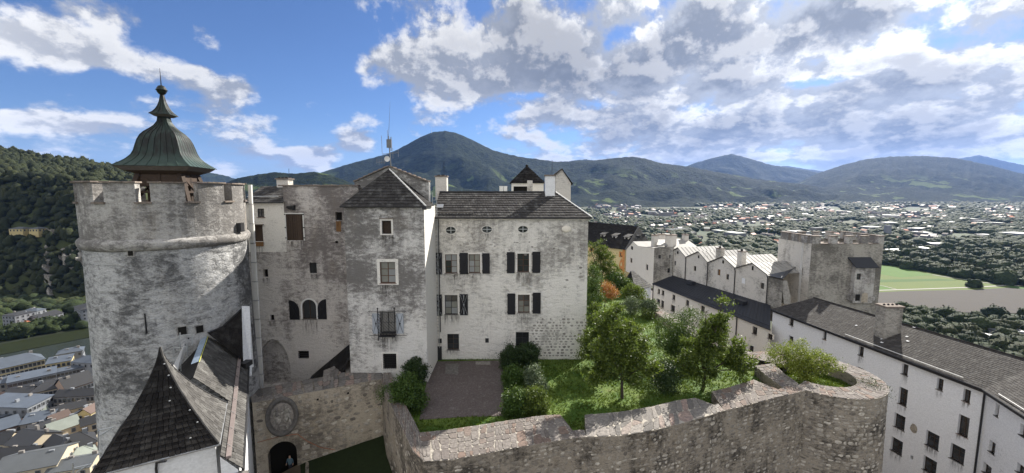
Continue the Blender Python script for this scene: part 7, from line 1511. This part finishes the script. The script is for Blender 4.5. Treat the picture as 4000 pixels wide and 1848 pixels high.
# ================================================================== the old town below, lower left
WINM = {}
def winmesh(w_, h_):
    k = (round(w_, 1), round(h_, 1))
    if k not in WINM:
        mb = MB(); mb.box(-w_/2, w_/2, -.12, .0, -h_/2, h_/2, 0); g = .14
        for a, c_, d_, e_ in ((-w_/2-g, -w_/2, -h_/2-g, h_/2+g), (w_/2, w_/2+g, -h_/2-g, h_/2+g), (-w_/2, w_/2, h_/2, h_/2+g), (-w_/2, w_/2, -h_/2-g, -h_/2)): mb.box(a, c_, -.2, .0, d_, e_, 1)
        me = bpy.data.meshes.new('window'); me.from_pydata(mb.v, [], mb.f); me.materials.append(M['glass']); me.materials.append(M['w_white']); me.polygons.foreach_set('material_index', mb.m); WINM[k] = me
    return WINM[k]
def town(label, pA, pB, depth, zE, wallk, roofk, rise=3.5, roof='gable', rows=3, cols=None, conv=ZT, zB=ZG, name='town_house', cat='house', chim=2, wsz=(1.2, 1.7), group=None, ridge_along=True, ov=.4):
    depth *= .62 if conv is ZT else 1; A, B = atZ(*conv(*pA), zE), atZ(*conv(*pB), zE); d = (B-A); L_ = d.length; d.normalize(); nn = Vector((d.y, -d.x, 0))
    if nn.dot(-A) < 0: nn = -nn
    c4 = [A, B, B-nn*depth, A-nn*depth]; o = thing(name, (A.x, A.y, zB), label, cat, group)
    mb = MB()
    for i in range(4): a, c_ = c4[i], c4[(i+1) % 4]; mb.poly([Vector((a.x, a.y, zB)), Vector((c_.x, c_.y, zB)), c_, a])
    e4 = [A-d*ov+nn*ov, B+d*ov+nn*ov, B+d*ov-nn*(depth+ov), A-d*ov-nn*(depth+ov)]; e4 = [p_+UP*.05 for p_ in e4]
    if roof == 'gable':
        if ridge_along: r0, r1 = (e4[0]+e4[3])/2+UP*rise, (e4[1]+e4[2])/2+UP*rise; mb.poly([c4[1], c4[2], (c4[1]+c4[2])/2+UP*(rise-.3)]); mb.poly([c4[3], c4[0], (c4[0]+c4[3])/2+UP*(rise-.3)]); rp_ = [[e4[0], e4[1], r1, r0], [e4[2], e4[3], r0, r1]]
        else: r0, r1 = (e4[0]+e4[1])/2+UP*rise, (e4[3]+e4[2])/2+UP*rise; mb.poly([c4[0], c4[1], (c4[0]+c4[1])/2+UP*(rise-.3)]); rp_ = [[e4[1], e4[2], r1, r0], [e4[3], e4[0], r0, r1]]
    elif roof == 'hip':
        k = min(L_, depth)/2*.95; m0, m1 = (e4[0]+e4[3])/2, (e4[1]+e4[2])/2
        if L_ >= depth: r0, r1 = m0+d*k+UP*rise, m1-d*k+UP*rise
        else: r0, r1 = (e4[0]+e4[1])/2-nn*k+UP*rise, (e4[3]+e4[2])/2+nn*k+UP*rise
        rp_ = [[e4[0], e4[1], r1, r0], [e4[1], e4[2], r1], [e4[2], e4[3], r0, r1], [e4[3], e4[0], r0]] if L_ >= depth else [[e4[0], e4[1], r0], [e4[1], e4[2], r1, r0], [e4[2], e4[3], r1], [e4[3], e4[0], r0, r1]]
    elif roof == 'lean': rp_ = [[e4[0], e4[1], e4[2]+UP*rise, e4[3]+UP*rise]]; mb.poly([c4[1], c4[2], c4[2]+UP*rise]); mb.poly([c4[0], c4[3], c4[3]+UP*rise])
    else: rp_ = [[p_+UP*.3 for p_ in e4]]
    mb.build('walls', wallk, o)
    for q_ in rp_:
        nq = (q_[1]-q_[0]).cross(q_[2]-q_[0]).normalized(); nq = nq if nq.z > 0 else -nq
        n = len(q_); MB().add(q_+[v_+nq*.25 for v_ in q_], [tuple(range(n, 2*n))]+[(i, (i+1) % n, n+(i+1) % n, n+i) for i in range(n)]).build('roof', roofk, o)
    H = zE-zB
    for (a, c_, n_, LL) in ((A, B, nn, L_), (B, c4[2], d, depth), (c4[3], A, -d, depth)):
        if n_.dot(-a) < 0: continue
        nc = cols if (cols and a is A) else max(2, int(LL/3.4)); t_ = (c_-a).normalized()
        for i in range(nc):
            for j in range(rows):
                z_ = zE-1.7-j*3.1
                if z_ < zB+1.5: continue
                p_ = a+t_*LL*(i+.5)/nc; X_ = Vector((-n_.y, n_.x, 0)); mw = Matrix(((X_.x, -n_.x, 0, p_.x), (X_.y, -n_.y, 0, p_.y), (0, 0, 1, z_), (0, 0, 0, 1))); link('window', winmesh(*wsz), o, mw)
    for k in range(chim):
        u = (k+.5+random.uniform(-.2, .2))/max(chim, 1); v = random.uniform(.3, .7); p_ = A+d*L_*u-nn*depth*v; zt_ = zE+(rise if roof != 'flat' else .3)+1.2*(random.random()); m_ = MB().par(p_+UP*.0, d*1.5, -nn*.8, UP*(zt_-zE)).build('chimney_stack', 'w_white' if random.random() < .5 else 'w_grey', o); m_.matrix_basis = Matrix.Translation((0, 0, 0))
    return o
TG = 'old town houses below the castle'
Zq = -103.0
town('long yellow palace with grey hipped roof and arched windows near the river', (-160, 348), (380, 225), 22, Zq, 'w_yellow', 'r_blue', 4.5, 'hip', 2, 14, group=TG, wsz=(1.3, 2.0))
town('yellow wing with flat grey roof right of the long yellow palace', (388, 272), (600, 236), 14, -104, 'w_yellow', 'r_blue', 1.5, 'lean', 1, 5, group=TG)
town('pale pavilion with shallow grey dome-like roof by the river', (480, 190), (700, 152), 14, -106, 'w_white', 'r_blue', 2.2, 'hip', 1, 4, group=TG)
town('white wing with grey-blue roof right by the round tower', (600, 250), (800, 262), 16, -104, 'w_white', 'r_blue', 2.5, 'hip', 1, 4, group=TG)
town('flat-roofed white block with band of dark windows before the yellow palace', (60, 430), (474, 342), 16, -106, 'w_white', 'r_blue', 1.2, 'lean', 2, 10, group=TG, wsz=(1.7, 1.7))
town('low white range with glazed upper strip beside the tower', (478, 340), (740, 285), 8, -106.5, 'w_white', 'r_blue', .8, 'lean', 2, 8, group=TG, wsz=(1.7, 1.5))
town('grey roofed annexe at the far left edge below the yellow palace', (-80, 450), (55, 425), 12, -107, 'w_grey', 'r_blue', 1.2, 'lean', 2, group=TG)
town('cream fronted block with wide dark roof beside the tower', (560, 488), (800, 412), 20, -103, 'w_pink', 'r_dark', 5, 'gable', 2, 7, group=TG, wsz=(1.4, 2))
town('dark roof with pale roof lights and cream wall', (250, 520), (560, 458), 20, -104, 'w_cream', 'r_dark', 3.5, 'hip', 1, 8, group=TG)
town('narrow dark-roofed house left of the roof lights', (20, 560), (250, 530), 14, -105, 'w_grey', 'r_dark', 3, 'gable', 2, group=TG)
town('grey stone range with dark roof and two rows of framed windows', (448, 552), (800, 532), 12, -104, 'w_grey', 'r_dark', 2.2, 'gable', 2, 9, group=TG, wsz=(1.4, 1.9))
town('large white house with blue-grey roof and gable facing the castle', (230, 640), (452, 530), 34, -103, 'w_white', 'r_blue', 2.2, 'lean', 3, 6, group=TG, wsz=(1.2, 1.6))
town('white terrace house with roof terraces below the large white house', (-60, 745), (225, 660), 18, -106, 'w_white', 'r_blue', 1.0, 'flat', 2, 6, group=TG)
town('low ochre house with blue sheet roof near the tower foot', (600, 700), (780, 716), 14, -107, 'w_yellow', 'r_blue', 2, 'hip', 2, group=TG)
town('narrow house with long dark roof and dormers below the stone range', (430, 700), (730, 620), 8, -106, 'w_cream', 'r_dark', 2.6, 'gable', 1, group=TG)
town('rust red roofed house with white dormers', (440, 760), (600, 700), 8, -106.5, 'w_cream', 'r_brown', 2.4, 'gable', 1, group=TG)
town('wide grey-blue metal roof in the middle of the old town', (170, 785), (430, 735), 12, -106, 'w_grey', 'r_blue', 1.8, 'lean', 1, group=TG)
town('brick red walled house at the left edge', (-60, 850), (185, 775), 16, -106, 'r_brown', 'r_blue', 1.5, 'lean', 1, 4, group=TG, chim=0)
town('small dark roofs crowded with white chimneys', (240, 850), (430, 800), 10, -106, 'w_cream', 'r_dark', 2.2, 'gable', 1, group=TG, chim=3)
town('grey shingled roof with cream gable right of the chimneys', (430, 860), (680, 772), 13, -105, 'w_cream', 'r_green', 3.2, 'gable', 2, group=TG)
town('cream house with black hipped roof and sunlit side wall', (42, 955), (228, 988), 19, -104, 'w_cream', 'r_dark', 3.6, 'gable', 3, 6, group=TG, wsz=(1.0, 1.3))
town('pink house with dark hipped roof in the lower middle of the town', (490, 1035), (820, 925), 16, -104, 'w_pink', 'r_dark', 4.5, 'hip', 2, 5, group=TG)
town('tall pink house end wall left of the dark hipped roof', (350, 975), (486, 1035), 13, -104.5, 'w_pink', 'r_dark', 3.5, 'gable', 2, 3, group=TG)
town('house with greenish slate roof under the scaffold tubes', (575, 1112), (830, 1018), 13, -105, 'w_grey', 'r_green', 3, 'hip', 2, group=TG)
town('wide pale grey sheet roof at the bottom left corner', (-80, 1230), (480, 1120), 24, -101, 'w_cream', 'r_light', 3.0, 'gable', 2, group=TG)
town('pale yellow house with light metal roof at the picture bottom', (385, 1200), (760, 1140), 15, -103, 'w_cream', 'r_light', 2, 'gable', 2, group=TG)
town('cream house with many small windows at the left edge', (-110, 960), (38, 950), 14, -104, 'w_cream', 'r_dark', 3, 'gable', 3, group=TG)
town('dark roofed house half hidden by the round tower foot', (690, 800), (830, 760), 10, -106, 'w_cream', 'r_dark', 2.5, 'gable', 1, group=TG)
town('orange brown walled tenement beside the tower foot', (770, 690), (860, 640), 10, -104, 'w_yellow', 'r_brown', 2.5, 'gable', 2, group=TG)
town('dark terrace roof running along the lower left edge', (-100, 1090), (280, 1060), 12, -106, 'w_grey', 'r_dark', 2.8, 'gable', 1, group=TG)
for k in range(22):  # hidden lanes filled by plain back houses
    x, y = random.uniform(-100, 820), random.uniform(560, 1150); town('plain back house wedged between the taller old town roofs', (x, y), (x+random.uniform(90, 150), y-random.uniform(10, 40)), random.uniform(8, 12), -110+random.uniform(-2, 1), random.choice(['w_cream', 'w_grey', 'w_pink']), random.choice(['r_dark', 'r_brown', 'r_blue', 'r_green']), 2.4, 'gable', 1, group='plain back houses of the old town', chim=1)
RG = 'houses along the far river bank'
for a in [('white cubic villa among trees across the river', (18, 928), (140, 935), 14, -106, 'w_white', 'r_dark', 1.5, 'hip', 3, 'f'), ('white house with curved blue roof across the river', (345, 890), (435, 866), 12, -108, 'w_white', 'r_blue', 2, 'hip', 2, 'f'),
          ('long dark-roofed house right of the curved blue roof', (375, 965), (600, 905), 14, -112, 'w_white', 'r_dark', 3, 'gable', 1, 'f'), ('low house with black roof near the river trees', (470, 1000), (695, 955), 14, -112, 'w_white', 'r_dark', 2.5, 'hip', 1, 'f'),
          ('house with orange tiled roof behind the river trees', (200, 1050), (375, 1015), 14, -114, 'w_cream', 'r_red', 4, 'hip', 1, 'f'), ('tall white apartment villa beside the round tower', (700, 845), (765, 880), 20, -104, 'w_white', 'r_dark', 3.5, 'hip', 3, 'f')]:
    town(a[0], a[1], a[2], a[3], a[4], a[5], a[6], a[7], a[8], a[9], conv=ZH, group=RG)
def hill_house(lb, x0, x1, y, h, Y): 
    Y = hill_at((x0+x1)/2, y+22)[1].y-4; A, B = atY(x0, y, Y), atY(x1, y, Y); cv = lambda *p_: p_
    return town(lb, (x0, y), (x1, y), 12, A.z, 'w_yellow', 'r_light', 2.0, 'hip', 1, conv=cv, zB=A.z-h, group='pavilions on the wooded hill', chim=0, wsz=(1.3, 2.0))
hy_ = 640
hill_house('larger yellow pavilion with pale flat roof high on the wooded hill', 34, 88, 895, 10, hy_); hill_house('smaller yellow pavilion with hipped roof on the wooded hill', 112, 148, 895, 10, hy_)

# ================================================================== trees and houses of the plain
treeM = [mesh_np('tree', *B3[k], 'plaintree') for k in range(5)]
TGn = 'broad trees scattered over the plain'
def plain_tree(px, py, r_, label, group, k=None, zz=ZG, name='tree'):
    p_ = atZ(px, py, zz); s_ = Matrix.Diagonal((r_, r_, r_*random.uniform(.8, 1.15), 1)); o = link(name, random.choice(treeM) if k is None else treeM[k], None, Matrix.Translation((p_.x, p_.y, zz+r_*.5)) @ Matrix.Rotation(random.uniform(0, 6.28), 4, 'Z') @ s_); tag(o, label, 'tree', group); return o
plain_tree(*Z5(1500, 1112), 7.5, 'solitary tree with long shadow beside the path crossing the fields', None, 2); plain_tree(*Z5(1455, 1098), 4.5, 'small round bush left of the solitary field tree', None, 1)
plain_tree(*Z5(1075, 860), 13, 'brownish broad tree at the small hedged meadow', None, 0)
def in_field(x, y):  # field area in zoomed picture units
    if inpoly(x, y, [(380, 862), (560, 868), (900, 934), (1300, 1000), (1860, 1080), (2100, 1100), (2600, 1130), (2600, 2600), (300, 2600), (300, 862)]): return True
    return inpoly(x, y, [(1050, 872), (1130, 855), (1250, 848), (1285, 925), (1180, 922)])
near = []
while len(near) < 200:
    x, y = random.uniform(430, 2200), random.uniform(640, 1120)
    if in_field(x, y): continue
    if y > 1100 and noise.noise(Vector((x*.01, y*.01, 3))) < -.35: continue
    hz_ = 1.2 if (1250 < x < 1850 and 740 < y < 960) else 1
    near.append((x, y, random.uniform(6.5, 11.5)*hz_*(.72 if y > 1150 else 1)))
for x, y, r_ in near: plain_tree(*Z5(x, y), r_, 'broad dark tree of the woodland strips on the valley floor', TGn)
# hedge of trees directly along the field edge
for k in range(44):
    t_ = k/44; x = 440+t_*1450; y = np.interp(x, [440, 560, 900, 1300, 1860], [850, 858, 922, 986, 1068])-6; near.append((x, y, 8)); plain_tree(*Z5(x, y), random.uniform(5, 9.5), 'hedge tree along the upper edge of the green fields', 'hedge trees of the field edge')
for k in range(26):
    t_ = k/26; plain_tree(*ZH(30+t_*800, 1160-t_*150+random.uniform(-10, 10)), random.uniform(6, 8.5), 'rounded tree in the row along the far river bank', 'trees along the river bank')
it = []
def farband(y0, y1, x0, x1, num, r0, r1, V_, keep=None):
    c_n = 0; tries = 0
    while c_n < num and tries < num*6:
        tries += 1; x, y = random.uniform(x0, x1), random.uniform(y0, y1)
        if keep and not keep(x, y): continue
        p_ = atZ(x, y, ZG); r_ = random.uniform(r0, r1); it.append((*random.choice(V_), (p_.x, p_.y, ZG+r_*.45), (r_*1.15, r_*1.15, r_*random.uniform(.75, 1.1)), random.uniform(0, 6.28))); c_n += 1
nz_ = lambda x, y: noise.noise(Vector((x*.006, y*.035, 1))) > -.16
farband(905, 965, 2290, 4050, 700, 7, 12, B2, nz_); farband(868, 908, 2290, 4050, 1100, 7, 12, B1, nz_); farband(840, 870, 2250, 4050, 1700, 8, 13, B1, nz_); farband(822, 842, 2200, 4050, 1300, 9, 16, B1, nz_); farband(806, 822, 2900, 4100, 900, 10, 20, B1, nz_); farband(796, 808, 2700, 4150, 700, 14, 24, B1)
farband(950, 1060, 2560, 3100, 330, 7, 12, B2); farband(1150, 1222, -80, 340, 190, 3.5, 7.5, B2); farband(1222, 1290, -80, 330, 45, 3, 5.5, B2); farband(1340, 1500, 3960, 4080, 20, 6, 9, B2)
V, F = merge(it); stuff(link('valley_trees', mesh_np('valley_trees', V, F, 'plaintree')), 'countless trees and gardens between the suburbs of the valley', 'trees')
# houses
def house_mesh(w_, l_, h_, r_, wk, rk, flat=False):
    mb = MB(); mb.box(-w_, w_, -l_, l_, 0, h_, 0)
    if flat: mb.box(-w_-.2, w_+.2, -l_-.2, l_+.2, h_+.02, h_+.5, 1)
    else:
        e = .5; mb.add([(-w_-e, -l_-e, h_-.2), (w_+e, -l_-e, h_-.2), (w_+e, l_+e, h_-.2), (-w_-e, l_+e, h_-.2), (0, -l_-e, h_+r_), (0, l_+e, h_+r_)], [(0, 1, 4), (2, 3, 5)], 0); mb.add([(-w_-e, -l_-e, h_-.2), (w_+e, -l_-e, h_-.2), (w_+e, l_+e, h_-.2), (-w_-e, l_+e, h_-.2), (0, -l_-e, h_+r_), (0, l_+e, h_+r_)], [(1, 2, 5, 4), (3, 0, 4, 5)], 1)
    for k in range(int(l_/2)):
        for zz in (1.6, 4.4):
            if zz < h_-1: mb.box(w_, w_+.06, -l_+1.5+k*4, -l_+2.7+k*4, zz, zz+1.4, 2); mb.box(-w_-.06, -w_, -l_+1.5+k*4, -l_+2.7+k*4, zz, zz+1.4, 2)
    me = bpy.data.meshes.new('suburban_house'); me.from_pydata(mb.v, [], mb.f)
    for k in (wk, rk, 'glass'): me.materials.append(M[k])
    me.polygons.foreach_set('material_index', mb.m); return me, mb
M['s_cream'] = simple('suburb_cream', (.20, .18, .14), .9, .15, .1, 0, 0); M['s_white'] = simple('suburb_white', (.15, .155, .165), .9, .15, .1, 0, 0); M['s_light'] = simple('suburb_pale_roof', (.13, .135, .14), .8, .25, .1, 0, 0, 0, .1)
combos = [house_mesh(random.uniform(4.5, 6.5), random.uniform(5, 9), random.choice([5.5, 6.5, 8]), random.uniform(2, 3.5), random.choice(['s_cream', 's_white', 's_white', 's_cream']), random.choice(['r_dark', 'r_brown', 'r_red', 'r_dark', 'r_green', 'r_brown'])) for _ in range(12)]
flats = [house_mesh(random.uniform(8, 16), random.uniform(16, 38), random.choice([7, 9, 12, 15]), 0, random.choice(['s_white', 'w_grey', 's_white']), random.choice(['s_light', 's_light', 'r_dark', 'r_green']), True) for _ in range(8)]
HG = 'suburban houses of the valley'; HB = 'large flat-roofed blocks of the valley'
cnt = 0
while cnt < 170:
    x, y = random.uniform(2560, 4020), random.uniform(862, 975)
    if noise.noise(Vector((x*.006, y*.03, 7))) < -.1 or (x > 3440 and y > 950): continue
    p_ = atZ(x, y, ZG); o = link('suburban_house', random.choice(combos)[0], None, Matrix.Translation((p_.x, p_.y, ZG)) @ Matrix.Rotation(random.choice([.3, 1.87])+random.uniform(-.2, .2), 4, 'Z')); tag(o, 'small suburban house with pitched roof among the valley trees', 'house', HG); cnt += 1
for k in range(46):
    x, y = random.uniform(2600, 4020), random.uniform(852, 945)
    if k < 14: x, y = random.uniform(3380, 4000), random.uniform(870, 905)
    p_ = atZ(x, y, ZG); o = link('flat_roofed_block', random.choice(flats)[0], None, Matrix.Translation((p_.x, p_.y, ZG)) @ Matrix.Rotation(random.choice([.25, 1.82])+random.uniform(-.1, .1), 4, 'Z')); tag(o, 'large flat-roofed commercial block with pale roof in the valley', 'building', HB)
acc_by = {}
def scatter_far(num, x0, x1, y0, y1, pool, sc, th=-.12):
    c_n = 0; tries = 0
    while c_n < num and tries < num*8:
        tries += 1; x, y = random.uniform(x0, x1), random.uniform(y0, y1)
        if noise.noise(Vector((x*.008, y*.05, 17))) < th: continue
        p_ = atZ(x, y, ZG); me, mb = random.choice(pool); mw = Matrix.Translation((p_.x, p_.y, ZG)) @ Matrix.Rotation(random.uniform(0, 3.14), 4, 'Z') @ Matrix.Scale(sc*random.uniform(.8, 1.3), 4)
        for mi, key in enumerate([m_.name for m_ in me.materials][:2]):
            tgt = acc_by.setdefault(key, MB()); fs = [f for f, k in zip(mb.f, mb.m) if k == mi]; used = sorted({i for f in fs for i in f}); mp = {u: n for n, u in enumerate(used)}; tgt.add([mw @ Vector(mb.v[i]) for i in used], [tuple(mp[i] for i in f) for f in fs])
        c_n += 1
scatter_far(430, 2300, 4050, 826, 866, combos, 1.25); scatter_far(60, 2500, 4050, 822, 858, flats, 1.0); scatter_far(240, 2300, 4050, 806, 828, combos, 1.9, .0); scatter_far(60, 2960, 3700, 795, 812, combos, 2.2, -.3); scatter_far(140, 2300, 2900, 840, 905, combos, 1.0)
big = MB(); mats_ = list(acc_by)
for i, k in enumerate(mats_): big.add(acc_by[k].v, acc_by[k].f, i)
stuff(big.build('far_suburb', [bpy.data.materials[k] for k in mats_]), 'countless tiny houses and halls of the distant suburbs', 'houses')
p_ = atZ(3470, 932, ZG); hh = atY(3470, 881, p_.y).z; tag(MB().box(p_.x-6, p_.x+6, p_.y, p_.y+9, ZG, hh).build('tower_block', 'w_white'), 'slim white tower block standing alone just right of the big tower', 'tower block')
o = town('pale grand house with mansard roof among the dense trees at right', (1790, 860), (1960, 850), 16, ZG+11, 'w_white', 'r_dark', 4.5, 'hip', 3, conv=Z5, name='country_house', chim=3)
for x0, y0, x1, y1, wd in ((455, 690, 600, 684, 16), (380, 660, 470, 655, 20)): pass
def hall(label, x0, y0, x1, y1, dep, h_, conv=Z5, rk='r_light'): return town(label, (x0, y0), (x1, y1), dep, ZG+h_, 'w_white', rk, 1.0, 'flat', 1, conv=conv, name='hall', cat='building', chim=0, group='halls and depots of the valley')
hall('white hall roof beside the shoulder of the big tower', 455, 668, 640, 690, 40, 8); hall('long white hall roof in the middle distance on the right', 1020, 604, 1225, 612, 30, 8); hall('narrow white roof left of the long hall', 690, 618, 800, 622, 25, 8)
hall('large pale warehouse at the right edge of the valley', 1790, 470, 2080, 490, 60, 14); hall('bright oval-roofed hall behind the trees', 905, 656, 1010, 660, 30, 8); hall('pale sports hall behind the big tower left side', 2100/1, 655, 2295, 690, 60, 10, lambda x, y: (2200+x*.388, 700+y*.388))
hall('greenhouse-like pale roof low at the right edge', *[(3880-3300)/.3362, (1292-750)/.3362], *[(4010-3300)/.3362, (1300-750)/.3362], 14, 5); hall('long low white roof among trees at the right edge', (3850-3300)/.3362, (1318-750)/.3362, (4010-3300)/.3362, (1345-750)/.3362, 12, 6); hall('white flat roof beside the long roof at the right edge', (3955-3300)/.3362, (1382-750)/.3362, (4040-3300)/.3362, (1392-750)/.3362, 14, 5)
tl = sorted([(random.uniform(3440, 4080), random.uniform(1226, 1440)) for _ in range(125)], key=lambda a: a[1])
for (x, y) in tl: plain_tree(x, y, random.uniform(4.5, 8.5), 'dark broad tree just beyond the long grey roof', 'trees behind the long grey roof')

# ================================================================== haze
if HAZE:
    m = bpy.data.materials.new('valley_air'); m.use_nodes = True; nt = m.node_tree; nt.nodes.remove(nt.nodes['Principled BSDF']); v_ = nt.nodes.new('ShaderNodeVolumePrincipled'); v_.inputs['Color'].default_value = (.26, .46, 1, 1); v_.inputs['Density'].default_value = HAZE; v_.inputs['Anisotropy'].default_value = .2
    nt.links.new(v_.outputs[0], nt.nodes['Material Output'].inputs['Volume'])
    me = MB().box(-20500, 24500, -3500, 24500, ZG-6, 1800); hz_o = me.build('haze', m); stuff(hz_o)
